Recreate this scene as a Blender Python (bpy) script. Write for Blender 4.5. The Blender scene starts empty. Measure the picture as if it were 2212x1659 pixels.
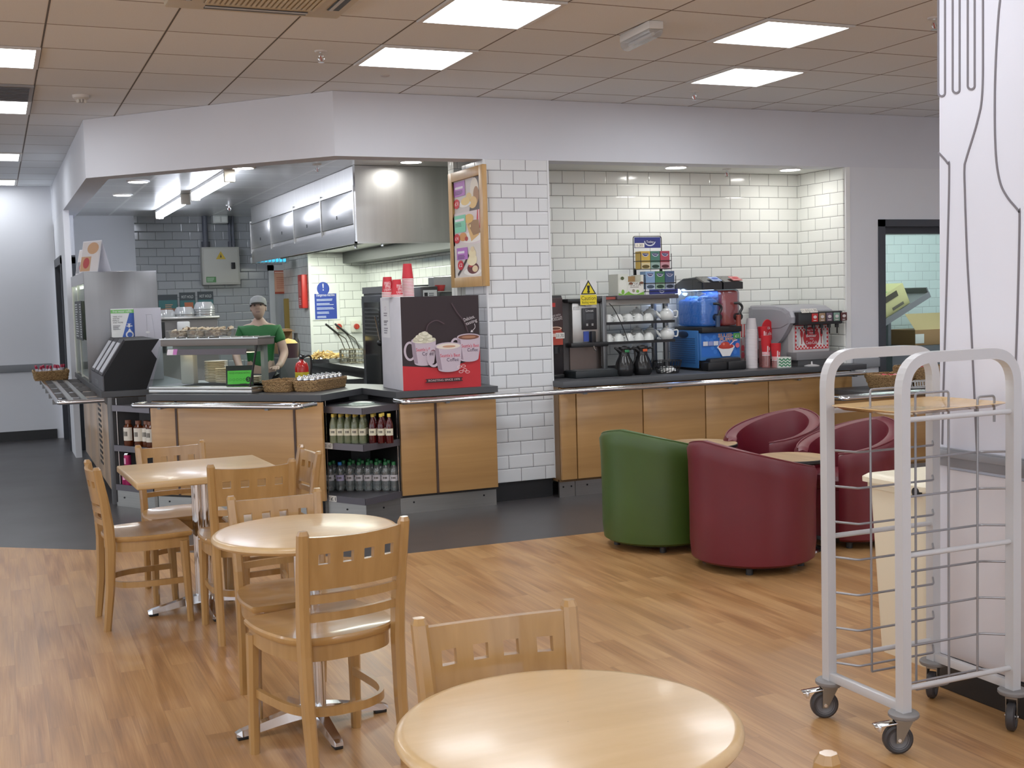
import bpy, bmesh, math, random
from mathutils import Vector, Matrix
random.seed(11)
SC = bpy.context.scene
COL = SC.collection
PI = math.pi
R = math.radians

# ------------------------------------------------------------------ camera geometry (used to place things on real planes)
FPX = 2568.7
PITCH = R(4.153); ROLL = R(1.615); PHI = R(23.4); CH = 1.53; CEIL = 3.0
CX, CY = 1106.0, 829.5
cp, sp = math.cos(PITCH), math.sin(PITCH)
cr, sr = math.cos(ROLL), math.sin(ROLL)
cw, sw = math.cos(PHI), math.sin(PHI)


def ray(px, py):
    a0 = (px - CX) / FPX; b0 = -(py - CY) / FPX
    a = cr * a0 + sr * b0; b = -sr * a0 + cr * b0
    y = cp + sp * b; z = -sp + cp * b
    return (cw * a + sw * y, -sw * a + cw * y, z)


def onz(px, py, z):
    d = ray(px, py); t = (z - CH) / d[2]
    return Vector((d[0] * t, d[1] * t, z))


def ony(px, py, Y):
    d = ray(px, py); t = Y / d[1]
    return Vector((d[0] * t, Y, CH + d[2] * t))


def onx(px, py, X):
    d = ray(px, py); t = X / d[0]
    return Vector((X, d[1] * t, CH + d[2] * t))


# ------------------------------------------------------------------ materials
def lin(c):
    c = c / 255.0
    return c / 12.92 if c <= 0.04045 else ((c + 0.055) / 1.055) ** 2.4


def rgb(c):
    return (lin(c[0]), lin(c[1]), lin(c[2]), 1.0)


_mats = {}


def nodes_of(m):
    m.use_nodes = True
    return m.node_tree.nodes, m.node_tree.links, m.node_tree.nodes['Principled BSDF']


def K(r, g, b, rough=0.5, metal=0.0, coat=0.0, trans=0.0, emit=0.0, alpha=1.0, ior=1.45):
    key = (r, g, b, rough, metal, coat, trans, emit, alpha, ior)
    if key in _mats:
        return _mats[key]
    m = bpy.data.materials.new('m_%d_%d_%d' % (r, g, b))
    N, L, P = nodes_of(m)
    P.inputs['Base Color'].default_value = rgb((r, g, b))
    P.inputs['Roughness'].default_value = rough
    P.inputs['Metallic'].default_value = metal
    P.inputs['Coat Weight'].default_value = coat
    P.inputs['Transmission Weight'].default_value = trans
    P.inputs['Alpha'].default_value = alpha
    P.inputs['IOR'].default_value = ior
    if emit > 0:
        P.inputs['Emission Color'].default_value = rgb((r, g, b))
        P.inputs['Emission Strength'].default_value = emit
    _mats[key] = m
    return m


def nd(N, t, **kw):
    n = N.new(t)
    for k, v in kw.items():
        setattr(n, k, v)
    return n


def math_n(N, L, op, a, b=None):
    n = nd(N, 'ShaderNodeMath', operation=op)
    for i, x in enumerate((a, b)):
        if x is None:
            continue
        if isinstance(x, (int, float)):
            n.inputs[i].default_value = x
        else:
            L.new(x, n.inputs[i])
    return n.outputs[0]


def mix_n(N, L, fac, c1, c2, blend='MIX'):
    n = nd(N, 'ShaderNodeMix', data_type='RGBA', blend_type=blend)
    for i, x in ((0, fac), (6, c1), (7, c2)):
        if isinstance(x, (int, float)):
            n.inputs[i].default_value = x
        elif isinstance(x, tuple):
            n.inputs[i].default_value = x
        else:
            L.new(x, n.inputs[i])
    return n.outputs[2]


def noise_n(N, L, vec, scale=(1, 1, 1), s=5.0, detail=4.0, dist=0.0, rough=0.5):
    mp = nd(N, 'ShaderNodeMapping')
    mp.inputs['Scale'].default_value = scale
    L.new(vec, mp.inputs['Vector'])
    n = nd(N, 'ShaderNodeTexNoise')
    n.inputs['Scale'].default_value = s
    n.inputs['Detail'].default_value = detail
    n.inputs['Distortion'].default_value = dist
    n.inputs['Roughness'].default_value = rough
    L.new(mp.outputs[0], n.inputs['Vector'])
    return n.outputs['Fac']


def bump_n(N, L, P, h, strength=0.2, dist=0.01):
    b = nd(N, 'ShaderNodeBump')
    b.inputs['Strength'].default_value = strength
    b.inputs['Distance'].default_value = dist
    L.new(h, b.inputs['Height'])
    L.new(b.outputs[0], P.inputs['Normal'])


def ramp_n(N, L, fac, stops):
    r = nd(N, 'ShaderNodeValToRGB')
    e = r.color_ramp.elements
    while len(e) < len(stops):
        e.new(0.5)
    for i, (p, c) in enumerate(stops):
        e[i].position = p
        e[i].color = c if len(c) == 4 else rgb(c)
    L.new(fac, r.inputs[0])
    return r.outputs[0]


def wood_mat(name, c1, c2, rough=0.35, grain=(6, 60, 60), coat=0.0, bump=0.0, coord='Object', s=1.0, coatrough=0.1):
    m = bpy.data.materials.new(name)
    N, L, P = nodes_of(m)
    tc = nd(N, 'ShaderNodeTexCoord')
    f1 = noise_n(N, L, tc.outputs[coord], grain, s, 5, 0.6)
    f2 = noise_n(N, L, tc.outputs[coord], tuple(g * 0.3 for g in grain), s, 2, 0.2)
    f = math_n(N, L, 'ADD', math_n(N, L, 'MULTIPLY', f1, 0.6), math_n(N, L, 'MULTIPLY', f2, 0.4))
    c = ramp_n(N, L, f, [(0.32, c1), (0.68, c2)])
    L.new(c, P.inputs['Base Color'])
    P.inputs['Roughness'].default_value = rough
    P.inputs['Coat Weight'].default_value = coat
    P.inputs['Coat Roughness'].default_value = coatrough
    if bump:
        w = noise_n(N, L, tc.outputs[coord], (1, 1, 1), 14, 2)
        bump_n(N, L, P, w, bump, 0.02)
    return m


def steel_mat(name, c=(190, 190, 190), rough=0.28, aniso=(2, 2, 120), bump=0.05):
    m = bpy.data.materials.new(name)
    N, L, P = nodes_of(m)
    P.inputs['Metallic'].default_value = 1.0
    tc = nd(N, 'ShaderNodeTexCoord')
    f = noise_n(N, L, tc.outputs['Object'], aniso, 3, 3)
    col = ramp_n(N, L, f, [(0.3, tuple(x * 0.95 for x in c)), (0.7, c)])
    L.new(col, P.inputs['Base Color'])
    rr = math_n(N, L, 'ADD', math_n(N, L, 'MULTIPLY', f, 0.1), rough - 0.05)
    L.new(rr, P.inputs['Roughness'])
    if bump:
        bump_n(N, L, P, f, bump, 0.002)
    return m


def tile_mat(name, c=(232, 232, 230), grout=(95, 95, 92), u0=0.0, v0=0.0, rough=0.16, bw=0.2024, rh=0.1012, bump=0.35):
    m = bpy.data.materials.new(name)
    N, L, P = nodes_of(m)
    g = nd(N, 'ShaderNodeNewGeometry')
    sp_ = nd(N, 'ShaderNodeSeparateXYZ'); L.new(g.outputs['Position'], sp_.inputs[0])
    sn = nd(N, 'ShaderNodeSeparateXYZ'); L.new(g.outputs['True Normal'], sn.inputs[0])
    nx = math_n(N, L, 'GREATER_THAN', math_n(N, L, 'ABSOLUTE', sn.outputs[0]), 0.5)
    ny = math_n(N, L, 'SUBTRACT', 1.0, nx)
    u = math_n(N, L, 'ADD', math_n(N, L, 'MULTIPLY', sp_.outputs[0], ny), math_n(N, L, 'MULTIPLY', sp_.outputs[1], nx))
    u = math_n(N, L, 'SUBTRACT', u, u0)
    v = math_n(N, L, 'SUBTRACT', sp_.outputs[2], v0)
    cb = nd(N, 'ShaderNodeCombineXYZ'); L.new(u, cb.inputs[0]); L.new(v, cb.inputs[1])

    def brick(ms, smooth):
        b = nd(N, 'ShaderNodeTexBrick')
        b.inputs['Scale'].default_value = 1.0
        b.inputs['Mortar Size'].default_value = ms
        b.inputs['Mortar Smooth'].default_value = smooth
        b.inputs['Brick Width'].default_value = bw
        b.inputs['Row Height'].default_value = rh
        b.inputs['Color1'].default_value = rgb(c)
        b.inputs['Color2'].default_value = rgb(tuple(x * 0.975 for x in c))
        b.inputs['Mortar'].default_value = rgb(grout)
        L.new(cb.outputs[0], b.inputs['Vector'])
        return b
    b1 = brick(0.0018, 0.0)
    L.new(b1.outputs['Color'], P.inputs['Base Color'])
    b2 = brick(0.011, 1.0)
    inv = math_n(N, L, 'SUBTRACT', 1.0, b2.outputs['Fac'])
    bump_n(N, L, P, inv, bump, 0.006)
    rr = math_n(N, L, 'ADD', math_n(N, L, 'MULTIPLY', b1.outputs['Fac'], 0.6), rough)
    L.new(rr, P.inputs['Roughness'])
    return m


def wall_mat(name, c, rough=0.7):
    m = bpy.data.materials.new(name)
    N, L, P = nodes_of(m)
    g = nd(N, 'ShaderNodeNewGeometry')
    f = noise_n(N, L, g.outputs['Position'], (1, 1, 1), 1.2, 4)
    col = ramp_n(N, L, f, [(0.3, tuple(x * 0.97 for x in c)), (0.7, c)])
    L.new(col, P.inputs['Base Color'])
    P.inputs['Roughness'].default_value = rough
    f2 = noise_n(N, L, g.outputs['Position'], (1, 1, 1), 180, 2)
    bump_n(N, L, P, f2, 0.05, 0.002)
    return m


# ------------------------------------------------------------------ mesh builder
class MB:
    def __init__(s):
        s.v = []; s.f = []; s.mi = []; s.sm = []; s.mats = []; s.T = None; s.layer = 0

    def idx(s, mat):
        if mat not in s.mats:
            s.mats.append(mat)
        return s.mats.index(mat)

    def add(s, vs, fs, mat, smooth=False, T=None):
        o = len(s.v); k = s.idx(mat)
        for p in vs:
            p = Vector(p)
            if T is not None:
                p = T @ p
            if s.T is not None:
                p = s.T @ p
            s.v.append(p)
        for f in fs:
            s.f.append([i + o for i in f]); s.mi.append(k); s.sm.append(smooth)

    def box(s, x0, x1, y0, y1, z0, z1, mat, bevel=0.0, seg=2, T=None):
        if x0 > x1: x0, x1 = x1, x0
        if y0 > y1: y0, y1 = y1, y0
        if z0 > z1: z0, z1 = z1, z0
        if bevel > 0:
            bm = bmesh.new()
            bmesh.ops.create_cube(bm, size=1.0)
            for v in bm.verts:
                v.co = Vector(((x0 + x1) / 2 + v.co.x * (x1 - x0), (y0 + y1) / 2 + v.co.y * (y1 - y0), (z0 + z1) / 2 + v.co.z * (z1 - z0)))
            bevel = min(bevel, 0.49 * min(x1 - x0, y1 - y0, z1 - z0))
            bmesh.ops.bevel(bm, geom=list(bm.edges), offset=bevel, segments=seg, affect='EDGES', profile=0.5)
            bm.verts.index_update()
            s.add([v.co.copy() for v in bm.verts], [[v.index for v in f.verts] for f in bm.faces], mat, seg > 1, T)
            bm.free()
            return
        vs = [(x0, y0, z0), (x1, y0, z0), (x1, y1, z0), (x0, y1, z0), (x0, y0, z1), (x1, y0, z1), (x1, y1, z1), (x0, y1, z1)]
        fs = [(0, 3, 2, 1), (4, 5, 6, 7), (0, 1, 5, 4), (1, 2, 6, 5), (2, 3, 7, 6), (3, 0, 4, 7)]
        s.add(vs, fs, mat, False, T)

    def cyl(s, p0, p1, r0, mat, r1=None, n=16, cap=True, T=None):
        s.tube([p0, p1], r0, mat, n, cap, r1 if r1 is not None else r0, T)

    def tube(s, pts, r, mat, n=8, cap=True, r1=None, T=None, closed=False, smooth=True, rot=0.0):
        pts = [Vector(p) for p in pts]
        m = len(pts)
        vs = []; prev = None
        for i, p in enumerate(pts):
            if closed:
                t = (pts[(i + 1) % m] - pts[i - 1])
            elif i == 0:
                t = pts[1] - pts[0]
            elif i == m - 1:
                t = pts[-1] - pts[-2]
            else:
                t = (pts[i + 1] - p).normalized() + (p - pts[i - 1]).normalized()
            if t.length < 1e-9:
                t = Vector((0, 0, 1))
            t.normalize()
            if prev is None:
                a = Vector((0, 0, 1)) if abs(t.z) < 0.9 else Vector((1, 0, 0))
                u = t.cross(a).normalized()
            else:
                u = (prev - t * prev.dot(t))
                u = u.normalized() if u.length > 1e-6 else t.orthogonal().normalized()
            prev = u
            w = t.cross(u)
            if isinstance(r, (list, tuple)):
                rr = r[i]
            elif r1 is not None:
                rr = r + (r1 - r) * i / (m - 1)
            else:
                rr = r
            for k in range(n):
                a = 2 * PI * k / n + rot
                vs.append(p + u * (math.cos(a) * rr) + w * (math.sin(a) * rr))
        fs = []
        for i in range(m if closed else m - 1):
            for k in range(n):
                j = (i + 1) % m
                fs.append((i * n + k, i * n + (k + 1) % n, j * n + (k + 1) % n, j * n + k))
        s.add(vs, fs, mat, smooth, T)
        if cap and not closed:
            o = vs[:n]; e = vs[-n:]
            s.add(o, [list(range(n))[::-1]], mat, False, T)
            s.add(e, [list(range(n))], mat, False, T)

    def sweep(s, pts, N, hn, hp, mat, T=None, closed=False, cap=True):
        """rectangular bar along a planar path; N = plane normal, hn/hp half sizes along the normal / in the plane"""
        pts = [Vector(p) for p in pts]; N = Vector(N).normalized(); m = len(pts)
        vs = []
        for i, p in enumerate(pts):
            if closed:
                t = pts[(i + 1) % m] - pts[i - 1]; k = 1
            elif i == 0:
                t = pts[1] - p; k = 1
            elif i == m - 1:
                t = p - pts[-2]; k = 1
            else:
                a = (pts[i + 1] - p).normalized(); b = (p - pts[i - 1]).normalized()
                t = a + b; k = 1 / max(0.4, math.sqrt((1 + a.dot(b)) / 2))
            t.normalize()
            q = N.cross(t).normalized() * k
            vs += [p + N * hn + q * hp, p - N * hn + q * hp, p - N * hn - q * hp, p + N * hn - q * hp]
        fs = []
        for i in range(m if closed else m - 1):
            j = (i + 1) % m
            for k in range(4):
                fs.append((i * 4 + k, i * 4 + (k + 1) % 4, j * 4 + (k + 1) % 4, j * 4 + k))
        if cap and not closed:
            fs.append((3, 2, 1, 0)); e = (m - 1) * 4
            fs.append((e, e + 1, e + 2, e + 3))
        s.add(vs, fs, mat, False, T)

    def lathe(s, prof, mat, n=24, T=None, a0=0.0, a1=2 * PI, smooth=True):
        full = abs(a1 - a0 - 2 * PI) < 1e-6
        m = n if full else n + 1
        vs = []; fs = []
        for (r, z) in prof:
            for k in range(m):
                a = a0 + (a1 - a0) * k / n
                vs.append((r * math.cos(a), r * math.sin(a), z))
        for i in range(len(prof) - 1):
            for k in range(n):
                j = (k + 1) % m
                fs.append((i * m + k, i * m + j, (i + 1) * m + j, (i + 1) * m + k))
        s.add(vs, fs, mat, smooth, T)

    def prism(s, poly, z0, z1, mat, T=None, smooth=False):
        n = len(poly)
        vs = [(p[0], p[1], z0) for p in poly] + [(p[0], p[1], z1) for p in poly]
        fs = [list(range(n))[::-1], list(range(n, 2 * n))] + [(i, (i + 1) % n, n + (i + 1) % n, n + i) for i in range(n)]
        s.add(vs, fs, mat, smooth, T)

    def loft(s, secs, mat, smooth=False, cap=True, closed_sec=True, T=None):
        n = len(secs[0]); vs = [p for q in secs for p in q]; fs = []
        for i in range(len(secs) - 1):
            for k in range(n if closed_sec else n - 1):
                j = (k + 1) % n
                fs.append((i * n + k, i * n + j, (i + 1) * n + j, (i + 1) * n + k))
        if cap:
            fs.append(list(range(n))[::-1]); fs.append([(len(secs) - 1) * n + k for k in range(n)])
        s.add(vs, fs, mat, smooth, T)

    def legs(s, secs, mat, ch=0.25):
        """bar through (cx,cy,z,hx,hy) sections with chamfered corners"""
        out = []
        for cx, cy, z, hx, hy in secs:
            c = min(hx, hy) * ch * 2
            out.append([(cx - hx + c, cy - hy, z), (cx + hx - c, cy - hy, z), (cx + hx, cy - hy + c, z), (cx + hx, cy + hy - c, z),
                        (cx + hx - c, cy + hy, z), (cx - hx + c, cy + hy, z), (cx - hx, cy + hy - c, z), (cx - hx, cy - hy + c, z)])
        s.loft(out, mat, False)

    def sphere(s, c, r, mat, n=14, sz=(1, 1, 1), T=None):
        prof = [(max(1e-4, r * math.sin(PI * i / (n // 2 + 1))), -r * math.cos(PI * i / (n // 2 + 1))) for i in range(n // 2 + 2)]
        M = Matrix.Translation(Vector(c)) @ Matrix.Diagonal((sz[0], sz[1], sz[2], 1))
        s.lathe(prof, mat, n, M if T is None else T @ M)

    # ---- flat artwork, in the plane set by s.T (x right, y up, z towards the viewer); each call lies a hair above the last
    def _z(s):
        s.layer += 1
        return 0.0004 * s.layer

    def rect(s, x0, y0, x1, y1, mat):
        z = s._z(); s.add([(x0, y0, z), (x1, y0, z), (x1, y1, z), (x0, y1, z)], [(0, 1, 2, 3)], mat)

    def poly(s, pts, mat):
        z = s._z(); s.add([(p[0], p[1], z) for p in pts], [list(range(len(pts)))], mat)

    def disc(s, x, y, rx, ry, mat, n=28, a0=0.0, a1=2 * PI):
        s.poly([(x + rx * math.cos(a0 + (a1 - a0) * k / n), y + ry * math.sin(a0 + (a1 - a0) * k / n)) for k in range(n)], mat)

    def ring(s, x, y, rx, ry, w, mat, n=28, a0=0.0, a1=2 * PI):
        z = s._z(); vs = []; fs = []
        for k in range(n + 1):
            a = a0 + (a1 - a0) * k / n
            vs += [(x + rx * math.cos(a), y + ry * math.sin(a), z), (x + (rx - w) * math.cos(a), y + (ry - w) * math.sin(a), z)]
        for k in range(n):
            fs.append((2 * k, 2 * k + 2, 2 * k + 3, 2 * k + 1))
        s.add(vs, fs, mat)

    def line(s, pts, w, mat):
        z = s._z(); vs = []; fs = []
        P = [Vector((p[0], p[1], 0)) for p in pts]
        for i, p in enumerate(P):
            t = (P[min(i + 1, len(P) - 1)] - P[max(i - 1, 0)]).normalized()
            q = Vector((-t.y, t.x, 0)) * w / 2
            vs += [(p.x + q.x, p.y + q.y, z), (p.x - q.x, p.y - q.y, z)]
        for i in range(len(P) - 1):
            fs.append((2 * i, 2 * i + 1, 2 * i + 3, 2 * i + 2))
        s.add(vs, fs, mat)

    def text(s, string, x, y, h, mat, align='c', rot=0.0, width=None, flipped=False):
        vs, fs, x0, x1 = text_mesh(string)
        z = s._z()
        w = x1 - x0
        sx = h if width is None else width / w
        off = {'l': -x0, 'c': -(x0 + x1) / 2, 'r': -x1}[align]
        cR, sR = math.cos(rot), math.sin(rot)
        if flipped:
            cR, sR = -1, 0
        out = []
        for a, b in vs:
            a = (a + off) * sx; b = b * h
            out.append((x + a * cR - b * sR, y + a * sR + b * cR, z))
        s.add(out, fs, mat)

    def bars(s, x0, y0, x1, y1, n, mat, fill=0.5, jag=0.3):
        """rows of small print"""
        h = (y1 - y0) / n
        z = s._z()
        for i in range(n):
            w = (x1 - x0) * (1 - jag * random.random())
            y = y1 - (i + 0.5) * h
            s.add([(x0, y - h * fill / 2, z), (x0 + w, y - h * fill / 2, z), (x0 + w, y + h * fill / 2, z), (x0, y + h * fill / 2, z)], [(0, 1, 2, 3)], mat)

    def build(s, name, parent=None, loc=None, rz=0.0):
        me = bpy.data.meshes.new(name)
        me.from_pydata([tuple(p) for p in s.v], [], s.f)
        for m in s.mats:
            me.materials.append(m)
        me.polygons.foreach_set('material_index', s.mi)
        me.polygons.foreach_set('use_smooth', s.sm)
        me.update()
        bm = bmesh.new(); bm.from_mesh(me)
        bmesh.ops.remove_doubles(bm, verts=bm.verts, dist=1e-6)
        bm.to_mesh(me); bm.free()
        if any(s.sm):
            try:
                me.set_sharp_from_angle(angle=R(40))
            except Exception:
                pass
        o = bpy.data.objects.new(name, me)
        COL.objects.link(o)
        if parent is not None:
            o.parent = parent
        if loc is not None:
            o.location = loc
        o.rotation_euler[2] = rz
        return o


_txt = {}


def text_mesh(string):
    if string in _txt:
        return _txt[string]
    cu = bpy.data.curves.new('t', 'FONT'); cu.body = string; cu.size = 1.4; cu.resolution_u = 2
    ob = bpy.data.objects.new('t', cu); COL.objects.link(ob)
    dg = bpy.context.evaluated_depsgraph_get()
    me = bpy.data.meshes.new_from_object(ob.evaluated_get(dg))
    vs = [(v.co.x, v.co.y) for v in me.vertices]; fs = [list(p.vertices) for p in me.polygons]
    bpy.data.objects.remove(ob); bpy.data.curves.remove(cu); bpy.data.meshes.remove(me)
    xs = [v[0] for v in vs] or [0, 1]
    _txt[string] = (vs, fs, min(xs), max(xs))
    return _txt[string]


def face_T(origin, right=(1, 0, 0), up=(0, 0, 1)):
    r = Vector(right).normalized(); u = Vector(up).normalized(); n = r.cross(u)
    o = Vector(origin)
    return Matrix(((r.x, u.x, n.x, o.x), (r.y, u.y, n.y, o.y), (r.z, u.z, n.z, o.z), (0, 0, 0, 1)))


def art(origin, right=(1, 0, 0), up=(0, 0, 1)):
    m = MB(); m.T = face_T(origin, right, up)
    return m


def TR(x, y, z, rx=0.0, ry=0.0, rz=0.0):
    return Matrix.Translation((x, y, z)) @ Matrix.Rotation(rz, 4, 'Z') @ Matrix.Rotation(ry, 4, 'Y') @ Matrix.Rotation(rx, 4, 'X')


def arc(cx, cy, r, a0, a1, n=8):
    return [(cx + r * math.cos(a0 + (a1 - a0) * k / n), cy + r * math.sin(a0 + (a1 - a0) * k / n)) for k in range(n + 1)]


def rrect(x0, y0, x1, y1, r, n=5):
    return (arc(x1 - r, y1 - r, r, 0, PI / 2, n) + arc(x0 + r, y1 - r, r, PI / 2, PI, n) + arc(x0 + r, y0 + r, r, PI, 1.5 * PI, n) + arc(x1 - r, y0 + r, r, 1.5 * PI, 2 * PI, n))


def fillet(pts, r, n=6):
    """round the inner corners of a 3-D polyline"""
    P = [Vector(p) for p in pts]; out = [P[0]]
    for i in range(1, len(P) - 1):
        a = (P[i - 1] - P[i]); b = (P[i + 1] - P[i])
        rr = min(r, a.length * 0.49, b.length * 0.49)
        p0 = P[i] + a.normalized() * rr; p1 = P[i] + b.normalized() * rr
        for k in range(n + 1):
            t = k / n
            out.append(p0 * (1 - t) ** 2 + P[i] * 2 * t * (1 - t) + p1 * t * t)
    out.append(P[-1])
    return out


# ------------------------------------------------------------------ objects
def tag(o, label=None, cat=None, group=None, kind=None):
    if label: o['label'] = label
    if cat: o['category'] = cat
    if group: o['group'] = group
    if kind: o['kind'] = kind
    return o


def thing(name, label, cat, loc=(0, 0, 0), rz=0.0, group=None):
    o = bpy.data.objects.new(name, None)
    o.empty_display_size = 0.1
    COL.objects.link(o)
    o.location = loc; o.rotation_euler = (0, 0, rz)
    return tag(o, label, cat, group)


def single(name, mb, label, cat, loc=None, rz=0.0, group=None):
    return tag(mb.build(name, None, loc, rz), label, cat, group)


def struct(name, mb, parent=None, label=None):
    o = mb.build(name, parent)
    if parent is None:
        o['kind'] = 'structure'
    if label: o['label'] = label
    return o


def dup(root, loc, rz=None, label=None, group=None):
    r = root.copy(); COL.objects.link(r)
    r.location = loc
    if rz is not None: r.rotation_euler = (0, 0, rz)
    if label: r['label'] = label
    if group: r['group'] = group
    for ch in list(root.children):
        c = ch.copy(); COL.objects.link(c); c.parent = r
        for g in list(ch.children):
            d = g.copy(); COL.objects.link(d); d.parent = c
    return r


ORD = ['first', 'second', 'third', 'fourth', 'fifth', 'sixth', 'seventh', 'eighth', 'ninth', 'tenth', 'eleventh', 'twelfth',
       'thirteenth', 'fourteenth', 'fifteenth', 'sixteenth', 'seventeenth', 'eighteenth', 'nineteenth', 'twentieth']

# ------------------------------------------------------------------ shared materials
WHITE = K(225, 225, 226, 0.5)
WALL = wall_mat('wall_paint', (212, 214, 222))
WALLC = wall_mat('wall_paint_cool', (218, 220, 226))
PANEL = wall_mat('panel_paint', (220, 221, 232), 0.35)
TILE = tile_mat('metro_tile', (228, 230, 228), (88, 88, 86))
TILEG = tile_mat('metro_tile_kitchen', (150, 154, 157), (62, 64, 66), 0.05, 0.03)
BLACK = K(22, 22, 24, 0.45)
DARK = K(48, 50, 55, 0.5)
DGREY = K(70, 71, 76, 0.5)
MGREY = K(120, 122, 126, 0.5)
LGREY = K(182, 184, 186, 0.5)
STEEL = steel_mat('brushed_steel', (196, 196, 194), 0.3, (.6, .6, 30), 0.02)
STEELV = steel_mat('brushed_steel_upright', (198, 197, 194), 0.36, (5, 5, .15), 0.0)
CHROME = K(225, 226, 228, 0.12, 1.0)
DSTEEL = steel_mat('dull_steel', (120, 122, 124), 0.42, (60, 2, 2))
BEECH = wood_mat('beech', (154, 114, 62), (178, 137, 82), 0.3, (30, 30, 3), 0.5, 0.0)
BEECHF = wood_mat('beech_flat', (162, 121, 67), (184, 142, 86), 0.3, (3, 30, 30), 0.5, 0.0)
TOPW = wood_mat('table_top_beech', (192, 157, 106), (207, 173, 124), 0.3, (3, 20, 30), 0.24, 0.06, 'Object', 1.0, 0.13)
LAMW = wood_mat('counter_laminate', (172, 126, 74), (192, 146, 90), 0.38, (1.2, 4, 22), 0.25, 0.0)
WORKTOP = K(66, 67, 70, 0.42)
GLASS = K(235, 245, 242, 0.02, 0, 0, 1.0, 0, 1.0, 1.12)
CREAM = K(232, 222, 196, 0.45)


def clear_mat(name, tint=(240, 246, 244), f0=0.06, rough=0.05, opacity=0.0, body=(255, 255, 255)):
    """thin clear plastic or glass: transparent with a fresnel sheen, and a little of its own body colour"""
    m = bpy.data.materials.new(name); m.use_nodes = True
    N, L = m.node_tree.nodes, m.node_tree.links
    N.clear()
    out = nd(N, 'ShaderNodeOutputMaterial')
    tr = nd(N, 'ShaderNodeBsdfTransparent'); tr.inputs[0].default_value = rgb(tint)
    gl = nd(N, 'ShaderNodeBsdfGlossy'); gl.inputs['Roughness'].default_value = rough
    di = nd(N, 'ShaderNodeBsdfDiffuse'); di.inputs[0].default_value = rgb(body)
    lw = nd(N, 'ShaderNodeLayerWeight'); lw.inputs['Blend'].default_value = 0.25
    f = math_n(N, L, 'ADD', math_n(N, L, 'MULTIPLY', lw.outputs['Fresnel'], 0.6), f0)
    m1 = nd(N, 'ShaderNodeMixShader'); m1.inputs[0].default_value = opacity
    L.new(tr.outputs[0], m1.inputs[1]); L.new(di.outputs[0], m1.inputs[2])
    m2 = nd(N, 'ShaderNodeMixShader'); L.new(f, m2.inputs[0])
    L.new(m1.outputs[0], m2.inputs[1]); L.new(gl.outputs[0], m2.inputs[2])
    L.new(m2.outputs[0], out.inputs[0])
    return m


PANE = clear_mat('clear_glass', (236, 244, 240), -0.01)

# ------------------------------------------------------------------ floor
def floor_wood():
    m = bpy.data.materials.new('wood_floor')
    N, L, P = nodes_of(m)
    g = nd(N, 'ShaderNodeNewGeometry')
    s3 = nd(N, 'ShaderNodeSeparateXYZ'); L.new(g.outputs['Position'], s3.inputs[0])
    cb = nd(N, 'ShaderNodeCombineXYZ')
    L.new(s3.outputs[1], cb.inputs[0]); L.new(s3.outputs[0], cb.inputs[1])
    b = nd(N, 'ShaderNodeTexBrick'); b.offset = 0.37; b.offset_frequency = 2
    b.inputs['Scale'].default_value = 1.0
    b.inputs['Brick Width'].default_value = 0.92; b.inputs['Row Height'].default_value = 0.102
    b.inputs['Mortar Size'].default_value = 0.0005; b.inputs['Mortar Smooth'].default_value = 0.0
    b.inputs['Bias'].default_value = 0.0
    b.inputs['Color1'].default_value = (0, 0, 0, 1); b.inputs['Color2'].default_value = (1, 1, 1, 1); b.inputs['Mortar'].default_value = (0.5, 0.5, 0.5, 1)
    L.new(cb.outputs[0], b.inputs['Vector'])
    # grain, shifted plank by plank
    sh = nd(N, 'ShaderNodeVectorMath', operation='MULTIPLY_ADD')
    L.new(b.outputs['Color'], sh.inputs[0]); sh.inputs[1].default_value = (7, 7, 7); L.new(g.outputs['Position'], sh.inputs[2])
    f1 = noise_n(N, L, sh.outputs[0], (16, 0.55, 1), 1.6, 5, 0.8, 0.6)
    f2 = noise_n(N, L, sh.outputs[0], (110, 2.2, 1), 1.5, 4, 0.3, 0.6)
    w = nd(N, 'ShaderNodeTexWave', wave_type='RINGS'); w.inputs['Scale'].default_value = 1.2; w.inputs['Distortion'].default_value = 9; w.inputs['Detail'].default_value = 3
    mp = nd(N, 'ShaderNodeMapping'); mp.inputs['Scale'].default_value = (8, 0.35, 1); L.new(sh.outputs[0], mp.inputs[0]); L.new(mp.outputs[0], w.inputs['Vector'])
    f = math_n(N, L, 'ADD', math_n(N, L, 'MULTIPLY', f1, 0.5), math_n(N, L, 'MULTIPLY', f2, 0.36))
    f = math_n(N, L, 'ADD', f, math_n(N, L, 'MULTIPLY', w.outputs['Fac'], 0.14))
    c = ramp_n(N, L, f, [(0.32, (124, 82, 44)), (0.5, (158, 112, 66)), (0.66, (182, 138, 90))])
    c = mix_n(N, L, math_n(N, L, 'MULTIPLY', b.outputs['Color'], 0.34), c, rgb((192, 153, 104)))
    c = mix_n(N, L, math_n(N, L, 'MULTIPLY', b.outputs['Fac'], 0.7), c, rgb((110, 72, 42)))
    L.new(c, P.inputs['Base Color'])
    P.inputs['Roughness'].default_value = 0.34
    L.new(math_n(N, L, 'ADD', math_n(N, L, 'MULTIPLY', f1, 0.15), 0.26), P.inputs['Roughness'])
    bump_n(N, L, P, f2, 0.05, 0.003)
    return m


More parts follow.
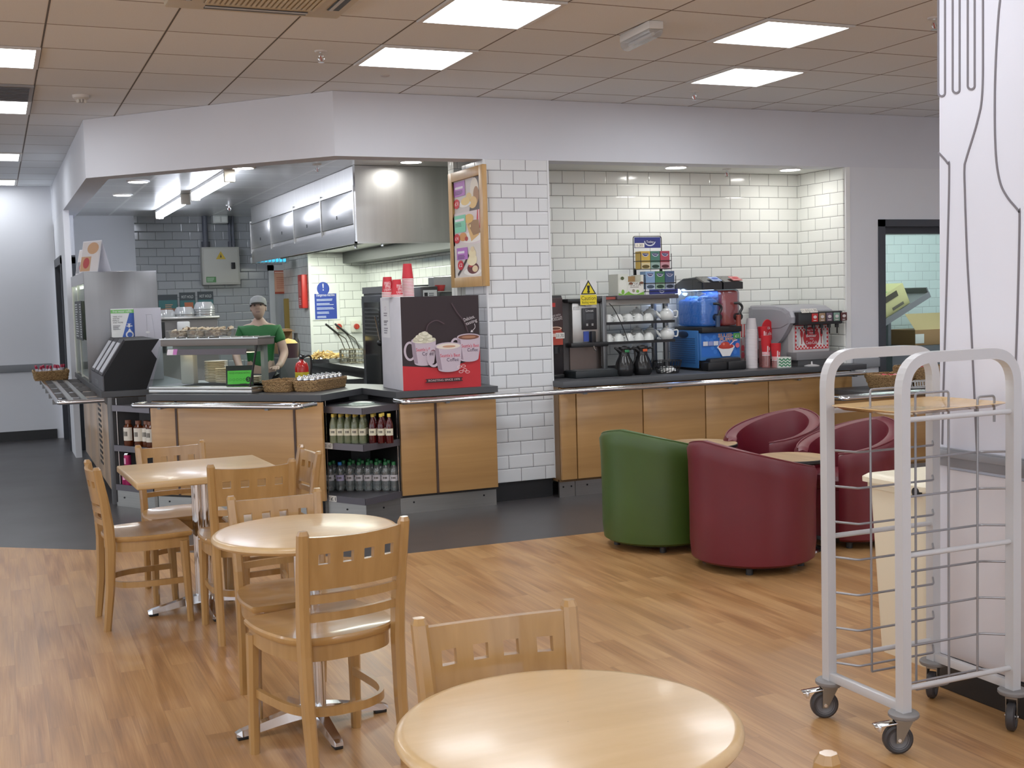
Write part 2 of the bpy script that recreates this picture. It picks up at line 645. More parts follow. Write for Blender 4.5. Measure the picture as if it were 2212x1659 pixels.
def floor_dark():
    m = bpy.data.materials.new('dark_vinyl')
    N, L, P = nodes_of(m)
    g = nd(N, 'ShaderNodeNewGeometry')
    f = noise_n(N, L, g.outputs['Position'], (1, 1, 1), 260, 2)
    f2 = noise_n(N, L, g.outputs['Position'], (1, 1, 1), 1.5, 3)
    c = ramp_n(N, L, f, [(0.35, (50, 48, 50)), (0.65, (74, 71, 72))])
    L.new(c, P.inputs['Base Color'])
    L.new(math_n(N, L, 'ADD', math_n(N, L, 'MULTIPLY', f2, 0.14), 0.3), P.inputs['Roughness'])
    bump_n(N, L, P, f, 0.06, 0.002)
    return m


edge = [(-7.0, 13.8), (-0.047, 8.378), (0.496, 7.955), (1.14, 7.455), (1.95, 6.84), (2.2, 6.80), (3.6, 6.765), (9.0, 6.74)]
m = MB()
m.add([(x, y, 0) for x, y in edge] + [(9.0, -4.5, 0), (-7.0, -4.5, 0)], [list(range(len(edge) + 2))[::-1]], floor_wood())
m.add([(x, y, 0) for x, y in edge] + [(9.0, 15.6, 0), (-7.0, 15.6, 0)], [list(range(len(edge) + 2))], floor_dark())
struct('floor', m, None, 'wood plank floor meeting a dark vinyl floor along the servery')

# ------------------------------------------------------------------ ceiling
def ceiling_mat():
    m = bpy.data.materials.new('ceiling_tiles')
    N, L, P = nodes_of(m)
    g = nd(N, 'ShaderNodeNewGeometry')
    s3 = nd(N, 'ShaderNodeSeparateXYZ'); L.new(g.outputs['Position'], s3.inputs[0])
    u = math_n(N, L, 'DIVIDE', math_n(N, L, 'SUBTRACT', s3.outputs[0], 2.125 - 6), 0.6)
    v = math_n(N, L, 'DIVIDE', math_n(N, L, 'SUBTRACT', s3.outputs[1], 7.85 - 18), 0.6)
    def edge_d(x):
        f = math_n(N, L, 'FRACT', x)
        return math_n(N, L, 'MINIMUM', f, math_n(N, L, 'SUBTRACT', 1.0, f))
    du, dv = edge_d(u), edge_d(v)
    d = math_n(N, L, 'MINIMUM', du, dv)
    bar = math_n(N, L, 'LESS_THAN', d, 0.02)
    gap = math_n(N, L, 'LESS_THAN', d, 0.0085)
    cb = nd(N, 'ShaderNodeCombineXYZ'); L.new(math_n(N, L, 'FLOOR', u), cb.inputs[0]); L.new(math_n(N, L, 'FLOOR', v), cb.inputs[1])
    wn = nd(N, 'ShaderNodeTexWhiteNoise'); L.new(cb.outputs[0], wn.inputs['Vector'])
    c = mix_n(N, L, wn.outputs['Value'], rgb((226, 230, 233)), rgb((233, 237, 240)))
    sp_ = noise_n(N, L, g.outputs['Position'], (1, 1, 1), 220, 2)
    c = mix_n(N, L, math_n(N, L, 'MULTIPLY', math_n(N, L, 'GREATER_THAN', sp_, 0.62), 0.12), c, rgb((120, 112, 108)))
    c = mix_n(N, L, bar, c, rgb((224, 224, 224)))
    c = mix_n(N, L, gap, c, rgb((92, 86, 82)))
    L.new(c, P.inputs['Base Color'])
    P.inputs['Roughness'].default_value = 0.9
    return m


m = MB(); m.box(-7, 9, -4.5, 15.6, CEIL, CEIL + 0.1, ceiling_mat())
struct('ceiling', m, None, 'grid of grey mineral ceiling tiles')

# ------------------------------------------------------------------ bulkhead and servery walls
ZB = 2.55
ZK = 2.645
Y0 = 8.17
m = MB()
outer = [(0.70, 15.2), (0.715, 9.88), (2.24, Y0), (9.0, Y0)]
inner = [(9.0, Y0 + 0.2), (2.33, Y0 + 0.2), (0.885, 9.94), (0.87, 15.2)]
m.prism(outer + inner, ZB, CEIL - 0.002, WALL)
struct('wall_bulkhead', m, None, 'white boxed bulkhead above the servery opening')
m = MB()
m.box(6.69, 7.0, Y0, Y0 + 0.2, 0, ZB, WALLC); m.box(7.0, 9.0, Y0, Y0 + 0.2, 2.11, ZB, WALLC); m.box(8.35, 9.0, Y0, Y0 + 0.2, 0, 2.11, WALLC)
struct('wall_hatch', m, None, 'white wall around the dark framed doorway')
m = MB(); m.box(6.72, 7.0, Y0 - 0.02, Y0, 0.845, 0.925, K(140, 142, 146, 0.5), 0.004)
struct('trim_1', m)
# tiled pillar
m = MB(); m.box(3.36, 3.87, Y0, 8.62, 0.145, ZB - 0.001, tile_mat('metro_tile_pillar', (222, 224, 226), (70, 70, 72), 3.39, ZB - 0.1012 * 0.78 - 0.1012 * 30))
struct('wall_pillar', m, None, 'pillar clad in white brick-shaped tiles')
m = MB()
for x in (3.352, 3.87):
    m.box(x, x + 0.012, Y0 - 0.008, Y0 + 0.012, 0.145, ZB, K(225, 226, 228, 0.4))
struct('trim_2', m)
m = MB(); m.box(3.37, 3.86, Y0 + 0.02, 8.6, 0, 0.145, K(26, 26, 28, 0.5))
struct('baseboard_pillar', m)
# drinks alcove
AT = tile_mat('metro_tile_alcove', (236, 238, 232), (98, 100, 96), 3.90, 2.58 - 0.1012 * 0.3 - 0.1012 * 30, 0.12)
m = MB(); m.box(3.36, 6.78, 8.8, 8.92, 0, ZK, AT)
struct('wall_alcove', m, None, 'white brick-tiled back wall of the drinks alcove')
m = MB(); m.box(6.64, 6.69, Y0 + 0.012, 8.8, 0.6, ZB + 0.04, AT)
struct('wall_alcove_side', m)
m = MB(); m.box(6.655, 6.70, Y0 - 0.006, Y0 + 0.012, 0.89, ZB, K(232, 233, 232, 0.4))
struct('trim_3', m)
m = MB(); m.box(3.87, 6.69, Y0 + 0.2, 8.8, 2.553, 2.64, K(214, 216, 212, 0.5))
struct('ceiling_alcove', m)
# kitchen behind the servery
XR = 4.1
KT = TILEG
WT = tile_mat('metro_tile_fryer', (232, 236, 228), (84, 88, 84), 0.09, ZK - 0.1012 * 40 + 0.03)
m = MB()
m.box(XR, XR + 0.15, 8.92, 13.95, 0, ZK, WT)
struct('wall_kitchen_side', m)
xr = ony(668, 600, 13.8).x
m = MB(); m.box(xr, XR, 13.8, 13.95, 0, ZK, WT); m.box(xr, xr + 0.12, 13.95, 15.2, 0, ZK, WT)
struct('wall_fryer', m)
m = MB(); m.box(xr - 0.012, xr + 0.02, 13.785, 13.8, 0, ZK, K(228, 232, 222, 0.4))
struct('trim_4', m)
m = MB(); m.box(1.0, 3.8, 15.2, 15.35, 0, ZK, KT)
struct('wall_kitchen_back', m, None, 'grey shaded brick-tiled back wall of the kitchen')
m = MB(); m.box(0.70, ony(291, 520, 15.1).x, 15.08, 15.2, 0, ZK, WALLC)
struct('wall_kitchen_plaster', m)


def kitchen_ceiling():
    m = bpy.data.materials.new('kitchen_ceiling')
    N, L, P = nodes_of(m)
    g = nd(N, 'ShaderNodeNewGeometry')
    s3 = nd(N, 'ShaderNodeSeparateXYZ'); L.new(g.outputs['Position'], s3.inputs[0])
    ds = []
    for k, o in ((0, 1.325), (1, 8.45)):
        f = math_n(N, L, 'FRACT', math_n(N, L, 'DIVIDE', math_n(N, L, 'SUBTRACT', s3.outputs[k], o - 6), 0.6))
        ds.append(math_n(N, L, 'MINIMUM', f, math_n(N, L, 'SUBTRACT', 1.0, f)))
    bar = math_n(N, L, 'LESS_THAN', math_n(N, L, 'MINIMUM', ds[0], ds[1]), 0.022)
    c = mix_n(N, L, bar, rgb((206, 208, 206)), rgb((232, 233, 231)))
    L.new(c, P.inputs['Base Color'])
    P.inputs['Roughness'].default_value = 0.2
    w = noise_n(N, L, g.outputs['Position'], (1, 1, 1), 2.5, 1)
    bump_n(N, L, P, w, 0.05, 0.03)
    return m


m = MB(); m.prism([(0.86, 15.2), (0.88, 9.93), (2.33, Y0 + 0.2), (3.36, Y0 + 0.2), (3.36, 8.8), (XR + .1, 8.8), (XR + .1, 13.9), (3.8, 13.9), (3.8, 15.2)], ZK, ZK + 0.04, kitchen_ceiling())
struct('ceiling_kitchen', m, None, 'glossy panel ceiling over the kitchen')

# far dining room wall, its dado rail, skirting and side door
m = MB(); m.box(-7, 0.70, 15.22, 15.37, 0, CEIL, WALLC)
struct('wall_left', m, None, 'pale far wall beyond the servery')
m = MB(); m.box(-7, 0.6, 15.19, 15.22, ony(60, 803, 15.2).z, ony(60, 787, 15.2).z, K(128, 130, 135, 0.5), 0.004)
struct('trim_5', m)
m = MB(); m.box(-7, 0.62, 15.2, 15.22, 0, 0.115, K(28, 28, 30, 0.5))
struct('baseboard_left', m)
m = MB(); m.box(0.70, 0.76, 13.05, 13.75, 0, ZB, WALLC); m.box(0.70, 0.84, 13.75, 15.2, 2.05, ZB, WALLC)
struct('wall_servery_side', m)
m = MB(); dk = K(44, 47, 54, 0.45)
m.box(0.685, 0.84, 13.72, 13.80, 0, 2.1, dk); m.box(0.685, 0.84, 14.98, 15.08, 0, 2.1, dk); m.box(0.685, 0.84, 13.72, 15.08, 2.03, 2.12, dk)
m.box(0.74, 0.78, 13.8, 14.98, 0, 2.03, K(40, 46, 58, 0.4))
struct('door_1', m, None, 'dark doorway in the passage wall beside the servery')

# doorway to the wash-up room
m = MB()
xl = 7.0; DG = K(58, 61, 68, 0.45)
m.box(xl, xl + 0.065, Y0 - 0.02, Y0 + 0.22, 0, 2.11, DG); m.box(8.3, 8.365, Y0 - 0.02, Y0 + 0.22, 0, 2.11, DG); m.box(xl, 8.365, Y0 - 0.02, Y0 + 0.22, 2.05, 2.11, DG)
m.box(xl + 0.065, xl + 0.085, Y0 + 0.03, Y0 + 0.2, 0, 2.05, K(46, 48, 54, 0.45)); m.box(xl + 0.065, 8.3, Y0 + 0.03, Y0 + 0.2, 1.99, 2.05, K(46, 48, 54, 0.45))
struct('door_2', m, None, 'charcoal door frame of the wash-up room')
BT = tile_mat('metro_tile_washup', (226, 240, 236), (168, 178, 176), 0.1, 2.0)
m = MB(); m.box(6.9, 10.2, 10.6, 10.72, 0, 2.9, BT); struct('wall_washup', m)
m = MB(); m.box(6.9, 6.98, Y0 + 0.2, 10.6, 0, 2.9, BT); struct('wall_washup_side', m)
m = MB(); m.box(10.1, 10.2, Y0 + 0.2, 10.6, 0, 2.9, BT); struct('wall_washup_end', m)
m = MB(); m.box(6.9, 10.2, Y0 + 0.2, 10.72, 2.7, 2.75, WHITE); struct('ceiling_washup', m)

# partition with the cutlery mural
XP = 3.25
m = MB(); m.box(XP, XP + 0.35, -4.5, 3.455, 0, CEIL - 0.002, PANEL)
struct('wall_partition', m, None, 'white partition with line drawings of cutlery')
m = MB()
zb0, zb1 = onx(2035, 1003, XP).z, onx(2035, 965, XP).z
m.box(XP - 0.02, XP, -4.5, 3.46, zb0, zb1, K(136, 138, 144, 0.45), 0.003)
m.box(XP - 0.026, XP - 0.02, -4.5, 3.46, zb0 + (zb1 - zb0) * .52, zb1 - 0.006, K(146, 148, 154, 0.45), 0.002)
struct('trim_6', m)
m = MB(); m.box(XP - 0.012, XP, -4.5, 3.4, 0.135, zb0 - 0.012, K(224, 220, 224, 0.4), 0.002)
struct('trim_7', m)
m = MB(); m.box(XP - 0.014, XP, -4.5, 3.46, 0, 0.13, K(26, 24, 24, 0.5), 0.003); struct('baseboard_right', m)
# walls behind the camera are left out so bright world light fills the room
m = MB(); m.box(9.0, 9.15, -4.5, Y0 + .2, 0, CEIL, WALL); struct('wall_far_right', m)

LINE = K(112, 108, 114, 0.5)


def mural(name, label, lines, wid=0.0075):
    m = MB()
    for ln in lines:
        pts = [onx(px, py, XP) for px, py in ln]
        pts = [Vector((XP - 0.0015, p.y, p.z)) for p in pts]
        m.sweep(pts, (1, 0, 0), 0.0015, wid / 2, LINE)
    return single(name, m, label, 'wall drawing', group='cutlery line drawings')


def smooth(pts, n=6):
    """Catmull-Rom through pixel points"""
    out = []
    P = [pts[0]] + list(pts) + [pts[-1]]
    for i in range(1, len(P) - 2):
        for k in range(n):
            t = k / n
            out.append(tuple(0.5 * ((2 * P[i][j]) + (-P[i - 1][j] + P[i + 1][j]) * t + (2 * P[i - 1][j] - 5 * P[i][j] + 4 * P[i + 1][j] - P[i + 2][j]) * t * t + (-P[i - 1][j] + 3 * P[i][j] - 3 * P[i + 1][j] + P[i + 2][j]) * t ** 3) for j in (0, 1)))
    out.append(pts[-1])
    return out


def slot(x0, x1, yt, yb):
    r = (x1 - x0) / 2
    return [(x0, yt), (x0, yb - r)] + [(x0 + r - r * math.cos(a), yb - r + r * math.sin(a)) for a in [PI * k / 8 for k in range(1, 8)]] + [(x1, yb - r), (x1, yt)]


mural('fork_drawing', 'dark outline drawing of a long fork on the white partition',
      [slot(2027.5, 2042, -260, 208), slot(2058.5, 2073.5, -260, 201), slot(2091, 2106, -260, 193),
       smooth([(2123, -260), (2124, 60), (2122.5, 200), (2112, 262), (2088, 342), (2084, 364), (2085, 420), (2090, 560), (2098, 700), (2105, 845), (2113, 1020)]),
       smooth([(2028, 330), (2047, 352), (2051, 372), (2047, 560), (2041, 760), (2038, 860), (2036, 960)])])
mural('knife_drawing', 'dark outline drawing of a table knife on the white partition',
      [smooth([(2180, -280), (2167, -60), (2157, 40), (2150, 180), (2151, 320), (2160, 390), (2176, 425), (2200, 455), (2203, 470), (2200, 620), (2195, 780), (2188, 960)]),
       smooth([(2182, -275), (2262, -200), (2262, 300), (2256, 470), (2244, 980)])])
# ------------------------------------------------------------------ ceiling fixtures
LED = K(246, 250, 255, 0.5, emit=15.5)
LED2 = K(247, 251, 255, 0.5, emit=8.0)
FR = K(215, 213, 210, 0.4)


def light_panel(LED=LED):
    t = thing('ceiling_light', 'x', 'ceiling light')
    m = MB()
    for a, b, c, d in ((-.298, .298, -.298, -.272), (-.298, .298, .272, .298), (-.298, -.272, -.272, .272), (.272, .298, -.272, .272)):
        m.box(a, b, c, d, -0.012, 0.0, FR)
    m.build('frame', t)
    m = MB(); m.box(-.272, .272, -.272, .272, -0.006, -0.001, LED)
    m.build('diffuser', t)
    return t


LP = light_panel()
LP2 = light_panel(LED2)
LP2.location = (-4.775, 5.75, CEIL); LP2['label'] = 'square ceiling light panel over the unseen part of the dining room'; LP2['group'] = 'panels over the unseen dining room'
first = True
NAMED = {(2.425, 5.75): 'square light panel nearest the air conditioning cassette', (2.425, 6.95): 'square light panel one tile past the largest bright panel',
         (4.225, 5.75): 'square light panel next to the emergency light, larger of that pair', (4.825, 6.95): 'square light panel above the drinks alcove side, smaller of that pair',
         (0.025, 7.55): 'square light panel closest of the passage row', (0.025, 9.35): 'square light panel beside the grey ceiling grille',
         (0.025, 12.35): 'square light panel third along the passage row', (0.025, 14.75): 'square light panel above the far passage wall'}
spots = list(NAMED) + [(x, y) for y in (3.35, 0.95, -1.45, -3.85) for x in (0.025, 2.425, 4.825, -2.375)] + [(-2.375, 5.75), (-2.375, 8.75), (-4.775, 3.35), (-4.775, 0.95), (-4.775, 7.55), (7.225, 5.75), (7.225, 2.15), (-2.375, 12.35), (-4.775, 12.35)]
for i, (x, y) in enumerate(spots):
    lab = NAMED.get((x, y), 'square ceiling light panel over the unseen part of the dining room')
    grp = 'square ceiling light panels' if (x, y) in NAMED else 'panels over the unseen dining room'
    if i == 0:
        LP.location = (x, y, CEIL); LP['label'] = lab; LP['group'] = grp
    else:
        q = dup(LP2 if (x < 1 and y > 8) else LP, (x, y, CEIL), 0, lab, grp)
# grey return air grille beside the passage lights
m = MB(); m.box(-.296, .296, -.296, .296, -0.014, 0, K(150, 150, 152, 0.5))
for k in range(9):
    m.box(-.27, .27, -.26 + k * .06, -.235 + k * .06, -0.02, -0.012, K(88, 89, 94, 0.5))
single('ceiling_grille', m, 'dark grey square air grille between the passage lights', 'vent', (0.025, 8.75, CEIL))

# air conditioning cassette
t = thing('ceiling_cassette', 'beige air conditioning cassette with slatted centre in the ceiling', 'air conditioner', (1.26, 5.58, CEIL))
AC = K(196, 184, 158, 0.5)
m = MB(); m.box(-.43, .43, -.43, .43, -0.03, 0, AC, 0.012); m.build('housing', t)
m = MB(); m.box(-.27, .27, -.27, .27, -0.034, -0.028, K(150, 138, 116, 0.5))
for k in range(22):
    m.box(-.262 + k * .0245, -.25 + k * .0245, -.26, .26, -0.04, -0.033, K(206, 194, 168, 0.5))
m.build('intake_grille', t)
for a in range(4):
    m = MB(); m.T = Matrix.Rotation(a * PI / 2, 4, 'Z')
    m.box(-.25, .25, .325, .385, -0.033, -0.029, K(60, 60, 62, 0.5)); m.box(-.25, .25, .335, .352, -0.036, -0.03, K(190, 190, 190, .5))
    m.build('air_flap', t)

# emergency light
e0, e1 = onz(1345, 88, CEIL - .09), onz(1425, 52, CEIL - .03)
t = thing('emergency_light', 'white emergency light with a clear ribbed cover under the ceiling', 'emergency light', (3.375, 5.86, CEIL), R(-4))
m = MB(); m.box(-.045, .045, -.19, .19, -0.045, 0, K(214, 212, 208, 0.4), 0.008); m.build('housing', t)
m = MB()
m.T = Matrix.Rotation(PI / 2, 4, 'X')
m.prism([(-.042, -.045)] + [(.042 * math.cos(PI + PI * k / 10), -.05 + .04 * math.sin(PI + PI * k / 10)) for k in range(11)] + [(.042, -.045)], -.185, .185, clear_mat('emergency_cover', (232, 232, 230), 0.2, 0.25, 0.25))
m.build('clear_cover', t)
m = MB(); m.cyl((-.0, -.15, -.062), (0, .15, -.062), .009, K(240, 240, 240, .3)); m.build('tube_lamp', t)


def sprinkler(x, y, z, label):
    t = thing('sprinkler', label, 'sprinkler', (x, y, z), 0, 'fire sprinklers')
    m = MB(); m.lathe([(.001, 0), (.038, 0), (.034, -.008), (.001, -.01)], K(210, 208, 206, .3), 16); m.build('escutcheon', t)
    m = MB(); m.cyl((0, 0, -.005), (0, 0, -.03), .009, CHROME, n=8)
    m.tube([(0.012, 0, -.028), (.017, 0, -.045), (.004, 0, -.062)], .0035, CHROME, 6); m.tube([(-.012, 0, -.028), (-.017, 0, -.045), (-.004, 0, -.062)], .0035, CHROME, 6)
    m.cyl((-.004, 0, -.03), (.004, 0, -.06), .0025, K(190, 40, 30, .3), n=6)
    m.lathe([(.001, -.06), (.016, -.062), (.018, -.066), (.001, -.066)], CHROME, 14); m.build('head', t)


for px, py, z, lab in [(693, 110, CEIL, 'ceiling sprinkler between the cassette and the long bulkhead'), (1500, 197, CEIL, 'ceiling sprinkler just in front of the alcove bulkhead'),
                       (2018, 38, CEIL, 'ceiling sprinkler close to the fork mural'), (685, 355, ZK, 'sprinkler in front of the steel hood in the kitchen ceiling'),
                       (495, 443, ZK, 'sprinkler behind the tube lights in the kitchen ceiling'), (1565, 357, 2.553, 'small sprinkler in the alcove ceiling')]:
    p = onz(px, py, z)
    if lab.startswith('small'): p.y = 8.5; p.x = ony(1570, 365, 8.5).x
    sprinkler(p.x, p.y, z, lab)
# smoke detectors
for px, py, lab in [(175, 206, 'white smoke detector near the bulkhead corner')]:
    p = onz(px, py, CEIL)
    t = thing('smoke_detector', lab, 'smoke detector', (p.x, p.y, CEIL))
    m = MB(); m.lathe([(.001, 0), (.058, 0), (.055, -.018), (.04, -.03), (.001, -.03)], K(208, 206, 202, .45), 24); m.build('base', t)
    m = MB(); m.lathe([(.03, -.03), (.024, -.048), (.001, -.05)], K(150, 148, 144, .5), 16)
    for k in range(8):
        a = k * PI / 4; m.box(.022, .034, -.003, .003, -.05, -.028, K(225, 224, 220, .4), T=Matrix.Rotation(a, 4, 'Z'))
    m.build('sensor_cage', t)
p = onz(832, 163, CEIL)
m = MB(); m.lathe([(.001, 0), (.03, 0), (.027, -.006), (.001, -.007)], K(188, 182, 178, .5), 18)
single('ceiling_sensor', m, 'small flush round sensor in the tile behind a light panel', 'sensor', (p.x, p.y, CEIL))

# round downlights in the servery ceilings
DL = K(255, 252, 246, 0.5, emit=55.0)


def downlight(x, y, z, label, grp):
    t = thing('downlight', label, 'downlight', (x, y, z), 0, grp)
    m = MB(); m.lathe([(.082, .0), (.1, 0), (.1, -.008), (.084, -.012), (.08, -.004)], WHITE, 28); m.build('trim_ring', t)
    m = MB(); m.lathe([(.083, -.006), (.05, -.010), (.001, -.011)], DL, 28); m.build('lens', t)


for px, py, lab in [(298, 391, 'round downlight nearer the bulkhead edge of the passage pair'), (264, 420, 'round downlight further in of the passage pair'),
                    (525, 361, 'round downlight above the tube lights'), (888, 348, 'round downlight over the steel hood end')]:
    p = onz(px, py, ZK); downlight(p.x, p.y, ZK, lab, 'kitchen ceiling downlights')
for px, lab in [(1460, 'round downlight over the tea rack in the alcove'), (1707, 'round downlight over the soft drinks fountain')]:
    p = ony(px, 358, 8.40); downlight(p.x, 8.40, 2.553, lab, 'alcove downlights')
t = thing('tube_light', 'added unseen tube light brightening the wash-up room', 'tube light', (8.6, 9.3, 2.7))  # added lamp, out of view, to brighten the wash-up walls
m = MB(); m.box(-.6, .6, -.05, .05, -.03, 0, WHITE); m.build('housing', t)
m = MB(); m.box(-.58, .58, -.04, .04, -.08, -.03, K(232, 255, 250, .5, emit=28)); m.build('diffuser', t)

# tube lights
TUBE = K(235, 240, 255, 0.5, emit=22.0)


def batten(a, b, label):
    pa, pb = onz(*a, ZK - .06), onz(*b, ZK - .06)
    x = (pa.x + pb.x) / 2; L_ = abs(pa.y - pb.y); y = (pa.y + pb.y) / 2
    t = thing('tube_light', label, 'tube light', (x, y, ZK), 0, 'kitchen tube lights')
    m = MB(); m.box(-.04, .04, -L_ / 2, L_ / 2, -.03, 0, WHITE, .006)
    for s in (-1, 1):
        m.box(-.045, .045, s * L_ / 2 - .025, s * L_ / 2 + .025, -.105, 0, K(205, 200, 190, .5), .01)
    m.build('housing', t)
    m = MB(); m.cyl((0, -L_ / 2 + .02, -.062), (0, L_ / 2 - .02, -.062), .04, TUBE, n=20); m.build('diffuser', t)


batten((345, 465), (400, 432), 'glowing tube light further back over the kitchen')
batten((418, 424), (500, 382), 'glowing tube light nearer the bulkhead')

# ------------------------------------------------------------------ extractor hood
HX, HY0, HY1 = 2.76, 9.5, 13.76
HB = 2.02
t = thing('extractor_hood', 'long stainless steel extractor hood hanging over the fryers', 'extractor hood', (HX, HY0, HB))
m = MB(); d = XR - HX - 0.002; LY = HY1 - HY0; H = ZK - HB - .003
m.box(0, d, 0, LY, .1, H, STEELV); m.build('canopy', t)
m = MB()
for z0, z1 in ((0.0, .115),):
    m.box(-.012, 0.0, -.012, LY, z0, z1, STEEL); m.box(-.012, d, -.012, 0.0, 0, .115, STEELV)
m.box(-.02, 0, -.02, LY, -.012, 0.004, STEEL); m.box(-.02, d, -.02, 0, -.012, .004, STEEL)
m.build('bottom_rim', t)
n = 4; w = LY / n
for k in range(n):
    m = MB(); y0 = k * w + .02; y1 = (k + 1) * w - .02
    m.box(-.014, 0, y0, y1, .15, .42, STEEL, .004)
    m.box(-.018, -.013, (y0 + y1) / 2 - .012, (y0 + y1) / 2 + .012, .22, .25, BLACK)
    m.build('access_panel', t)
m = MB()
for k in range(n + 1):
    m.box(-.02, -.002, k * w - .012, k * w + .012, .1, .46, STEEL)
m.box(-.018, 0, 0, LY, .425, .445, STEEL)
m.box(-.014, .0, -.014, .0, .0, H, CHROME)
m.build('seam_strips', t)
m = MB()
m.box(.02, .3, .02, LY - .02, .07, .1, DSTEEL)
m.add([(.3, .05, .03), (.95, .05, .25), (.95, LY - .05, .25), (.3, LY - .05, .03)], [(0, 1, 2, 3), (3, 2, 1, 0)], DSTEEL)
for k in range(int(LY / .09)):
    y = .08 + k * .09
    m.tube([(.31, y, .032), (.94, y, .245)], .008, STEEL, 6)
m.build('grease_filter', t)
m = MB(); m.box(d - .28, d, .0, LY, -.03, .1, K(58, 61, 58, .5)); m.build('rear_duct', t)
for k in range(3):
    ld = bpy.data.lights.new('hood_lamp', 'AREA'); ld.shape = 'RECTANGLE'; ld.size = .25; ld.size_y = 1.0; ld.energy = 17; ld.color = (.95, 1, .88)
    lo = bpy.data.objects.new('hood_lamp', ld); COL.objects.link(lo); lo.parent = t; lo.location = (.66, .8 + k * 1.35, .09)
m = MB(); m.tube([(.25, .1, .0), (.25, .1, -.03)], .012, CHROME, 8); m.tube([(.12, .45, 0), (.12, .45, -.03)], .012, CHROME, 8); m.build('suppression_nozzle', t)

# ------------------------------------------------------------------ kitchen wall fittings
YB = 15.2


def wbox(px0, py0, px1, py1, Y):
    a, b = ony(px0, py0, Y), ony(px1, py1, Y)
    return a.x, b.x, b.z, a.z


x0, x1, z0, z1 = wbox(435, 534, 520, 614, 15.05)
t = thing('electrical_box', 'large grey electrical cabinet on the dim kitchen wall', 'electrical cabinet', ((x0 + x1) / 2, 15.2, z0)); w = (x1 - x0) / 2; h = z1 - z0
GB = K(176, 176, 166, .5)
m = MB(); m.box(-w, w, -.15, 0, 0, h, GB, .008); m.build('case', t)
m = MB(); m.box(-w + .02, w - .02, -.158, -.15, .02, h - .02, K(184, 184, 174, .5), .004); m.build('door', t)
m = MB(); m.box(w - .11, w - .06, -.17, -.158, h * .5 - .04, h * .5 + .04, BLACK, .004); m.build('latch', t)
m = art((0, -.1585, h - .1)); m.poly([(-.06, -.05), (.06, -.05), (0, .05)], K(190, 160, 50)); m.poly([(-.01, -.03), (.01, -.03), (0, .02)], K(40, 38, 30)); m.build('warning_triangle', t)
m = art((-w + .1, -.1585, .05)); m.rect(-.06, -.02, .06, .05, K(70, 120, 70)); m.bars(-.05, -.01, .05, .04, 3, K(160, 190, 160)); m.build('green_sticker', t)
for px, lab in ((443, 'first grey conduit rising from the electrical cabinet'), (496, 'second grey conduit rising from the electrical cabinet'), (503, 'third grey conduit rising from the electrical cabinet')):
    p = ony(px, 500, 15.12); m = MB(); r = .035 if px == 443 else .018
    m.cyl((p.x, 15.12, z1), (p.x, 15.12, ZK), r, K(84, 88, 98, .5), n=12); m.cyl((p.x, 15.12, z1), (p.x, 15.12, z1 + .07), r * 1.5, K(74, 76, 84, .5), n=12)
    single('conduit', m, lab, 'conduit', group='conduits above the electrical cabinet')
p = ony(475, 469, 15.0)
m = MB(); m.box(p.x - .09, p.x + .09, 14.95, 15.1, ZK - .1, ZK, K(190, 194, 190, .4), .01); m.box(p.x - .075, p.x - .01, 14.94, 14.955, ZK - .085, ZK - .02, K(215, 220, 214, .3)); m.box(p.x + .01, p.x + .075, 14.94, 14.955, ZK - .085, ZK - .02, K(215, 220, 214, .3))
single('junction_box', m, 'small pale twin box at the top of the dim kitchen wall', 'junction box')
# insect killer
x0, x1, z0, z1 = wbox(545, 555, 625, 568, 14.4)
t = thing('insect_killer', 'slim insect killer glowing blue beneath the hood', 'insect killer', ((x0 + x1) / 2, 14.4, z0)); w = (x1 - x0) / 2; h = z1 - z0
m = MB(); m.box(-w, w, 0, .14, 0, h, K(190, 198, 198, .4), .015); m.box(-.03, .03, .05, .09, h, ZK - z0, LGREY); m.build('housing', t)
m = MB(); m.cyl((-w * .8, -.012, h * .45), (w * .8, -.012, h * .45), .02, K(60, 190, 235, .4, emit=1.0), n=12); m.build('blue_tube', t)
m = MB()
for k in range(9): m.box(-w * .8 + k * w * .2 - .004, -w * .8 + k * w * .2 + .004, -.04, 0, 0.0, h * .8, K(150, 160, 160, .4))
m.build('guard', t)
# kitchen back door with red notice
x0, x1, z0, z1 = wbox(578, 573, 655, 745, 15.18)
t = struct('door_3', (lambda q: (q.box(x0, x0 + .07, 15.14, 15.2, 0, z1, K(186, 190, 190, .45)), q.box(x0, xr, 15.14, 15.2, z1 - .07, z1, K(186, 190, 190, .45)), q.box(x0 + .07, xr, 15.16, 15.19, 0, z1 - .07, K(168, 172, 172, .45)), q)[-1])(MB()), None, 'pale kitchen door with a red notice')
x0, x1, z0, z1 = wbox(588, 582, 630, 634, 15.14)
t = thing('framed_notice', 'red framed notice on the pale kitchen door', 'notice', ((x0 + x1) / 2, 15.155, z0)); w = (x1 - x0) / 2; h = z1 - z0
m = MB()
m.box(-w, w, -.012, 0, 0, h, K(172, 74, 54, .5), .003); m.build('frame', t)
m = art((0, -.013, 0)); m.rect(-w * .8, h * .08, w * .8, h * .84, K(206, 150, 120)); m.rect(-w * .75, h * .86, w * .75, h * .9, K(230, 200, 180)); m.bars(-w * .6, h * .2, w * .6, h * .7, 6, K(188, 120, 94)); m.build('sheet', t)
# yellow apron shape / mustard panel beside the door
x0, x1, z0, z1 = wbox(613, 645, 652, 752, 14.9)
m = MB(); m.box(x0, x1, 14.9, 14.93, max(.9, z0 - .4), z1, K(150, 124, 52, .6), .01)
single('mustard_panel', m, 'mustard yellow panel beside the kitchen door', 'panel')
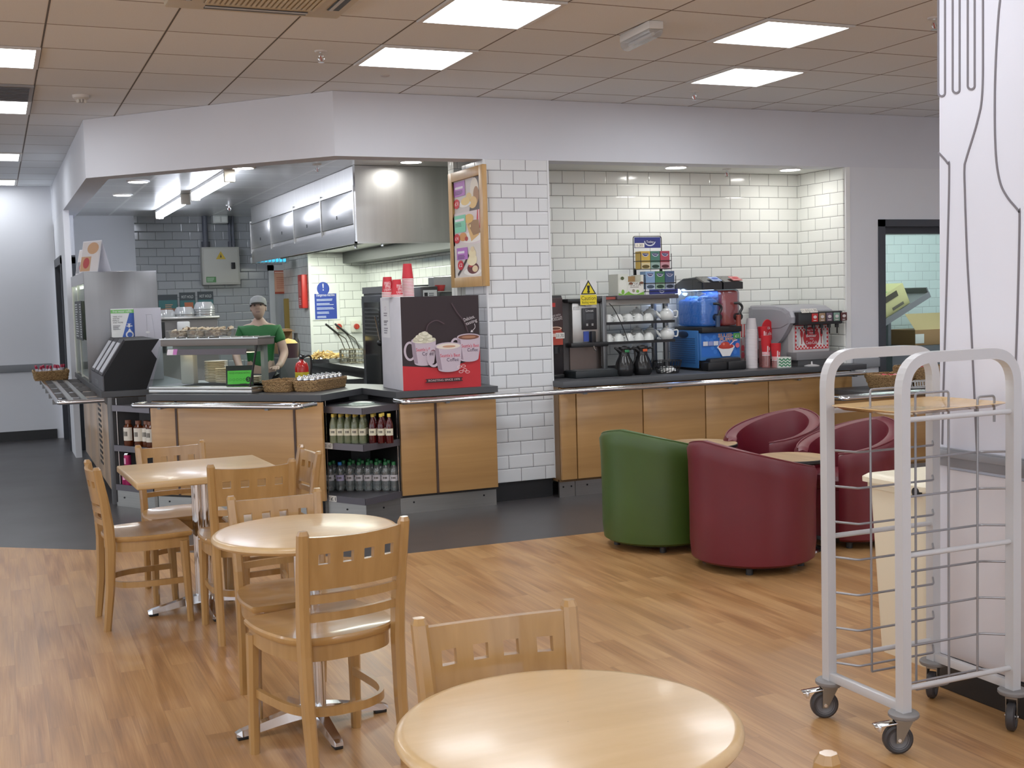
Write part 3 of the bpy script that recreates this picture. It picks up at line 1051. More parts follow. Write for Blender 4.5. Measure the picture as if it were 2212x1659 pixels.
# red fire blanket box on the return wall, with a small sign
p = ony(655, 630, 14.2)
t = thing('fire_blanket_box', 'red fire blanket case on the end of the tiled wall', 'fire blanket', (xr, 14.0, p.z))
m = MB(); m.box(-.07, 0, -.1, .1, -.2, .2, K(206, 52, 44, .4), .012); m.build('case', t)
m = art((-.0705, 0, 0), (0, -1, 0)); m.rect(-.06, -.05, .06, .12, K(226, 120, 110)); m.bars(-.05, -.16, .05, -.07, 4, K(240, 210, 205)); m.build('label', t)
x0, x1, z0, z1 = wbox(633, 595, 641, 612, 15.1)
m = MB(); m.box(x0 - .02, x1 + .02, 15.1, 15.12, z0, z1, K(176, 40, 36, .4)); m.T = None
single('fire_sign', m, 'small red sign above the black notice at the door edge', 'sign')
x0, x1, z0, z1 = wbox(633, 618, 642, 650, 15.1)
m = art(((x0 + x1) / 2, 15.1, 0)); m.rect(-.05, z0, .05, z1, K(36, 34, 34)); m.disc(0, (z0 + z1) / 2, .03, .04, K(150, 140, 130)); m.bars(-.04, z0 + .02, .04, z0 + .09, 3, K(150, 140, 130))
single('black_notice', m, 'narrow black notice beneath the small red sign', 'notice')

# mandatory blue notice and isolators on the white tiles
x0, x1, z0, z1 = wbox(672, 615, 735, 690, 13.79)
t = thing('safety_notice', 'blue and white machine safety notice on the white tiles', 'notice', ((x0 + x1) / 2, 13.79, z0)); w = (x1 - x0) / 2; h = z1 - z0
m = MB(); m.box(-w, w, 0, .006, 0, h, K(222, 226, 220, .4)); m.build('sheet', t)
BLUE = K(38, 62, 150, .5)
m = art((0, -.0005, 0)); m.rect(-w * .8, 0.01, w * .78, h * .74, BLUE); m.disc(-w * .15, h * .88, .075, .08, BLUE)
m.text('!', -w * .15, h * .83, .085, WHITE); m.text('Dangerous machine', 0, h * .67, .032, WHITE, width=w * 1.3)
for k in range(5):
    m.bars(-w * .66, h * (.05 + k * .12), w * .6, h * (.12 + k * .12), 2, K(190, 200, 230), .5, .5)
m.build('print', t)
for px, lab in ((730, 'red rotary isolator switch beneath the blue notice'), (768, 'red rotary isolator switch half behind the dark oven')):
    x0, x1, z0, z1 = wbox(px - 11, 693, px + 11, 717, 13.79)
    t = thing('isolator_switch', lab, 'switch', ((x0 + x1) / 2, 13.8, (z0 + z1) / 2), 0, 'isolator switches'); w = (x1 - x0) / 2; h = (z1 - z0) / 2
    m = MB(); m.box(-w, w, -.05, 0, -h, h, K(214, 216, 200, .4), .008); m.build('case', t)
    m = MB(); m.T = TR(0, -.05, 0, PI / 2); m.lathe([(.001, .03), (.03, .03), (.034, 0)], K(176, 52, 36, .4), 20); m.box(-.008, .008, -.03, .03, .03, .045, K(190, 60, 40, .4)); m.build('knob', t)
m = MB(); a = ony(738, 706, 13.76); b = ony(790, 712, 13.7)
m.tube([(a.x, 13.77, a.z), (b.x, 13.77, b.z - .25)], .012, K(160, 164, 158, .4), 8)
single('cable_pipe', m, 'pale pipe slanting down from the isolator switches', 'pipe')
# ------------------------------------------------------------------ servery counters
WT_ = 0.89; WB = 0.845
m = MB()
poly = [(0.73, 13.0), (0.73, 9.72), (1.11, 9.69), (1.56, 9.69), (1.0, 9.14), (2.06, 8.12), (2.485, 8.56), (2.565, 7.99), (3.345, 7.99), (3.345, 8.62), (2.8, 8.66), (2.62, 8.98), (1.95, 9.65), (1.5, 10.15), (1.38, 13.0)]
m.prism(poly[::-1], WB, WT_, WORKTOP)
single('worktop', m, 'dark grey worktop running around the angled servery up to the tiled pillar', 'worktop')
m = MB(); m.box(3.872, 6.72, 7.99, 8.8, WB, WT_, WORKTOP, .004); m.box(3.88, 6.66, 8.78, 8.8, WT_, WT_ + .05, WORKTOP)
single('worktop', m, 'long dark grey worktop under the drinks alcove', 'worktop')

GP = K(92, 92, 94, .45)
KICK = steel_mat('kick_plate', (176, 174, 170), .38, (.6, .6, 30), 0.0)
SEAM = K(70, 50, 40, .5)


def cabinet(name, label, x, y, rz, w, seams, depth=.55, group=None, kick=True, handle=None, cut=0.0, dark=False):
    """laminate-fronted unit; local x along its front from 0 to w, y into the counter; seams = door boundaries"""
    t = thing(name, label, 'cabinet', (x, y, 0), rz, group)
    m = MB(); m.box(.0, w - cut, .03, depth, .12, WB - .002, K(46, 42, 40, .5) if dark else K(120, 92, 62, .5)); m.build('carcass', t)
    b = [0] + list(seams) + [w]
    for i in range(len(b) - 1):
        m = MB(); m.box(b[i] + .003, b[i + 1] - .003, .0, .028, .14, WB - .008, LAMW, .002)
        d = m.build('door', t)
        if handle == i:
            h = MB(); h.box(b[i + 1] - .16, b[i + 1] - .02, -.012, 0, .42, .435, BLACK, .003); h.build('handle', d)
    for s in seams:
        m = MB(); m.box(s - .009, s + .009, -.004, .0, .14, WB, SEAM); m.build('edge_strip', t)
    if kick:
        m = MB(); m.box(.0, w - cut * .3, .05, .07, 0, .135, KICK); m.cyl((.1, .05, .08), (.1, .046, .08), .007, BLACK, n=8); m.cyl((w - .1, .05, .08), (w - .1, .046, .08), .007, BLACK, n=8)
        m.build('kick_plate', t)
    return t


CHA = -PI / 4
# angled run: fronts sit 3 cm behind the worktop edge
q0 = Vector((1.0, 9.14, 0)) + Vector((.707, .707, 0)) * .035
cabinet('servery_cabinet', 'angled wood-fronted servery cabinet beneath the hot food display', q0.x, q0.y, CHA, 1.47, [.235, 1.245], .5, cut=.26, dark=True)
cabinet('servery_cabinet', 'wood-fronted servery cabinet beneath the coffee mug box', 2.60, 8.03, 0, .745, [.27], .55, dark=True)
# side run along the passage
t = thing('passage_cabinet', 'wood-fronted cabinet facing the passage below the cutlery dispenser', 'cabinet', (0.78, 9.8, 0))
m = MB(); m.box(.02, .5, .0, 3.0, .12, WB - .002, K(150, 118, 84, .5)); m.build('carcass', t)
PALEW = wood_mat('pale_laminate', (196, 162, 128), (206, 174, 140), .3, (22, 2, 3), .3)
for y0, y1 in ((.06, .6), (.606, 1.25), (1.256, 2.1), (2.106, 2.9)):
    m = MB(); m.box(-.0, .02, y0, y1, .1, WB - .07, PALEW, .002); d = m.build('door', t)
    if y0 == .606:
        g = MB()
        for k in range(12): g.box(-.004, 0, .72, .98, .22 + k * .045, .24 + k * .045, BLACK, T=TR(0, 0, 0))
        g.build('louvres', d)
m = MB(); m.box(.0, .02, 0, .05, .1, WB - .005, K(168, 132, 84, .4)); m.box(.0, .02, .05, 2.95, WB - .065, WB - .005, K(96, 86, 78, .5)); m.build('edge_strip', t)
m = MB(); m.box(.06, .08, .02, 3.0, 0, .1, K(52, 50, 50, .5)); m.build('kick_plate', t)
m = MB(); m.box(-.005, .05, -.075, .0, 0, WB - .002, K(112, 112, 114, .4, .3), .002); m.build('end_panel', t)

# corner shelf units
def corner_unit(name, label, pts, back, zs, kickpts):
    t = thing(name, label, 'shelf unit', (0, 0, 0))
    m = MB()
    for a, b in zip(back[:-1], back[1:]):
        d = (Vector(b) - Vector(a)); n = Vector((d.y, -d.x)).normalized() * .012
        m.prism([a, b, (b[0] + n.x, b[1] + n.y), (a[0] + n.x, a[1] + n.y)], .03, WB - .002, K(34, 32, 33, .5))
    m.build('back_panel', t)
    for z in zs:
        m = MB(); m.prism(pts + back[::-1], z - .008, z, K(70, 68, 72, .4))
        for a, b in zip(pts[:-1], pts[1:]):
            a3, b3 = Vector((a[0], a[1], 0)), Vector((b[0], b[1], 0)); d = (b3 - a3).normalized(); n = Vector((d.y, -d.x, 0)) * .006
            m.prism([(a3.x, a3.y), (b3.x, b3.y), (b3.x + n.x, b3.y + n.y), (a3.x + n.x, a3.y + n.y)], z - .042, z + .004, K(104, 100, 106, .28, .6))
        m.build('shelf', t)
    m = MB(); m.prism(kickpts + back[::-1], 0, zs[-1] - .045, KICK)
    for a, b in zip(kickpts[:-1], kickpts[1:]):
        c = (Vector(a) + Vector(b)) / 2; d = (Vector(b) - Vector(a)).normalized(); n = Vector((d.y, -d.x))
        m.cyl((c.x, c.y, .07), (c.x + n.x * .004, c.y + n.y * .004, .07), .007, BLACK, n=8)
    m.build('kick_plate', t)
    for p in (pts[0], pts[-1]):
        m = MB(); c = Vector(p) + (Vector(back[len(back) // 2]) - Vector(p)).normalized() * .03
        m.cyl((c.x, c.y, zs[-1]), (c.x, c.y, WB - .004), .004, CHROME, n=8); m.build('upright_rod', t)
    return t


cu_pts = [(2.095, 8.19), (2.28, 7.87), (2.605, 8.055)]
cu_back = [(2.105, 8.345), (2.36, 8.63), (2.50, 8.62), (2.595, 8.30)]
cu_back = [(2.072, 8.205), (1.99, 8.42), (2.40, 8.64), (2.55, 8.6), (2.60, 8.09)]
CZ = (.80, .545, .17)
corner_unit('corner_shelves', 'open corner shelf unit of bottled drinks beside the wood servery doors', cu_pts, cu_back, CZ, [(2.11, 8.22), (2.32, 8.0), (2.60, 8.08)])
m = MB(); m.prism([(2.2, 8.25), (2.3, 8.06), (2.48, 8.1), (2.46, 8.35)], CZ[0] + .001, CZ[0] + .004, K(110, 126, 118, .25)); m.sphere((2.38, 8.22, CZ[0] + .003), .09, K(150, 166, 156, .3), 14, (1.1, .8, .18))
single('tray_cover', m, 'empty greenish tray cover on the top corner shelf', 'tray cover')
lu_pts = [(.885, 9.555), (1.02, 9.42), (1.07, 9.36)]
lu_pts = [(.80, 9.63), (.88, 9.50), (1.03, 9.22)]
lu_back = [(.80, 9.66), (1.0, 9.66), (1.2, 9.52), (1.06, 9.24)]
LZ = (.785, .475, .17)
corner_unit('corner_shelves', 'narrow open shelf unit of sauces at the passage corner', lu_pts, lu_back, LZ, [(.81, 9.64), (.89, 9.52), (1.035, 9.24)])

# price tags on the shelf edges
def price_tag(text, T, w, h, label, name='price_tag', group=None, txt=BLACK):
    m = MB(); m.T = T
    m.box(-w / 2, w / 2, -h / 2, h / 2, -.002, 0, K(228, 224, 216, .5))
    m.layer = 1
    m.bars(-w * .44, -h * .3, -w * .3, h * .3, 3, K(120, 116, 110)); m.text(text, w * .1, -h * .3, h * .62, txt, width=w * .62)
    return single(name, m, label, 'price tag', group=group)


ddir = Vector((cu_pts[1][0] - cu_pts[0][0], cu_pts[1][1] - cu_pts[0][1], 0)).normalized()
nn = Vector((ddir.y, -ddir.x, 0))
p = Vector((cu_pts[0][0], cu_pts[0][1], CZ[1] - .018)) + ddir * .04 + nn * .009
price_tag('1.60', face_T(p, ddir), .075, .042, 'white 1.60 price tag under the glass lemonade bottles')
p = Vector((cu_pts[0][0], cu_pts[0][1], CZ[2] - .018)) + ddir * .06 + nn * .009
price_tag('£1', face_T(p, ddir), .075, .042, 'white £1 price tag under the water bottles')

# ------------------------------------------------------------------ bottles
LEM = clear_mat('lemonade', (196, 206, 168), .05, .08, .35, (168, 176, 140))
REDL = clear_mat('red_drink', (120, 22, 26), .05, .08, .45, (96, 14, 18))
WATER = clear_mat('water_plastic', (222, 228, 228), .10, .1, .12, (210, 216, 216))
SAUCE = clear_mat('brown_sauce', (120, 60, 26), .06, .1, .6, (110, 52, 22))
LABELP = K(222, 214, 188, .5)


def bottle(name, label, cat, H, r, glass, capmat, labmat, bands, loc, rz, group, shape='sloped'):
    t = thing(name, label, cat, loc, rz, group)
    m = MB()
    if shape == 'sloped':
        prof = [(.001, 0), (r * .95, 0), (r, .01), (r, H * .6), (r * .9, H * .68), (r * .42, H * .86), (r * .38, H * .95)]
    elif shape == 'water':
        prof = [(.001, 0), (r * .8, 0), (r * .95, .012), (r, .03), (r * .94, H * .2), (r, H * .24), (r, H * .52), (r * .93, H * .56), (r, H * .62), (r * .92, H * .74), (r * .5, H * .87), (r * .38, H * .9), (r * .38, H * .95)]
    else:
        prof = [(.001, 0), (r * .9, 0), (r, .01), (r, H * .7), (r * .88, H * .78), (r * .55, H * .84), (r * .5, H * .92)]
    m.lathe(prof, glass, 16); m.build('body', t)
    m = MB(); k = prof[-1][0] * 1.25
    m.lathe([(k, prof[-1][1] - .012), (k, H - .002), (k * .9, H), (.001, H)], capmat, 14); m.build('cap', t)
    m = MB(); z0, z1 = bands
    m.lathe([(r * 1.015, H * z0), (r * 1.015, H * z1)], labmat, 16, a0=-PI * .95, a1=-PI * .05)
    for a in (-.62, -.5, -.4):
        m.lathe([(r * 1.03, H * (z0 + (z1 - z0) * .35)), (r * 1.03, H * (z0 + (z1 - z0) * .7))], K(70, 66, 60), 3, a0=PI * (a - .045), a1=PI * (a + .03))
    m.build('label', t)
    return t


def shelf_pt(s, back, pts, z):
    """s in 0..1 along the front edge, back = metres behind it"""
    P = [Vector((p[0], p[1], 0)) for p in pts]
    ls = [(P[i + 1] - P[i]).length for i in range(len(P) - 1)]; L_ = sum(ls) * s
    for i, l in enumerate(ls):
        if L_ <= l or i == len(ls) - 1:
            d = (P[i + 1] - P[i]).normalized(); n = Vector((-d.y, d.x, 0))
            q = P[i] + d * L_ + n * back
            return Vector((q.x, q.y, z)), math.atan2(d.y, d.x)
        L_ -= l


YEL = K(206, 176, 70, .4); GRN = K(34, 112, 60, .4)
LABW = K(206, 200, 204, .45)


def row_pts(pxs, py, z, back):
    """evenly along a row parallel to the picture of the shelf: real points on the shelf plane"""
    out = []
    for px in pxs:
        p = onz(px, py, z); out.append(Vector((p.x + .4 * back * .6, p.y + back, z)))
    return out


pr = {}
for nm, mt, pxs, rows in (('cloudy lemonade', LEM, (721, 736.5, 752, 767.5, 784), (0, .075)), ('red', REDL, (806, 824, 842), (0, .075))):
    for r_, back in enumerate(rows):
        for k, p in enumerate(row_pts(pxs if r_ == 0 else [q + 6 for q in pxs[:(5 if mt is LEM else 2)]], 957, CZ[1] + .001, back)):
            lab = '%s glass bottle on the upper drinks shelf, %s in the %s row' % (nm, ORD[k], ('front', 'second')[r_])
            if mt not in pr: pr[mt] = bottle('glass_bottle', lab, 'bottle', .205, .0262, mt, YEL, LABELP, (.27, .5), p, R(-23), 'glass drink bottles on the upper corner shelf')
            else: dup(pr[mt], p, R(-23), lab)
wproto = None
WPX = (716, 740, 760, 779, 798, 817, 836, 853)
WPX = (714, 744 - 8, 757, 777, 796, 815, 834, 852)
for r_, (pxs, back, nm) in enumerate(((WPX, 0, 'front'), ([q + 9 for q in WPX[:7]], .085, 'second'), ([q + 4 for q in WPX[2:7]], .17, 'third'))):
    for k, p in enumerate(row_pts(pxs, 1060, CZ[2] + .001, back)):
        lab = 'clear water bottle with a green cap, %s in the %s row of the lowest shelf' % (ORD[k], nm)
        if wproto is None:
            wproto = bottle('water_bottle', lab, 'bottle', .21, .0305, WATER, GRN, LABW, (.36, .56), p, R(-23), 'water bottles on the lowest corner shelf', 'water')
        elif r_ == 0 and k == 1:
            bottle('water_bottle', 'clear water bottle with the only blue cap on the lowest drinks shelf', 'bottle', .21, .0305, WATER, K(50, 130, 210, .4), K(190, 180, 214, .45), (.36, .56), p, R(-23), 'water bottles on the lowest corner shelf', 'water')
        else: dup(wproto, p, R(-23), lab)
# sauces and cans on the passage corner shelves
sp0 = None
for k, (x, y) in enumerate(((.90, 9.53), (.965, 9.43), (1.02, 9.38), (1.04, 9.3))):
    lab = '%s brown sauce bottle with a white floral label on the passage corner shelf' % ORD[k]
    if sp0 is None:
        sp0 = bottle('sauce_bottle', lab, 'bottle', .20, .037, SAUCE, K(120, 74, 54, .4), K(226, 218, 204, .5), (.22, .72), (x, y, LZ[1]), CHA, 'sauce bottles on the passage corner shelf', 'jar')
    else:
        dup(sp0, (x, y, LZ[1]), CHA, lab)
cp0 = None
for k, (x, y, z) in enumerate(((.865, 9.585, 0), (.885, 9.54, 0), (.91, 9.585, 0), (.93, 9.5, 0), (.955, 9.555, 0), (.885, 9.56, .125))):
    lab = ('%s pink drink can along the lowest passage corner shelf' % ORD[k]) if k < 5 else 'pink drink can on top of the others, lowest passage corner shelf'
    if cp0 is None:
        t = thing('drink_can', lab, 'can', (x, y, LZ[2]), 0, 'pink drink cans')
        PK = K(196, 52, 110, .25, .4)
        m = MB(); m.lathe([(.001, 0), (.022, 0), (.027, .008), (.027, .108)], PK, 18); m.build('body', t)
        m = MB(); m.lathe([(.027, .108), (.022, .12), (.022, .123), (.019, .119), (.001, .119)], CHROME, 18); m.build('lid', t)
        m = MB(); m.lathe([(.0275, .04), (.0275, .085)], K(236, 170, 200, .3), 10, a0=-PI * .8, a1=-PI * .3); m.build('label', t)
        cp0 = t
    else:
        dup(cp0, (x, y, LZ[2] + z), k, lab)

# ------------------------------------------------------------------ tray rails
def tray_rail(label, A, B, inward, n, brackets, gap=.062, endA=True, endB=True, z=.83, closed=True, r=.0145, open_cap=False):
    A = Vector(A); B = Vector(B); u = (B - A).normalized(); w = Vector(inward).normalized()
    t = thing('tray_rail', label, 'tray rail', (0, 0, 0))
    O = A.to_3d() if len(A) == 2 else A
    A = Vector((A.x, A.y, z)); B = Vector((B.x, B.y, z)); u = Vector((u.x, u.y, 0)); w = Vector((w.x, w.y, 0))
    W = gap * (n - 1)
    m = MB()
    pts = [A, B]
    if endA: pts = [A + w * (W + .07)] + pts
    if endB: pts = pts + [B + w * (W + .07)]
    m.tube(fillet(pts, .05), r * 1.25, CHROME, 12); m.build('outer_tube', t)
    for k in range(1, n):
        m = MB(); o = w * gap * k
        m.tube([A + o + u * .07, B + o - u * .07], r * .86, CHROME, 10); m.build('tube', t)
    for s_ in brackets:
        m = MB(); c = A + (B - A) * s_
        d = Vector((0, 0, -.02))
        m.sweep([c + d - w * .01, c + w * (W + .07) + d], u, .014, .005, DSTEEL)
        m.build('bracket', t)
    return t


tray_rail('chrome tray rail along the angled servery front', (.87, 8.95), (1.86, 7.95), (.707, .707), 4, (.18, .82), .048)
tray_rail('long chrome tray rail along the drinks counter past the tiled pillar', (2.56, 7.80), (6.56, 7.80), (0, 1), 4, (.08, .35, .53, .68, .83, .97), .042)
# passage rail: flat bars
t = thing('tray_rail', 'flat-bar tray rail along the passage side of the servery', 'tray rail', (0, 0, 0))
m = MB(); m.tube(fillet([(.40, 12.9, .85), (.40, 9.35, .85), (.72, 9.35, .85)], .05), .017, CHROME, 12); m.build('outer_tube', t)
for x in (.50, .60):
    m = MB(); m.box(x - .018, x + .018, 9.45, 12.9, .84, .852, STEEL); m.build('bar', t)
for k in range(5):
    m = MB(); y = 9.9 + k * .7; m.box(.38, .76, y - .012, y + .012, .80, .838, DSTEEL); m.build('bracket', t)

# ------------------------------------------------------------------ passage display fridge
FX0, FX1, FY0, FY1 = .735, 1.355, 11.1, 12.9
t = thing('display_fridge', 'stainless display fridge with a glass front on the passage counter', 'display fridge', (FX0, FY0, WT_)); w = FX1 - FX0; h = .97; d = FY1 - FY0
m = MB(); m.box(0, w, -.02, 0, 0, h, steel_mat('end_panel_steel', (128, 129, 132), .34, (5, 5, .15), 0.0), .004); m.build('end_panel', t)
m = MB(); m.box(0, w, d - .02, d, 0, h, STEELV); m.build('end_panel', t)
m = MB(); m.box(w - .02, w, 0, d - .02, 0, h, DSTEEL); m.box(.0, w, 0, d, h - .1, h, K(168, 168, 172, .4)); m.build('case', t)
m = MB(); m.box(.03, w - .02, 0.0, d - .02, .0, .03, K(200, 196, 184, .4)); m.box(.12, w - .02, .0, d - .02, .4, .415, K(200, 200, 196, .3)); m.build('shelf', t)
m = MB(); m.box(.012, .018, .0, d - .02, .03, h - .1, PANE); m.build('glass', t)
m = MB(); m.box(.006, .03, d * .55, d * .55 + .03, .0, h - .1, K(215, 218, 206, .3)); m.box(.006, .03, d - .05, d - .02, .0, h - .1, K(215, 218, 206, .3)); m.build('frame', t)
m = MB(); m.box(.04, .06, .05, d - .05, h - .13, h - .11, K(255, 250, 235, .5, emit=6)); m.build('lamp', t)
m = MB(); m.box(-.008, -.002, .35, 1.25, .36, .72, K(36, 40, 42, .5))
mm = art((-.0085, 0.8, 0), (0, -1, 0)); 
m.build('menu_board', t)
mm.bars(-.4, .38, .0, .7, 14, K(200, 205, 205), .4, .5); mm.bars(.2, .38, .4, .7, 14, K(200, 205, 205), .4, .3); mm.build('menu_print', t)
OJ = clear_mat('orange_juice', (250, 160, 40), .05, .1, .75, (232, 130, 24))
ob = None
for k in range(7):
    lab = '%s orange juice bottle from the steel end inside the display fridge' % ORD[k]
    c = (FX0 + .1 + .05 * (k % 2), FY0 + .12 + .11 * k, WT_ + .03)
    if ob is None: ob = bottle('juice_bottle', lab, 'bottle', .26, .045, OJ, K(226, 190, 60, .4), K(236, 200, 90, .5), (.3, .6), c, -PI / 2, 'orange juice bottles in the display fridge', 'water')
    else: dup(ob, c, -PI / 2, lab)
gb = None
for k in range(6):
    lab = '%s salad pot from the steel end, upper fridge shelf' % ORD[k]
    c = (FX0 + .2, FY0 + .15 + .2 * k, WT_ + .415)
    if gb is None:
        gb = thing('salad_pot', lab, 'food pot', c, 0, 'salad pots on the upper fridge shelf')
        m = MB(); m.lathe([(.001, 0), (.055, 0), (.075, .07)], clear_mat('salad_tub', (220, 230, 220), .1, .1, .3, (200, 206, 196)), 18); m.build('tub', gb)
        m = MB(); m.lathe([(.066, .05), (.06, .075), (.001, .09)], K(84, 110, 60, .6), 14); m.build('salad', gb)
    else: dup(gb, c, 0, lab)
# tent cards above the fridge
for k, (y, lab, c1) in enumerate(((12.0, 'white folded tent card with a dark edge picture, on top of the display fridge', (150, 150, 156)), (11.45, 'white folded tent card printed with a sandwich and red panel, on top of the fridge', (196, 150, 110)))):
    t = thing('tent_card', lab, 'tent card', (FX0 + .12, y, WT_ + h), R(28), 'tent cards on the display fridge')
    hh = .24 if k == 0 else .29
    m = MB(); m.add([(-.06, -.15, 0), (-.06, .15, 0), (0, .15, hh), (0, -.15, hh)], [(0, 1, 2, 3)], K(226, 224, 228, .5)); m.add([(.08, -.15, 0), (.08, .15, 0), (0, .15, hh), (0, -.15, hh)], [(3, 2, 1, 0)], K(222, 222, 230, .5)); m.build('card', t)
    m = art((-.0615, 0, 0.002), (0, -1, 0), Vector((.06, 0, hh)))
    L_ = hh * 1.03
    m.rect(-.14, L_ * .05, .14, L_ * .95, K(214, 206, 204)); m.rect(-.14, L_ * .05, .02, L_ * .5, K(*c1)); m.disc(.03, L_ * .75, .09, L_ * .18, K(*c1)); m.disc(-.05, L_ * .3, .05, .05, K(176, 60, 60)); m.build('print', t)

# water refill leaflet holders against the steel end
t = thing('leaflet_holder', 'white and blue water refill leaflet with a green heading', 'leaflet', (FX0 + .305, FY0 - .06, WT_ + .35))
m = MB(); hw, hh = .098, .29; m.box(-hw, hw, -.004, 0, -.35 + 0, hh, clear_mat('acrylic', (240, 242, 245), .06, .08, .1)); m.box(-hw, hw, -.006, -.004, 0, hh, K(226, 228, 228, .5)); m.build('card', t)
m = art((0, -.0065, 0)); m.poly([(-.02, 0), (hw, 0), (hw, hh * .86), (.06, hh * .86)], K(56, 92, 176, .5)); m.rect(-hw, hh * .86, hw, hh * .97, K(118, 188, 104, .5))
m.text('free water refills', 0, hh * .885, .022, WHITE, width=.16)
for k, s_ in enumerate(('TAKE YOU', 'WATER', 'REFILLS', 'AND MORE')):
    m.text(s_, -hw * .85, hh * (.74 - k * .06), .012, BLACK, 'l')
m.bars(-hw * .85, hh * .36, -hw * .2, hh * .5, 5, K(120, 120, 124)); m.bars(-hw * .85, hh * .05, -hw * .4, hh * .1, 2, K(120, 120, 124))
m.disc(.055, hh * .2, .034, .034, WHITE); m.poly([(.03, hh * .25), (.08, hh * .25), (.055, hh * .4)], WHITE); m.disc(.055, hh * .2, .022, .022, K(56, 92, 176, .5))
m.rect(.03, hh * .45, .08, hh * .48, WHITE); m.rect(.045, hh * .42, .06, hh * .54, WHITE); m.rect(.035, hh * .52, .07, hh * .535, WHITE)
m.build('print', t)
t = thing('menu_holder', 'blank pale grey acrylic sheet holder beside the water refill leaflet', 'sign holder', (FX0 + .515, FY0 - .1, WT_ + .34))
m = MB(); m.box(-.115, .115, -.006, 0, -.34, .30, K(176, 174, 184, .3), .002); m.build('sheet', t)
m = art((0, -.0065, 0)); m.line([(-.02, .24), (.035, .24)], .003, K(150, 150, 158)); m.line([(-.01, .24), (-.01, -.02)], .003, K(150, 150, 158)); m.line([(.035, .24), (.05, .1), (.055, .0)], .002, K(160, 160, 168)); m.disc(-.005, .085, .018, .01, K(206, 206, 206)); m.build('outline_print', t)

# cutlery dispenser
DY0, DY1 = 9.76, 10.95
sec = [(.757, .0), (1.075, .0), (1.165, .235), (1.125, .297), (1.19, .39), (.932, .388), (.757, .116)]
t = thing('cutlery_dispenser', 'black slant-fronted cutlery dispenser with three pale slots on the servery corner', 'cutlery dispenser', (0, DY0, WT_ + .001))
m = MB(); M = Matrix(((1, 0, 0, 0), (0, 0, 1, 0), (0, 1, 0, 0), (0, 0, 0, 1)))
m.prism(sec, 0, DY1 - DY0, K(9, 10, 15, .75), M); m.build('case', t)
m = MB(); m.box(.748, .758, .0, DY1 - DY0, .0, .116, K(84, 84, 90, .45)); m.build('front_panel', t)
dv = Vector((.932 - .757, 0, .388 - .116)); 
for k in range(3):
    y1 = .05 + k * .385; m = MB(); m.T = face_T((.757, y1 + .35, .116), (0, -1, 0), dv)
    m.box(.0, .35, .0, .325, .0, .012, K(44, 42, 48, .45)); m.layer = 35
    fr_ = m.build('slot_frame', t)
    m = MB(); m.T = face_T((.757, y1 + .35, .116), (0, -1, 0), dv); m.box(.06, .29, .02, .29, .012, .016, K(206, 208, 216, .35)); m.build('sachet_stack', fr_)
m = art((.7475, .6, .05), (0, -1, 0)); m.text('CUTLERY', 0, -.02, .035, K(150, 150, 156), width=.3); m.build('lettering', t)

# wicker basket with sachets on the far end of the passage rail
WICK = bpy.data.materials.new('wicker')
N, L, P = nodes_of(WICK)
tc = nd(N, 'ShaderNodeTexCoord')
wv = nd(N, 'ShaderNodeTexWave', bands_direction='Z'); wv.inputs['Scale'].default_value = 28; wv.inputs['Distortion'].default_value = 6; wv.inputs['Detail'].default_value = 2; wv.inputs['Detail Scale'].default_value = 4
L.new(tc.outputs['Object'], wv.inputs['Vector'])
wc = ramp_n(N, L, wv.outputs['Fac'], [(0.1, (104, 74, 42)), (0.55, (170, 130, 80)), (0.95, (198, 160, 108))])
L.new(wc, P.inputs['Base Color']); P.inputs['Roughness'].default_value = .7
bump_n(N, L, P, wv.outputs['Fac'], .8, .008)


def basket(name, label, loc, rz, w, d, h, flare=.015, group=None):
    t = thing(name, label, 'basket', loc, rz, group)
    m = MB()
    def loop(z, f):
        return [(x, y, z) for x, y in rrect(-w / 2 - f, -d / 2 - f, w / 2 + f, d / 2 + f, .03, 4)]
    secs = [loop(h * k / 6, flare * k / 6 + (.004 if k % 2 else 0)) for k in range(7)]
    m.loft(secs, WICK, True, cap=False)
    ins = [[(x * .95, y * .95, z) for x, y, z in q] for q in secs[::-1]]
    m.loft(ins, WICK, True, cap=False)
    m.add([(x * .95, y * .95, .006) for x, y, z in secs[0]], [list(range(len(secs[0])))], WICK)
    m.build('weave', t)
    m = MB(); m.tube([Vector(p) * 1.0 for p in loop(h, flare * .7)], .0085, WICK, 8, closed=True)
    q = loop(h + .006, flare * .7)
    m.tube([Vector((p[0], p[1], p[2] + .004 * math.sin(i * 1.7))) for i, p in enumerate(q)], .006, WICK, 6, closed=True)
    m.build('braided_rim', t)
    return t


basket('wicker_basket', 'small pale wicker basket of sauce sachets at the far end of the passage rail', (.48, 12.55, .853), 0, .3, .34, .085)
sb = None
for k in range(12):
    x, y = .38 + .065 * (k % 4), 12.44 + .1 * (k // 4)
    lab = 'sauce bottle with a dark cap, %s in the small passage basket' % ORD[k]
    if sb is None:
        sb = thing('sauce_sachet', lab, 'sauce', (x, y, .86), .3, 'sauces in the small passage basket')
        m = MB(); m.lathe([(.001, 0), (.02, 0), (.022, .06), (.012, .1)], K(206, 204, 216, .4), 12, TR(0, 0, 0.01, .3)); m.build('bottle', sb)
        m = MB(); m.lathe([(.013, .1), (.012, .13), (.001, .132)], K(170, 40, 70, .4), 12, TR(0, 0, 0.01, .3)); m.build('cap', sb)
        m = MB(); m.lathe([(.0225, .02), (.0228, .05)], K(70, 60, 84, .4), 10, TR(0, 0, 0.01, .3)); m.build('label', sb)
    else:
        dup(sb, (x, y, .86), k * 1.3, lab)

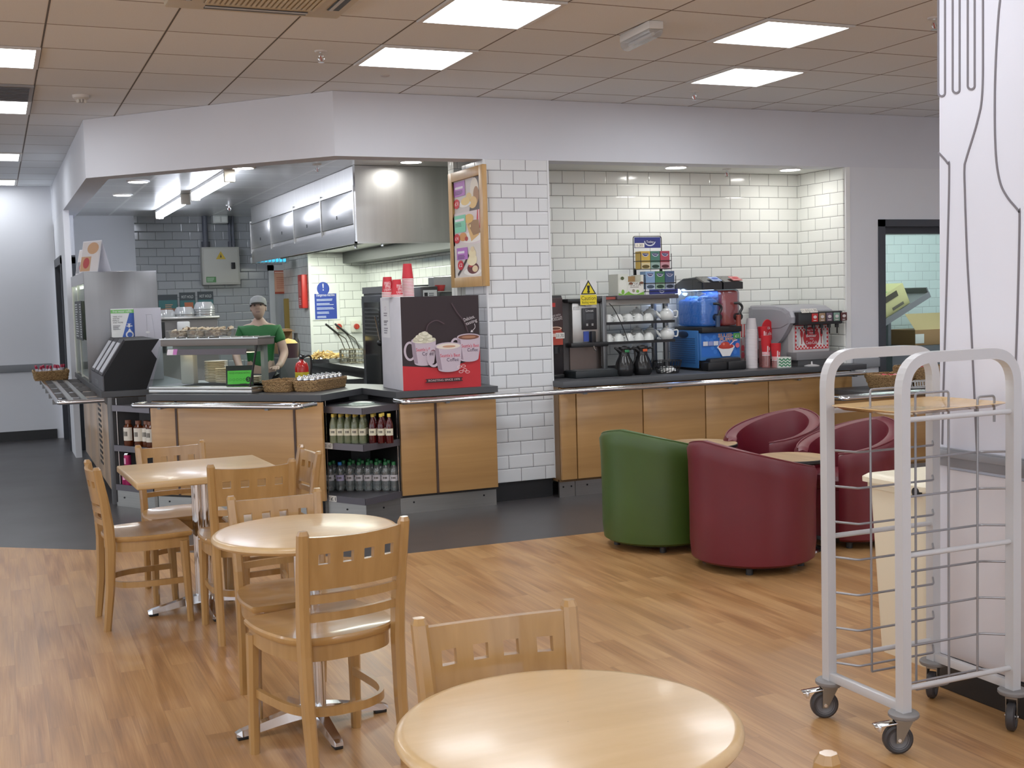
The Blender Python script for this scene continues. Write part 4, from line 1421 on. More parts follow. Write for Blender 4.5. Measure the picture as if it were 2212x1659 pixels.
# ------------------------------------------------------------------ hot food display on the angled counter
g0 = Vector((1.0, 9.14, 0)) + Vector((.707, .707, 0)) * .10 + Vector((.707, -.707, 0)) * -.055
t = thing('hot_food_display', 'stainless heated food display with sloping glass on the angled counter', 'heated display', (g0.x, g0.y, WT_ + .001), CHA)
GW = .91; SD = .5; SZ = .345
BRN = K(108, 102, 98, .4)
m = MB(); m.box(0, GW, .0, .62, 0, .028, STEEL, .006); m.box(.0, GW, .0, .09, .028, .05, STEEL, .006); m.box(.0, GW, .55, .62, .028, .05, STEEL, .006); m.build('base', t)
m = MB(); m.box(.035, GW - .01, .12, .34, SZ, SZ + .05, BRN, .004); m.box(.03, GW - .005, .115, .345, SZ + .05, SZ + .058, STEEL); m.build('top_shelf', t)
m = MB()
for k in range(9):
    x = .08 + k * .098
    m.tube([(x, .12, SZ + .062), (x, .34, SZ + .062)], .004, CHROME, 6)
m.build('top_rods', t)
m = MB()
m.add([(.02, .012, .05), (GW - .02, .012, .05), (GW - .02, .12, SZ), (.05, .12, SZ)], [(0, 1, 2, 3)], PANE); m.build('front_glass', t)
for x in (.02, GW - .02):
    m = MB(); m.add([(x, .02, .05), (x, .56, .05), (x, .34, SZ), (x, .12, SZ)], [(0, 1, 2, 3)], PANE); m.build('side_glass', t)
m = MB(); m.sweep([(GW - .02, .012, .05), (GW - .02, .12, SZ)], (1, 0, 0), .004, .008, BLACK); m.build('glass_edge', t)
m = MB(); m.box(.1, .22, .26, .32, .05, SZ, K(168, 166, 160, .35), .01); m.box(GW - .09, GW - .06, .27, .32, .05, SZ, K(150, 152, 150, .35)); m.build('post', t)
m = MB(); m.box(.1, GW - .08, .18, .26, SZ - .05, SZ, K(150, 148, 146, .35)); m.box(.14, GW - .12, .19, .25, SZ - .056, SZ - .049, K(255, 230, 190, .5, emit=2.5)); m.build('heat_lamp', t)
m = MB(); m.T = TR(0, .105, SZ - .045, -.32)
m.box(.11, GW - .1, -.004, 0, -.022, .022, K(76, 70, 78, .3)); m.box(.11, .2, -.006, -.004, -.022, .022, K(222, 216, 222, .5)); m.box(.165, .2, -.008, -.005, -.02, .022, K(186, 110, 176, .5)); m.build('ticket_strip', t)
# plates behind the glass
PLATE = K(226, 214, 190, .3)
pp = None


def local(base, rz, x, y, z):
    v = Matrix.Rotation(rz, 4, 'Z') @ Vector((x, y, z)); return Vector((base.x + v.x, base.y + v.y, WT_ + z))


def plate(loc, label, r, group):
    o = MB(); o.lathe([(.001, .004), (r * .6, .002), (r * .66, 0), (r * .7, .004), (r, .013), (r * .985, .016), (r * .68, .009), (.001, .008)], PLATE, 28)
    return single('plate', o, label, 'plate', loc, 0, group)


for nm, x, y, r, cnt in (('tallest', .3, .44, .09, 13), ('middle', .47, .36, .1, 9), ('short', .68, .34, .085, 4)):
    pp = None
    for k in range(cnt):
        c = local(g0, CHA, x, y, .051 + k * .0125)
        lab = 'cream plate, %s from the bottom of the %s plate stack in the heated display' % (ORD[k], nm)
        if pp is None: pp = plate(c, lab, r, 'cream plates in the heated display')
        else: dup(pp, c, 0, lab)
m = MB()
M = Matrix.Translation(local(g0, CHA, .56, .3, .05)) @ Matrix.Rotation(CHA, 4, 'Z')
m.tube([(.0, -.04, .002), (.03, -.01, .06), (.09, .02, .115)], .004, CHROME, 6, T=M); m.tube([(.0, -.04, .002), (.045, -.02, .06), (.1, .0, .11)], .004, CHROME, 6, T=M)
single('serving_tongs', m, 'metal serving tongs leaning against the middle plate stack', 'tongs')
# hygiene rating card
c = local(g0, CHA, .75, .09, .052)
t = thing('hygiene_card', 'green and black food hygiene rating card inside the display glass', 'sign', c, R(-18))
m = MB(); m.T = TR(0, 0, 0, -.22); m.box(-.10, .10, 0, .004, 0, .15, K(20, 26, 24, .4)); m.build('card', t)
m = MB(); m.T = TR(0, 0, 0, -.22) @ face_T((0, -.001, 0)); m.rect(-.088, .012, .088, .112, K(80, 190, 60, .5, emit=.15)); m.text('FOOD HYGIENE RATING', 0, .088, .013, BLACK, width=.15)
for k in range(5): m.ring(-.068 + k * .025, .045, .009, .009, .002, K(40, 110, 36))
m.disc(.062, .045, .018, .02, BLACK); m.text('5', .062, .034, .024, K(90, 200, 70)); m.rect(.0, .0, .05, .014, BLACK); m.text('', 0, 0, .01, BLACK) if False else None
m.build('print', t)

# cookie tubs on the display's top shelf
COOK = bpy.data.materials.new('cookies'); N, L, P = nodes_of(COOK)
tc = nd(N, 'ShaderNodeTexCoord'); vr = nd(N, 'ShaderNodeTexVoronoi'); vr.inputs['Scale'].default_value = 55; L.new(tc.outputs['Object'], vr.inputs['Vector'])
L.new(ramp_n(N, L, vr.outputs['Color'], [(.15, (96, 66, 44)), (.4, (206, 186, 150)), (.8, (232, 220, 194))]), P.inputs['Base Color']); P.inputs['Roughness'].default_value = .7
TUB = clear_mat('clear_tub', (238, 240, 238), .08, .08, .12)
for k, (x, lab) in enumerate(((.135, 'clear tray of chunky pale biscuits on the heated display, beside the dispenser'), (.30, 'clear tray of chunky pale biscuits in the middle of the heated display top'), (.455, 'clear tray of chunky pale biscuits further along the heated display top'))):
    t = thing('biscuit_tray', lab, 'food tray', local(g0, CHA, x + .04, .235, SZ + .066), CHA + .05, 'biscuit trays on the heated display')
    m = MB(); s1 = rrect(-.072, -.10, .072, .10, .02, 3); s2 = rrect(-.08, -.11, .08, .11, .02, 3)
    m.loft([[(a, b, 0) for a, b in s1], [(a, b, .05) for a, b in s2]], TUB, True, cap=False); m.prism(rrect(-.092, -.12, .092, .12, .02, 3), .05, .052, TUB); m.build('tub', t)
    m = MB()
    for j in range(26):
        m.box(-.016, .016, -.022, .022, 0, .016, COOK, .004, 1, TR(random.uniform(-.052, .052), random.uniform(-.08, .08), .004 + .055 * (j / 26), random.uniform(-.4, .4), random.uniform(-.4, .4), random.uniform(0, 3)))
    m.build('biscuits', t)

# two wicker baskets of condiments
UU = Vector((.707, -.707, 0)); II = Vector((.707, .707, 0))
c1 = onz(592, 848, WT_) + II * .13
basket('wicker_basket', 'empty brown wicker basket next to the heated display', (c1.x, c1.y, WT_ + .001), CHA, .2, .24, .075, .012, 'wicker baskets on the angled counter')
cc = onz(679, 847, WT_); c2 = cc - UU * .095 + II * .25
basket('wicker_basket', 'brown wicker basket full of silver-topped sauce jars', (c2.x, c2.y, WT_ + .001), CHA, .17, .47, .07, .012, 'wicker baskets on the angled counter')
jp = None; n = 0
for j in range(3):
    for i in range(7):
        q = c2 + UU * (-.055 + j * .055) + II * (-.2 + i * .064)
        c = (q.x, q.y, WT_ + .022)
        lab = 'silver-lidded sauce jar, %s along the %s row of the full wicker basket' % (ORD[i], ('inner', 'middle', 'outer')[j])
        if jp is None:
            jp = thing('sauce_jar', lab, 'jar', c, 0, 'silver-lidded sauce jars in the wicker basket')
            m = MB(); m.lathe([(.001, 0), (.022, 0), (.024, .01), (.024, .05), (.02, .06)], K(66, 30, 24, .2), 14); m.build('jar', jp)
            m = MB(); m.lathe([(.023, .06), (.0235, .078), (.019, .084), (.009, .086), (.009, .094), (.001, .094)], CHROME, 14); m.build('lid', jp)
        else: dup(jp, c, n, lab)
        n += 1

# ------------------------------------------------------------------ coffee mug box on the servery end
x0, x1, yb0, yb1, hb = 2.632, 3.228, 8.03, 8.50, .665
t = thing('display_box', 'tall white box printed with three coffee mugs over a red base', 'display box', (x0, yb0, WT_ + .001), R(0)); w = x1 - x0
m = MB(); m.box(0, w, 0, yb1 - yb0, 0, hb, wood_mat('scuffed_white', (204, 204, 212), (222, 220, 228), .45, (3, 3, 3), 0, 0, 'Object', 1.5), .003); m.build('carton', t)
PLUM = K(34, 18, 23, .5); REDB = K(186, 34, 42, .5); MUG = K(190, 174, 186, .5); MUGD = K(150, 132, 146, .5)
m = art((0, -.0006, 0)); m.rect(0.002, 0, w, hb, PLUM)
m.poly([(0.002, 0), (w, 0), (w, hb * .315), (w * .55, hb * .22), (0.002, hb * .265)], REDB); m.poly([(w * .7, hb * .2), (w, hb * .2), (w, hb * .42)], REDB)


def mug(mx, my, rw, hh, fill, handle=-1, logo=True):
    m.ring(mx + handle * rw * 1.12, my + hh * .58, rw * .5, hh * .4, rw * .17, MUG, 24)
    pts = [(mx - rw, my + hh), (mx - rw * .93, my + hh * .45), (mx - rw * .8, my + hh * .08)] + [(mx + rw * .8 * math.cos(a), my + hh * .08 + .022 * math.sin(a)) for a in [PI + PI * k / 10 for k in range(1, 10)]] + [(mx + rw * .8, my + hh * .08), (mx + rw * .93, my + hh * .45), (mx + rw, my + hh)]
    m.poly(pts, MUG)
    m.poly([(mx - rw, my + hh), (mx - rw * .93, my + hh * .45), (mx - rw * .8, my + hh * .08), (mx - rw * .5, my + hh * .05), (mx - rw * .75, my + hh)], MUGD)
    m.disc(mx, my + hh, rw, rw * .26, MUG); m.disc(mx, my + hh - .002, rw * .9, rw * .2, fill)
    if logo:
        m.text("Seattle's Best", mx + rw * .12, my + hh * .56, .024, K(206, 52, 74), width=rw * 1.5); m.text('Coffee', mx + rw * .3, my + hh * .38, .026, K(60, 44, 70), width=rw * .9)


mug(.165, hb * .27, .093, hb * .26, K(220, 214, 190))
for k in range(22):
    a = k * 2.4; rr = .075 * (1 - k / 24); m.disc(.165 + rr * math.cos(a) * .95, hb * (.535 + .075 * k / 22) + rr * .2 * math.sin(a), .02, .014, K(226, 222, 200) if k % 2 else K(200, 196, 170))
mug(.505, hb * .29, .09, hb * .26, K(110, 66, 50)); m.disc(.505, hb * .548, .055, .01, K(160, 110, 84))
mug(.345, hb * .19, .102, hb * .27, K(222, 210, 196)); m.disc(.35, hb * .455, .05, .008, K(190, 140, 110))
SM = K(70, 50, 58, .5)
m.line(smooth([(.18, hb * .62), (.2, hb * .7), (.26, hb * .74), (.32, hb * .7)]), .007, SM); m.line(smooth([(.5, hb * .6), (.47, hb * .72), (.42, hb * .82), (.38, hb * .92)]), .007, SM)
WH2 = K(206, 196, 200, .5)
m.text('Delicious,', .515, hb * .735, .026, WH2, rot=.3, width=.085); m.text('tasting', .53, hb * .695, .024, WH2, rot=.3, width=.09)
m.line(smooth([(.55, hb * .69), (.555, hb * .65), (.53, hb * .61)]), .004, WH2); m.poly([(.518, hb * .6), (.54, hb * .6), (.526, hb * .625)], WH2)
m.poly([(.16, hb * .075), (.45, hb * .075), (.435, hb * .095), (.45, hb * .115), (.16, hb * .115), (.175, hb * .095)], K(38, 22, 26)); m.text('ROASTING SINCE 1970', .305, hb * .086, .014, K(216, 180, 180), width=.24)
for dx, dy, a in ((0, 0, .4), (.03, .012, 1.9), (-.012, .035, 1.4), (.05, -.004, 0.1), (.02, .04, 1.2)):
    m.ring(.435 + dx, hb * .175 + dy, .017, .010, .003, K(230, 200, 200), 16)
m.build('mug_print', t)
m = art((-.0006, yb1 - yb0, 0), (0, -1, 0)); m.rect(.04, hb * .56, .22, hb * .97, K(232, 232, 236, .5))
m.ring(.12, hb * .88, .02, .014, .003, K(190, 160, 190))
for yy, cnt in ((.79, 2), (.73, 1), (.69, 2), (.65, 1), (.6, 2)): m.bars(.08, hb * yy, .18, hb * (yy + .025 * cnt), cnt, K(140, 136, 146), .5, .4)
m.build('paper_note', t)

# stacks of red paper cups on the box
CUPR = K(206, 40, 54, .45); CUPW = K(236, 226, 226, .45)


def paper_cup(label, loc, rz, group, col=CUPR, txt=None, h=.115, r0=.042, r1=.031, band=None):
    t = thing('paper_cup', label, 'paper cup', loc, rz, group)
    m = MB(); m.lathe([(r0, 0.006), (r1, h), (r1 - .003, h), (r1 - .004, h - .006), (.001, h - .006)], col, 24); m.build('cup', t)
    m = MB(); m.lathe([(r0 - .002, 0), (r0 + .0025, .0), (r0 + .0025, .006), (r0 - .001, .007)], CUPW, 24); m.build('rim', t)
    if txt:
        m = MB()
        for k, (s_, z, ww) in enumerate(txt):
            vs, fs, a0, a1 = text_mesh(s_)
            hh = .02; rr = r0 + (r1 - r0) * z / h + .0012; out = []
            for a, b in vs:
                xx = (a - (a0 + a1) / 2) / (a1 - a0) * ww
                th = -PI / 2 - xx / rr
                zz = z - b * hh
                rq = r0 + (r1 - r0) * zz / h + .0012
                out.append((rq * math.cos(th), rq * math.sin(th), zz))
            m.add(out, fs, K(240, 220, 222, .5))
        m.build('lettering', t)
    return t


TXT = (("Seattle's", .03, .06), ('Best', .055, .04), ('Coffee', .08, .05))
zt = WT_ + hb + .002
first_cup = None
SG = 'upturned red coffee cups on the mug box'
for nm, px, yy, cnt, rot in (('end', 838, 8.25, 4, -.3), ('middle', 858, 8.2, 2, .35), ('tallest', 882, 8.3, 13, 1.6)):
    p = ony(px, 640, yy)
    for k in range(cnt):
        lab = 'upturned red paper coffee cup, %s from the bottom of the %s stack' % (ORD[k], {'end': 'two-tone corner', 'middle': 'shortest', 'tallest': 'tallest'}[nm])
        c = (p.x, yy, zt + k * (.0105))
        if first_cup is None: first_cup = paper_cup(lab, c, rot, SG, CUPR, TXT)
        else: dup(first_cup, c, rot, lab)

# food poster on the pillar's side
pa, pb = onx(1047, 352, 3.32), onx(1050, 617, 3.32)
PZ0, PZ1 = 1.62, 2.505; PY0, PY1 = 8.085, 8.80
t = thing('poster_frame', 'tall wood-framed poster of three snacks on the side of the tiled pillar', 'poster', (3.345, (PY0 + PY1) / 2, PZ0)); w = (PY1 - PY0) / 2; h = PZ1 - PZ0
FW = wood_mat('poster_frame_wood', (176, 134, 78), (196, 154, 98), .4, (20, 20, 4))
m = MB()
for a in ((-w, -w + .075, 0, h), (w - .075, w, 0, h), (-w + .075, w - .075, 0, .075), (-w + .075, w - .075, h - .07, h)):
    m.box(-.035, .0, a[0], a[1], a[2], a[3], FW, .003)
m.build('frame', t)
m = art((-.014, 0, 0), (0, -1, 0)); W = w - .075; b0, b1 = .075, h - .07; H = (b1 - b0) / 3
PUR = K(178, 112, 190, .5); MINT = K(126, 204, 170, .5); PRED = K(200, 40, 50, .5); PALE = K(214, 204, 196, .5)
bgc = (K(206, 196, 190, .5), K(222, 206, 206, .5), K(214, 206, 198, .5))
for k in range(3):
    y = b1 - (k + 1) * H
    m.rect(-W, y, W, y + H, bgc[k])
    if k == 0:
        m.poly([(W * .1, y), (W, y), (W, y + H), (W * .45, y + H)], K(74, 54, 44)); m.disc(W * .5, y + H * .62, W * .3, H * .36, K(226, 214, 196)); m.disc(W * .62, y + H * .45, W * .2, H * .26, K(160, 110, 64)); m.disc(W * .38, y + H * .25, W * .3, H * .18, K(228, 188, 120)); m.disc(W * .1, y + H * .45, W * .2, H * .12, K(228, 196, 130)); m.disc(-W * .2, y + H * .25, W * .45, H * .1, K(240, 234, 226)); m.disc(-W * .15, y + H * .33, W * .32, H * .12, K(232, 200, 130))
        m.rect(-W * .98, y + H * .52, -W * .15, y + H * .97, PUR)
    elif k == 1:
        m.poly([(W * .6, y + H * .5), (W, y + H * .4), (W, y + H), (W * .7, y + H)], K(196, 52, 60)); m.rect(W * .78, y + H * .5, W * .84, y + H, K(240, 226, 226))
        m.disc(W * .25, y + H * .2, W * .85, H * .16, K(238, 232, 224)); m.poly([(-W * .1, y + H * .65), (W * .25, y + H * .08), (W * .8, y + H * .25), (W * .6, y + H * .6)], K(214, 170, 104)); m.poly([(W * .25, y + H * .72), (W * .05, y + H * .6), (W * .4, y + H * .25), (W * .9, y + H * .3), (W * .8, y + H * .7)], K(150, 110, 66))
        m.disc(W * .1, y + H * .78, W * .35, H * .14, K(226, 180, 96)); m.disc(-W * .35, y + H * .25, W * .28, H * .13, K(206, 140, 80)); m.disc(-W * .1, y + H * .18, W * .12, H * .07, K(170, 50, 40)); m.disc(W * .2, y + H * .55, W * .06, H * .05, K(230, 200, 140))
        m.rect(-W * .95, y + H * .4, -W * .12, y + H * .93, MINT)
    else:
        m.disc(W * .3, y + H * .16, W * .62, H * .12, K(240, 234, 226)); m.disc(W * .35, y + H * .26, W * .42, H * .17, K(96, 40, 40)); m.disc(W * .5, y + H * .24, W * .2, H * .1, K(226, 200, 160)); m.disc(W * .2, y + H * .35, W * .16, H * .06, K(180, 60, 60))
        m.disc(W * .3, y + H * .52, W * .36, H * .18, K(240, 226, 184)); m.disc(W * .35, y + H * .7, W * .26, H * .14, K(236, 220, 176)); m.disc(W * .36, y + H * .84, W * .14, H * .08, K(226, 204, 160))
        m.line([(-W * .75, y + H * .08), (-W * .3, y + H * .38), (W * .1, y + H * .68)], .022, K(54, 40, 36))
        m.rect(-W * .8, y + H * .55, W * .02, y + H * .92, PUR)
    tx0 = -W * .9 if k < 2 else -W * .72
    m.bars(tx0, y + H * .72, tx0 + W * .68, y + H * .84, 1, K(236, 226, 236), .6); m.bars(tx0, y + H * .57, tx0 + W * .6, y + H * .7, 3, K(96, 70, 100) if k != 1 else K(80, 120, 100), .5)
    cx_ = -W * .8 + (W * .28 if k == 2 else 0); cy_ = y + H * (.3 if k == 0 else .22 if k == 1 else .38)
    m.disc(cx_, cy_, W * .22, H * .15, PRED); m.text(('£1', '£4', '£2')[k], cx_, cy_ - H * .05, H * .11, K(240, 230, 230), width=W * .24)
m.build('poster_print', t)
# ------------------------------------------------------------------ kitchen equipment behind the counter
# stainless service unit with bowl stacks on it
YU = 13.2
x0, x1, z0, z1 = wbox(342, 686, 473, 760, YU)
t = thing('service_unit', 'stainless service unit carrying clear bowl stacks by the kitchen back wall', 'service unit', (x0, YU, 0)); w = x1 - x0; d = .6
m = MB(); m.box(0, w, 0, d, .0, z1 - .03, K(116, 112, 112, .4)); m.build('cabinet', t)
m = MB(); m.box(-.02, w + .02, -.02, d, z1 - .03, z1, STEEL, .004); m.build('top', t)
m = MB(); m.box(.0, w * .1, -.01, 0, z1 - .38, z1 - .05, BLACK); m.box(w * .62, w * .95, -.01, 0, z1 - .36, z1 - .16, K(176, 176, 180, .5)); m.box(w * .3, w * .52, -.03, 0, z1 - .18, z1 - .05, K(226, 226, 228, .4), .03); m.box(w * .12, w * .55, -.012, 0, z1 - .34, z1 - .24, K(206, 206, 216, .5)); m.box(w * .12, w * .55, -.014, -.01, z1 - .27, z1 - .235, K(60, 62, 130, .5)); m.build('front_papers', t)
BOWL = clear_mat('clear_bowl', (240, 242, 242), .1, .12, .4, (232, 234, 236))
bp = None
for nm, px, cnt in (('dispenser-side', 358, 1), ('middle', 399, 2), ('tallest', 442, 4)):
    p = ony(px, 686, YU + .2)
    for k in range(cnt):
        lab = 'upturned clear bowl, %s from the bottom of the %s bowl stack' % (ORD[k], nm)
        c = (p.x, YU + .2, z1 + .001 + k * .025)
        if bp is None:
            bp = thing('clear_bowl', lab, 'bowl', c, 0, 'upturned clear bowls on the service unit')
            m = MB(); m.lathe([(.116, 0), (.112, .012), (.1, .05), (.08, .078), (.001, .082)], BOWL, 22); m.build('bowl', bp)
            m = MB(); m.lathe([(.112, 0), (.12, 0), (.12, .006), (.113, .006)], BOWL, 22); m.build('rim', bp)
        else: dup(bp, c, 0, lab)
for px0, px1, py0, py1, lab, tx in ((341, 385, 637, 676, 'teal and brown hot hold notice by the fridge end', ''), (387, 424, 632, 688, 'dark hot hold chart with an orange square, middle of three', 'HOT HOLD'), (426, 463, 630, 688, 'green and orange hot hold chart, last of three', 'HOT HOLD')):
    x0, x1, z0, z1_ = wbox(px0, py0, px1, py1, 15.19)
    t = thing('wall_chart', lab, 'chart', ((x0 + x1) / 2, 15.19, z0), 0, 'hot hold charts'); w = (x1 - x0) / 2; h = z1_ - z0
    m = MB(); m.box(-w, w, 0, .006, 0, h, K(52, 60, 66, .5)); m.build('sheet', t)
    m = art((0, -.0005, 0)); m.rect(-w * .95, h * .05, w * .95, h * .7, K(50, 104, 106, .5)); m.rect(-w * .4, h * .1, w * .7, h * .62, K(176, 96, 62, .5)) if tx else m.rect(-w * .95, h * .02, w * .95, h * .25, K(140, 86, 62, .5))
    if tx: m.text(tx, 0, h * .78, h * .11, K(200, 206, 206), width=w * 1.5)
    m.bars(-w * .3, h * .2, w * .6, h * .5, 3, K(206, 150, 120), .4); m.build('print', t)

# dark inner counters and fryer
FRY = steel_mat('fryer_steel', (112, 114, 112), .35, (60, 2, 2))
t = thing('prep_counter', 'dark steel kitchen counter running towards the tiled fryer corner', 'kitchen counter', (3.2, 10.9, 0))
m = MB(); m.box(0, .88, .0, 2.85, .84, .9, FRY, .008); m.build('top', t)
m = MB(); m.box(.04, .88, .05, 2.8, .1, .84, K(70, 72, 74, .45)); m.build('cabinet', t)
m = MB()
for k in range(4):
    m = MB(); m.box(.03, .04, .08 + k * .69, .72 + k * .69, .16, .74, K(86, 88, 90, .4), .003); dd = m.build('door', t)
    g = MB(); g.tube([(.015, .14 + k * .69, .7), (.015, .66 + k * .69, .7)], .008, STEEL, 8); g.build('handle', dd)
# chips scuttle and baskets
fp = onz(690, 783, .93)
p1 = ony(705, 783, 12.4); 
CHIP = K(222, 190, 120, .6)
t = thing('chip_scuttle', 'steel scuttle heaped with pale chips beneath the isolators', 'food tray', (p1.x, 12.4, .9))
m = MB(); m.loft([rrect(-.19, -.2, .19, .2, .03, 3) and [(x, y, 0) for x, y in rrect(-.19, -.2, .19, .2, .03, 3)], [(x, y, .045) for x, y in rrect(-.21, -.22, .21, .22, .03, 3)]], STEEL, False, cap=False); m.prism(rrect(-.19, -.2, .19, .2, .03, 3), 0, .004, STEEL); m.build('tray', t)
m = MB()
for k in range(110):
    a, r = random.uniform(0, 6.28), math.sqrt(random.random())
    x, y = .17 * r * math.cos(a), .18 * r * math.sin(a); z = .03 + .13 * (1 - r) * random.random() + .02
    m.box(-.045, .045, -.006, .006, -.006, .006, CHIP, .002, 1, TR(x, y, z, 0, random.uniform(-.5, .5), random.uniform(0, 3.14)))
o = m.build('chips', t); o['kind'] = 'stuff'
WIRE = K(120, 116, 96, .35, .9)
for k, (px, lab) in enumerate(((752, 'wire fry basket with its long black handle, nearer the chip scuttle'), (772, 'wire fry basket with its long black handle, beside the dark oven'))):
    p = ony(px, 782, 12.1 - .12 * k)
    t = thing('fry_basket', lab, 'fry basket', (p.x, 12.1 - .12 * k, .905), R(160), 'fry baskets')
    m = MB()
    for z in (0, .045, .09, .135):
        m.tube([(x, y, z) for x, y in rrect(-.075, -.14, .075, .14, .02, 3)], .004, WIRE, 6, closed=True)
    for j in range(9):
        y = -.13 + j * .0325; m.tube([(-.075, y, .135), (-.075, y, 0), (.075, y, 0), (.075, y, .135)], .0025, WIRE, 5)
    for j in range(5):
        x = -.06 + j * .03; m.tube([(x, -.14, .135), (x, -.14, 0), (x, .14, 0), (x, .14, .135)], .0025, WIRE, 5)
    m.build('wire_basket', t)
    m = MB(); m.T = Matrix.Rotation(R(70), 4, 'Z')
    for y in (-.03, .03): m.tube(fillet([(-.0, y, .13), (.1, y, .25), (.22, y * .3, .30)], .03), .005, WIRE, 6)
    m.cyl((.2, 0, .295), (.5, 0, .41), .011, BLACK, n=8); m.build('handle', t)
# tall dark oven
x0, x1, z0, z1 = wbox(768, 622, 872, 860, 11.0)
t = thing('combi_oven', 'tall dark oven with a glass door and lever handle behind the mug box', 'oven', (3.2, 10.86, .45), -PI / 2); w = 1.1; h = z1 - .45
m = MB(); m.box(0, w, 0, .86, 0, h, K(58, 60, 62, .35), .01); m.box(w * .0, w, -.01, 0, h - .06, h, K(104, 104, 104, .35)); m.build('case', t)
m = MB(); m.box(.03, .72, -.03, 0, .12, h - .08, K(46, 48, 50, .3), .006); dd = m.build('door', t)
g = MB(); g.box(.12, .6, -.034, -.03, .3, h - .14, K(20, 22, 24, .1)); 
for k in range(8): g.box(.14, .58, -.036, -.034, h - .2 - k * .035, h - .19 - k * .035, K(60, 62, 64, .3))
g.build('window', dd)
g = MB(); g.cyl((.66, -.05, .72), (.69, -.1, .95), .012, CHROME, n=10); g.sphere((.655, -.055, .71), .03, BLACK, 12); g.build('handle', dd)
m = MB(); m.box(.76, w - .02, -.02, 0, .1, h - .1, K(76, 78, 80, .35), .004); m.build('control_panel', t)
m = MB(); m.box(.04, w - .04, .04, .8, -.45, 0, K(60, 62, 64, .4)); m.build('stand', t)
p = ony(906, 628, 9.25)
t = thing('microwave_oven', 'black countertop oven with a small pale display behind the mug box', 'oven', (p.x, 9.22, 1.201))
m = MB(); m.box(0, .15, 0, .4, 0, .44, K(44, 44, 46, .4), .008); m.build('case', t)
m = art((.02, -.001, .34)); m.rect(.0, 0, .12, .07, K(196, 200, 200)); m.rect(.01, .02, .04, .05, BLACK); m.bars(.05, .02, .11, .05, 2, K(90, 94, 96)); m.build('display', t)
t = thing('shelf_unit', 'grey steel shelf unit against the tiled wall behind the mug box', 'shelf unit', (3.1, 9.2, 0))
m = MB(); m.box(.15, .98, 0, .5, .1, 1.2, K(90, 92, 94, .45)); m.build('cabinet', t)
m = MB(); m.box(.34, .98, .2, .5, 1.2, 1.72, K(128, 130, 132, .4)); m.build('back_box', t)
m = MB(); m.box(.28, .98, .18, .2, 1.6, 1.72, K(150, 152, 152, .4)); m.box(.26, .98, .1, .2, 1.595, 1.6, STEEL); m.build('shelf', t)
m = MB(); p = ony(951, 628, 9.35); m.lathe([(.001, 0), (.03, 0), (.045, .05), (.042, .05), (.03, .006)], K(196, 60, 60, .4), 16)
single('red_scoop_cup', m, 'little red cup on the shelf behind the mug box', 'cup', (p.x, 9.35, 1.601))

# fire extinguisher standing at the corner of the angled counter
p = ony(662, 815, 9.6)
t = thing('fire_extinguisher', 'red fire extinguisher with a yellow band behind the wicker baskets', 'fire extinguisher', (p.x, 9.75, WT_ + .0)).scale = (.86,) * 3
t = bpy.data.objects['fire_extinguisher']
z_ = 0
m = MB(); m.lathe([(.001, 0), (.062, 0), (.066, .01), (.066, .13), (.055, .17), (.02, .195), (.018, .21)], K(204, 34, 30, .25, 0, .5), 20); m.build('cylinder', t)
m = MB(); m.lathe([(.0668, .035), (.0668, .085)], K(226, 204, 60, .4), 20); m.build('band', t)
m = MB(); m.box(-.015, .015, -.05, .03, .21, .235, BLACK, .004); m.box(-.012, .012, -.06, .04, .245, .26, BLACK, .004, T=TR(0, 0, 0, .12)); m.cyl((0, 0, .195), (0, 0, .25), .016, CHROME, n=10); m.build('valve_handle', t)
m = MB(); m.tube(fillet([(0.02, 0, .225), (.09, 0, .25), (.1, 0, .16), (.085, 0, .05)], .06), .01, BLACK, 8); m.build('hose', t)
t = thing('extinguisher_shelf', 'steel back counter carrying the red fire extinguisher', 'kitchen counter', (p.x, 9.75, 0))
m = MB(); m.box(-.12, .5, -.1, .4, .8, .888, FRY); m.build('top', t); m = MB(); m.box(-.1, .48, -.08, .38, .0, .8, K(70, 72, 74, .5)); m.build('cabinet', t)
# brown card box and dark pot beside the server
x0, x1, z0, z1 = wbox(600, 712, 632, 745, 12.6)
t = thing('card_box', 'brown open card box on the kitchen counter behind the display', 'box', ((x0 + x1) / 2, 12.6, 0)); w = (x1 - x0) / 2
m = MB(); CB = K(124, 92, 56, .7); m.box(-w, w, 0, .3, 1.0, z1, CB); m.box(-w, w, -.12, .0, z1 - .02, z1 - .014, CB, T=None); m.build('carton', t)
m = MB(); m.box(-w, w - .02, -.1, .3, .0, 1.0, K(62, 64, 66, .4)); m.build('stand', t)
x0, x1, z0, z1 = wbox(606, 742, 640, 772, 12.2)
m = MB(); m.lathe([(.001, 0), (.1, 0), (.11, z1 - z0), (.1, z1 - z0), (.09, .02)], K(58, 40, 46, .3), 20)
single('cooking_pot', m, 'dark plum cooking pot beside the red extinguisher', 'pot', ((x0 + x1) / 2, 12.2, z0))
o = MB(); o.lathe([(.001, .05), (.07, .03), (.1, 0)], K(206, 176, 96, .7), 14)
single('food_heap', o, 'yellow food heaped on the dark plum pot', 'food', ((x0 + x1) / 2, 12.2, z1))
m = MB(); m.lathe([(.001, 0), (.04, 0), (.04, .16), (.02, .2), (.02, .25), (.001, .25)], K(30, 30, 32, .3), 16)
p = ony(636, 745, 12.2)
m2 = m; single('black_flask', m2, 'black flask standing beside the yellow panel', 'flask', (p.x + .05, 12.33, z0))
m = MB(); m.box(x0 - .05, p.x + .14, 12.05, 12.46, 0, z0 - .001, K(64, 66, 68, .45), .01)
single('low_cabinet', m, 'low dark cabinet under the plum pot and black flask', 'cabinet') 

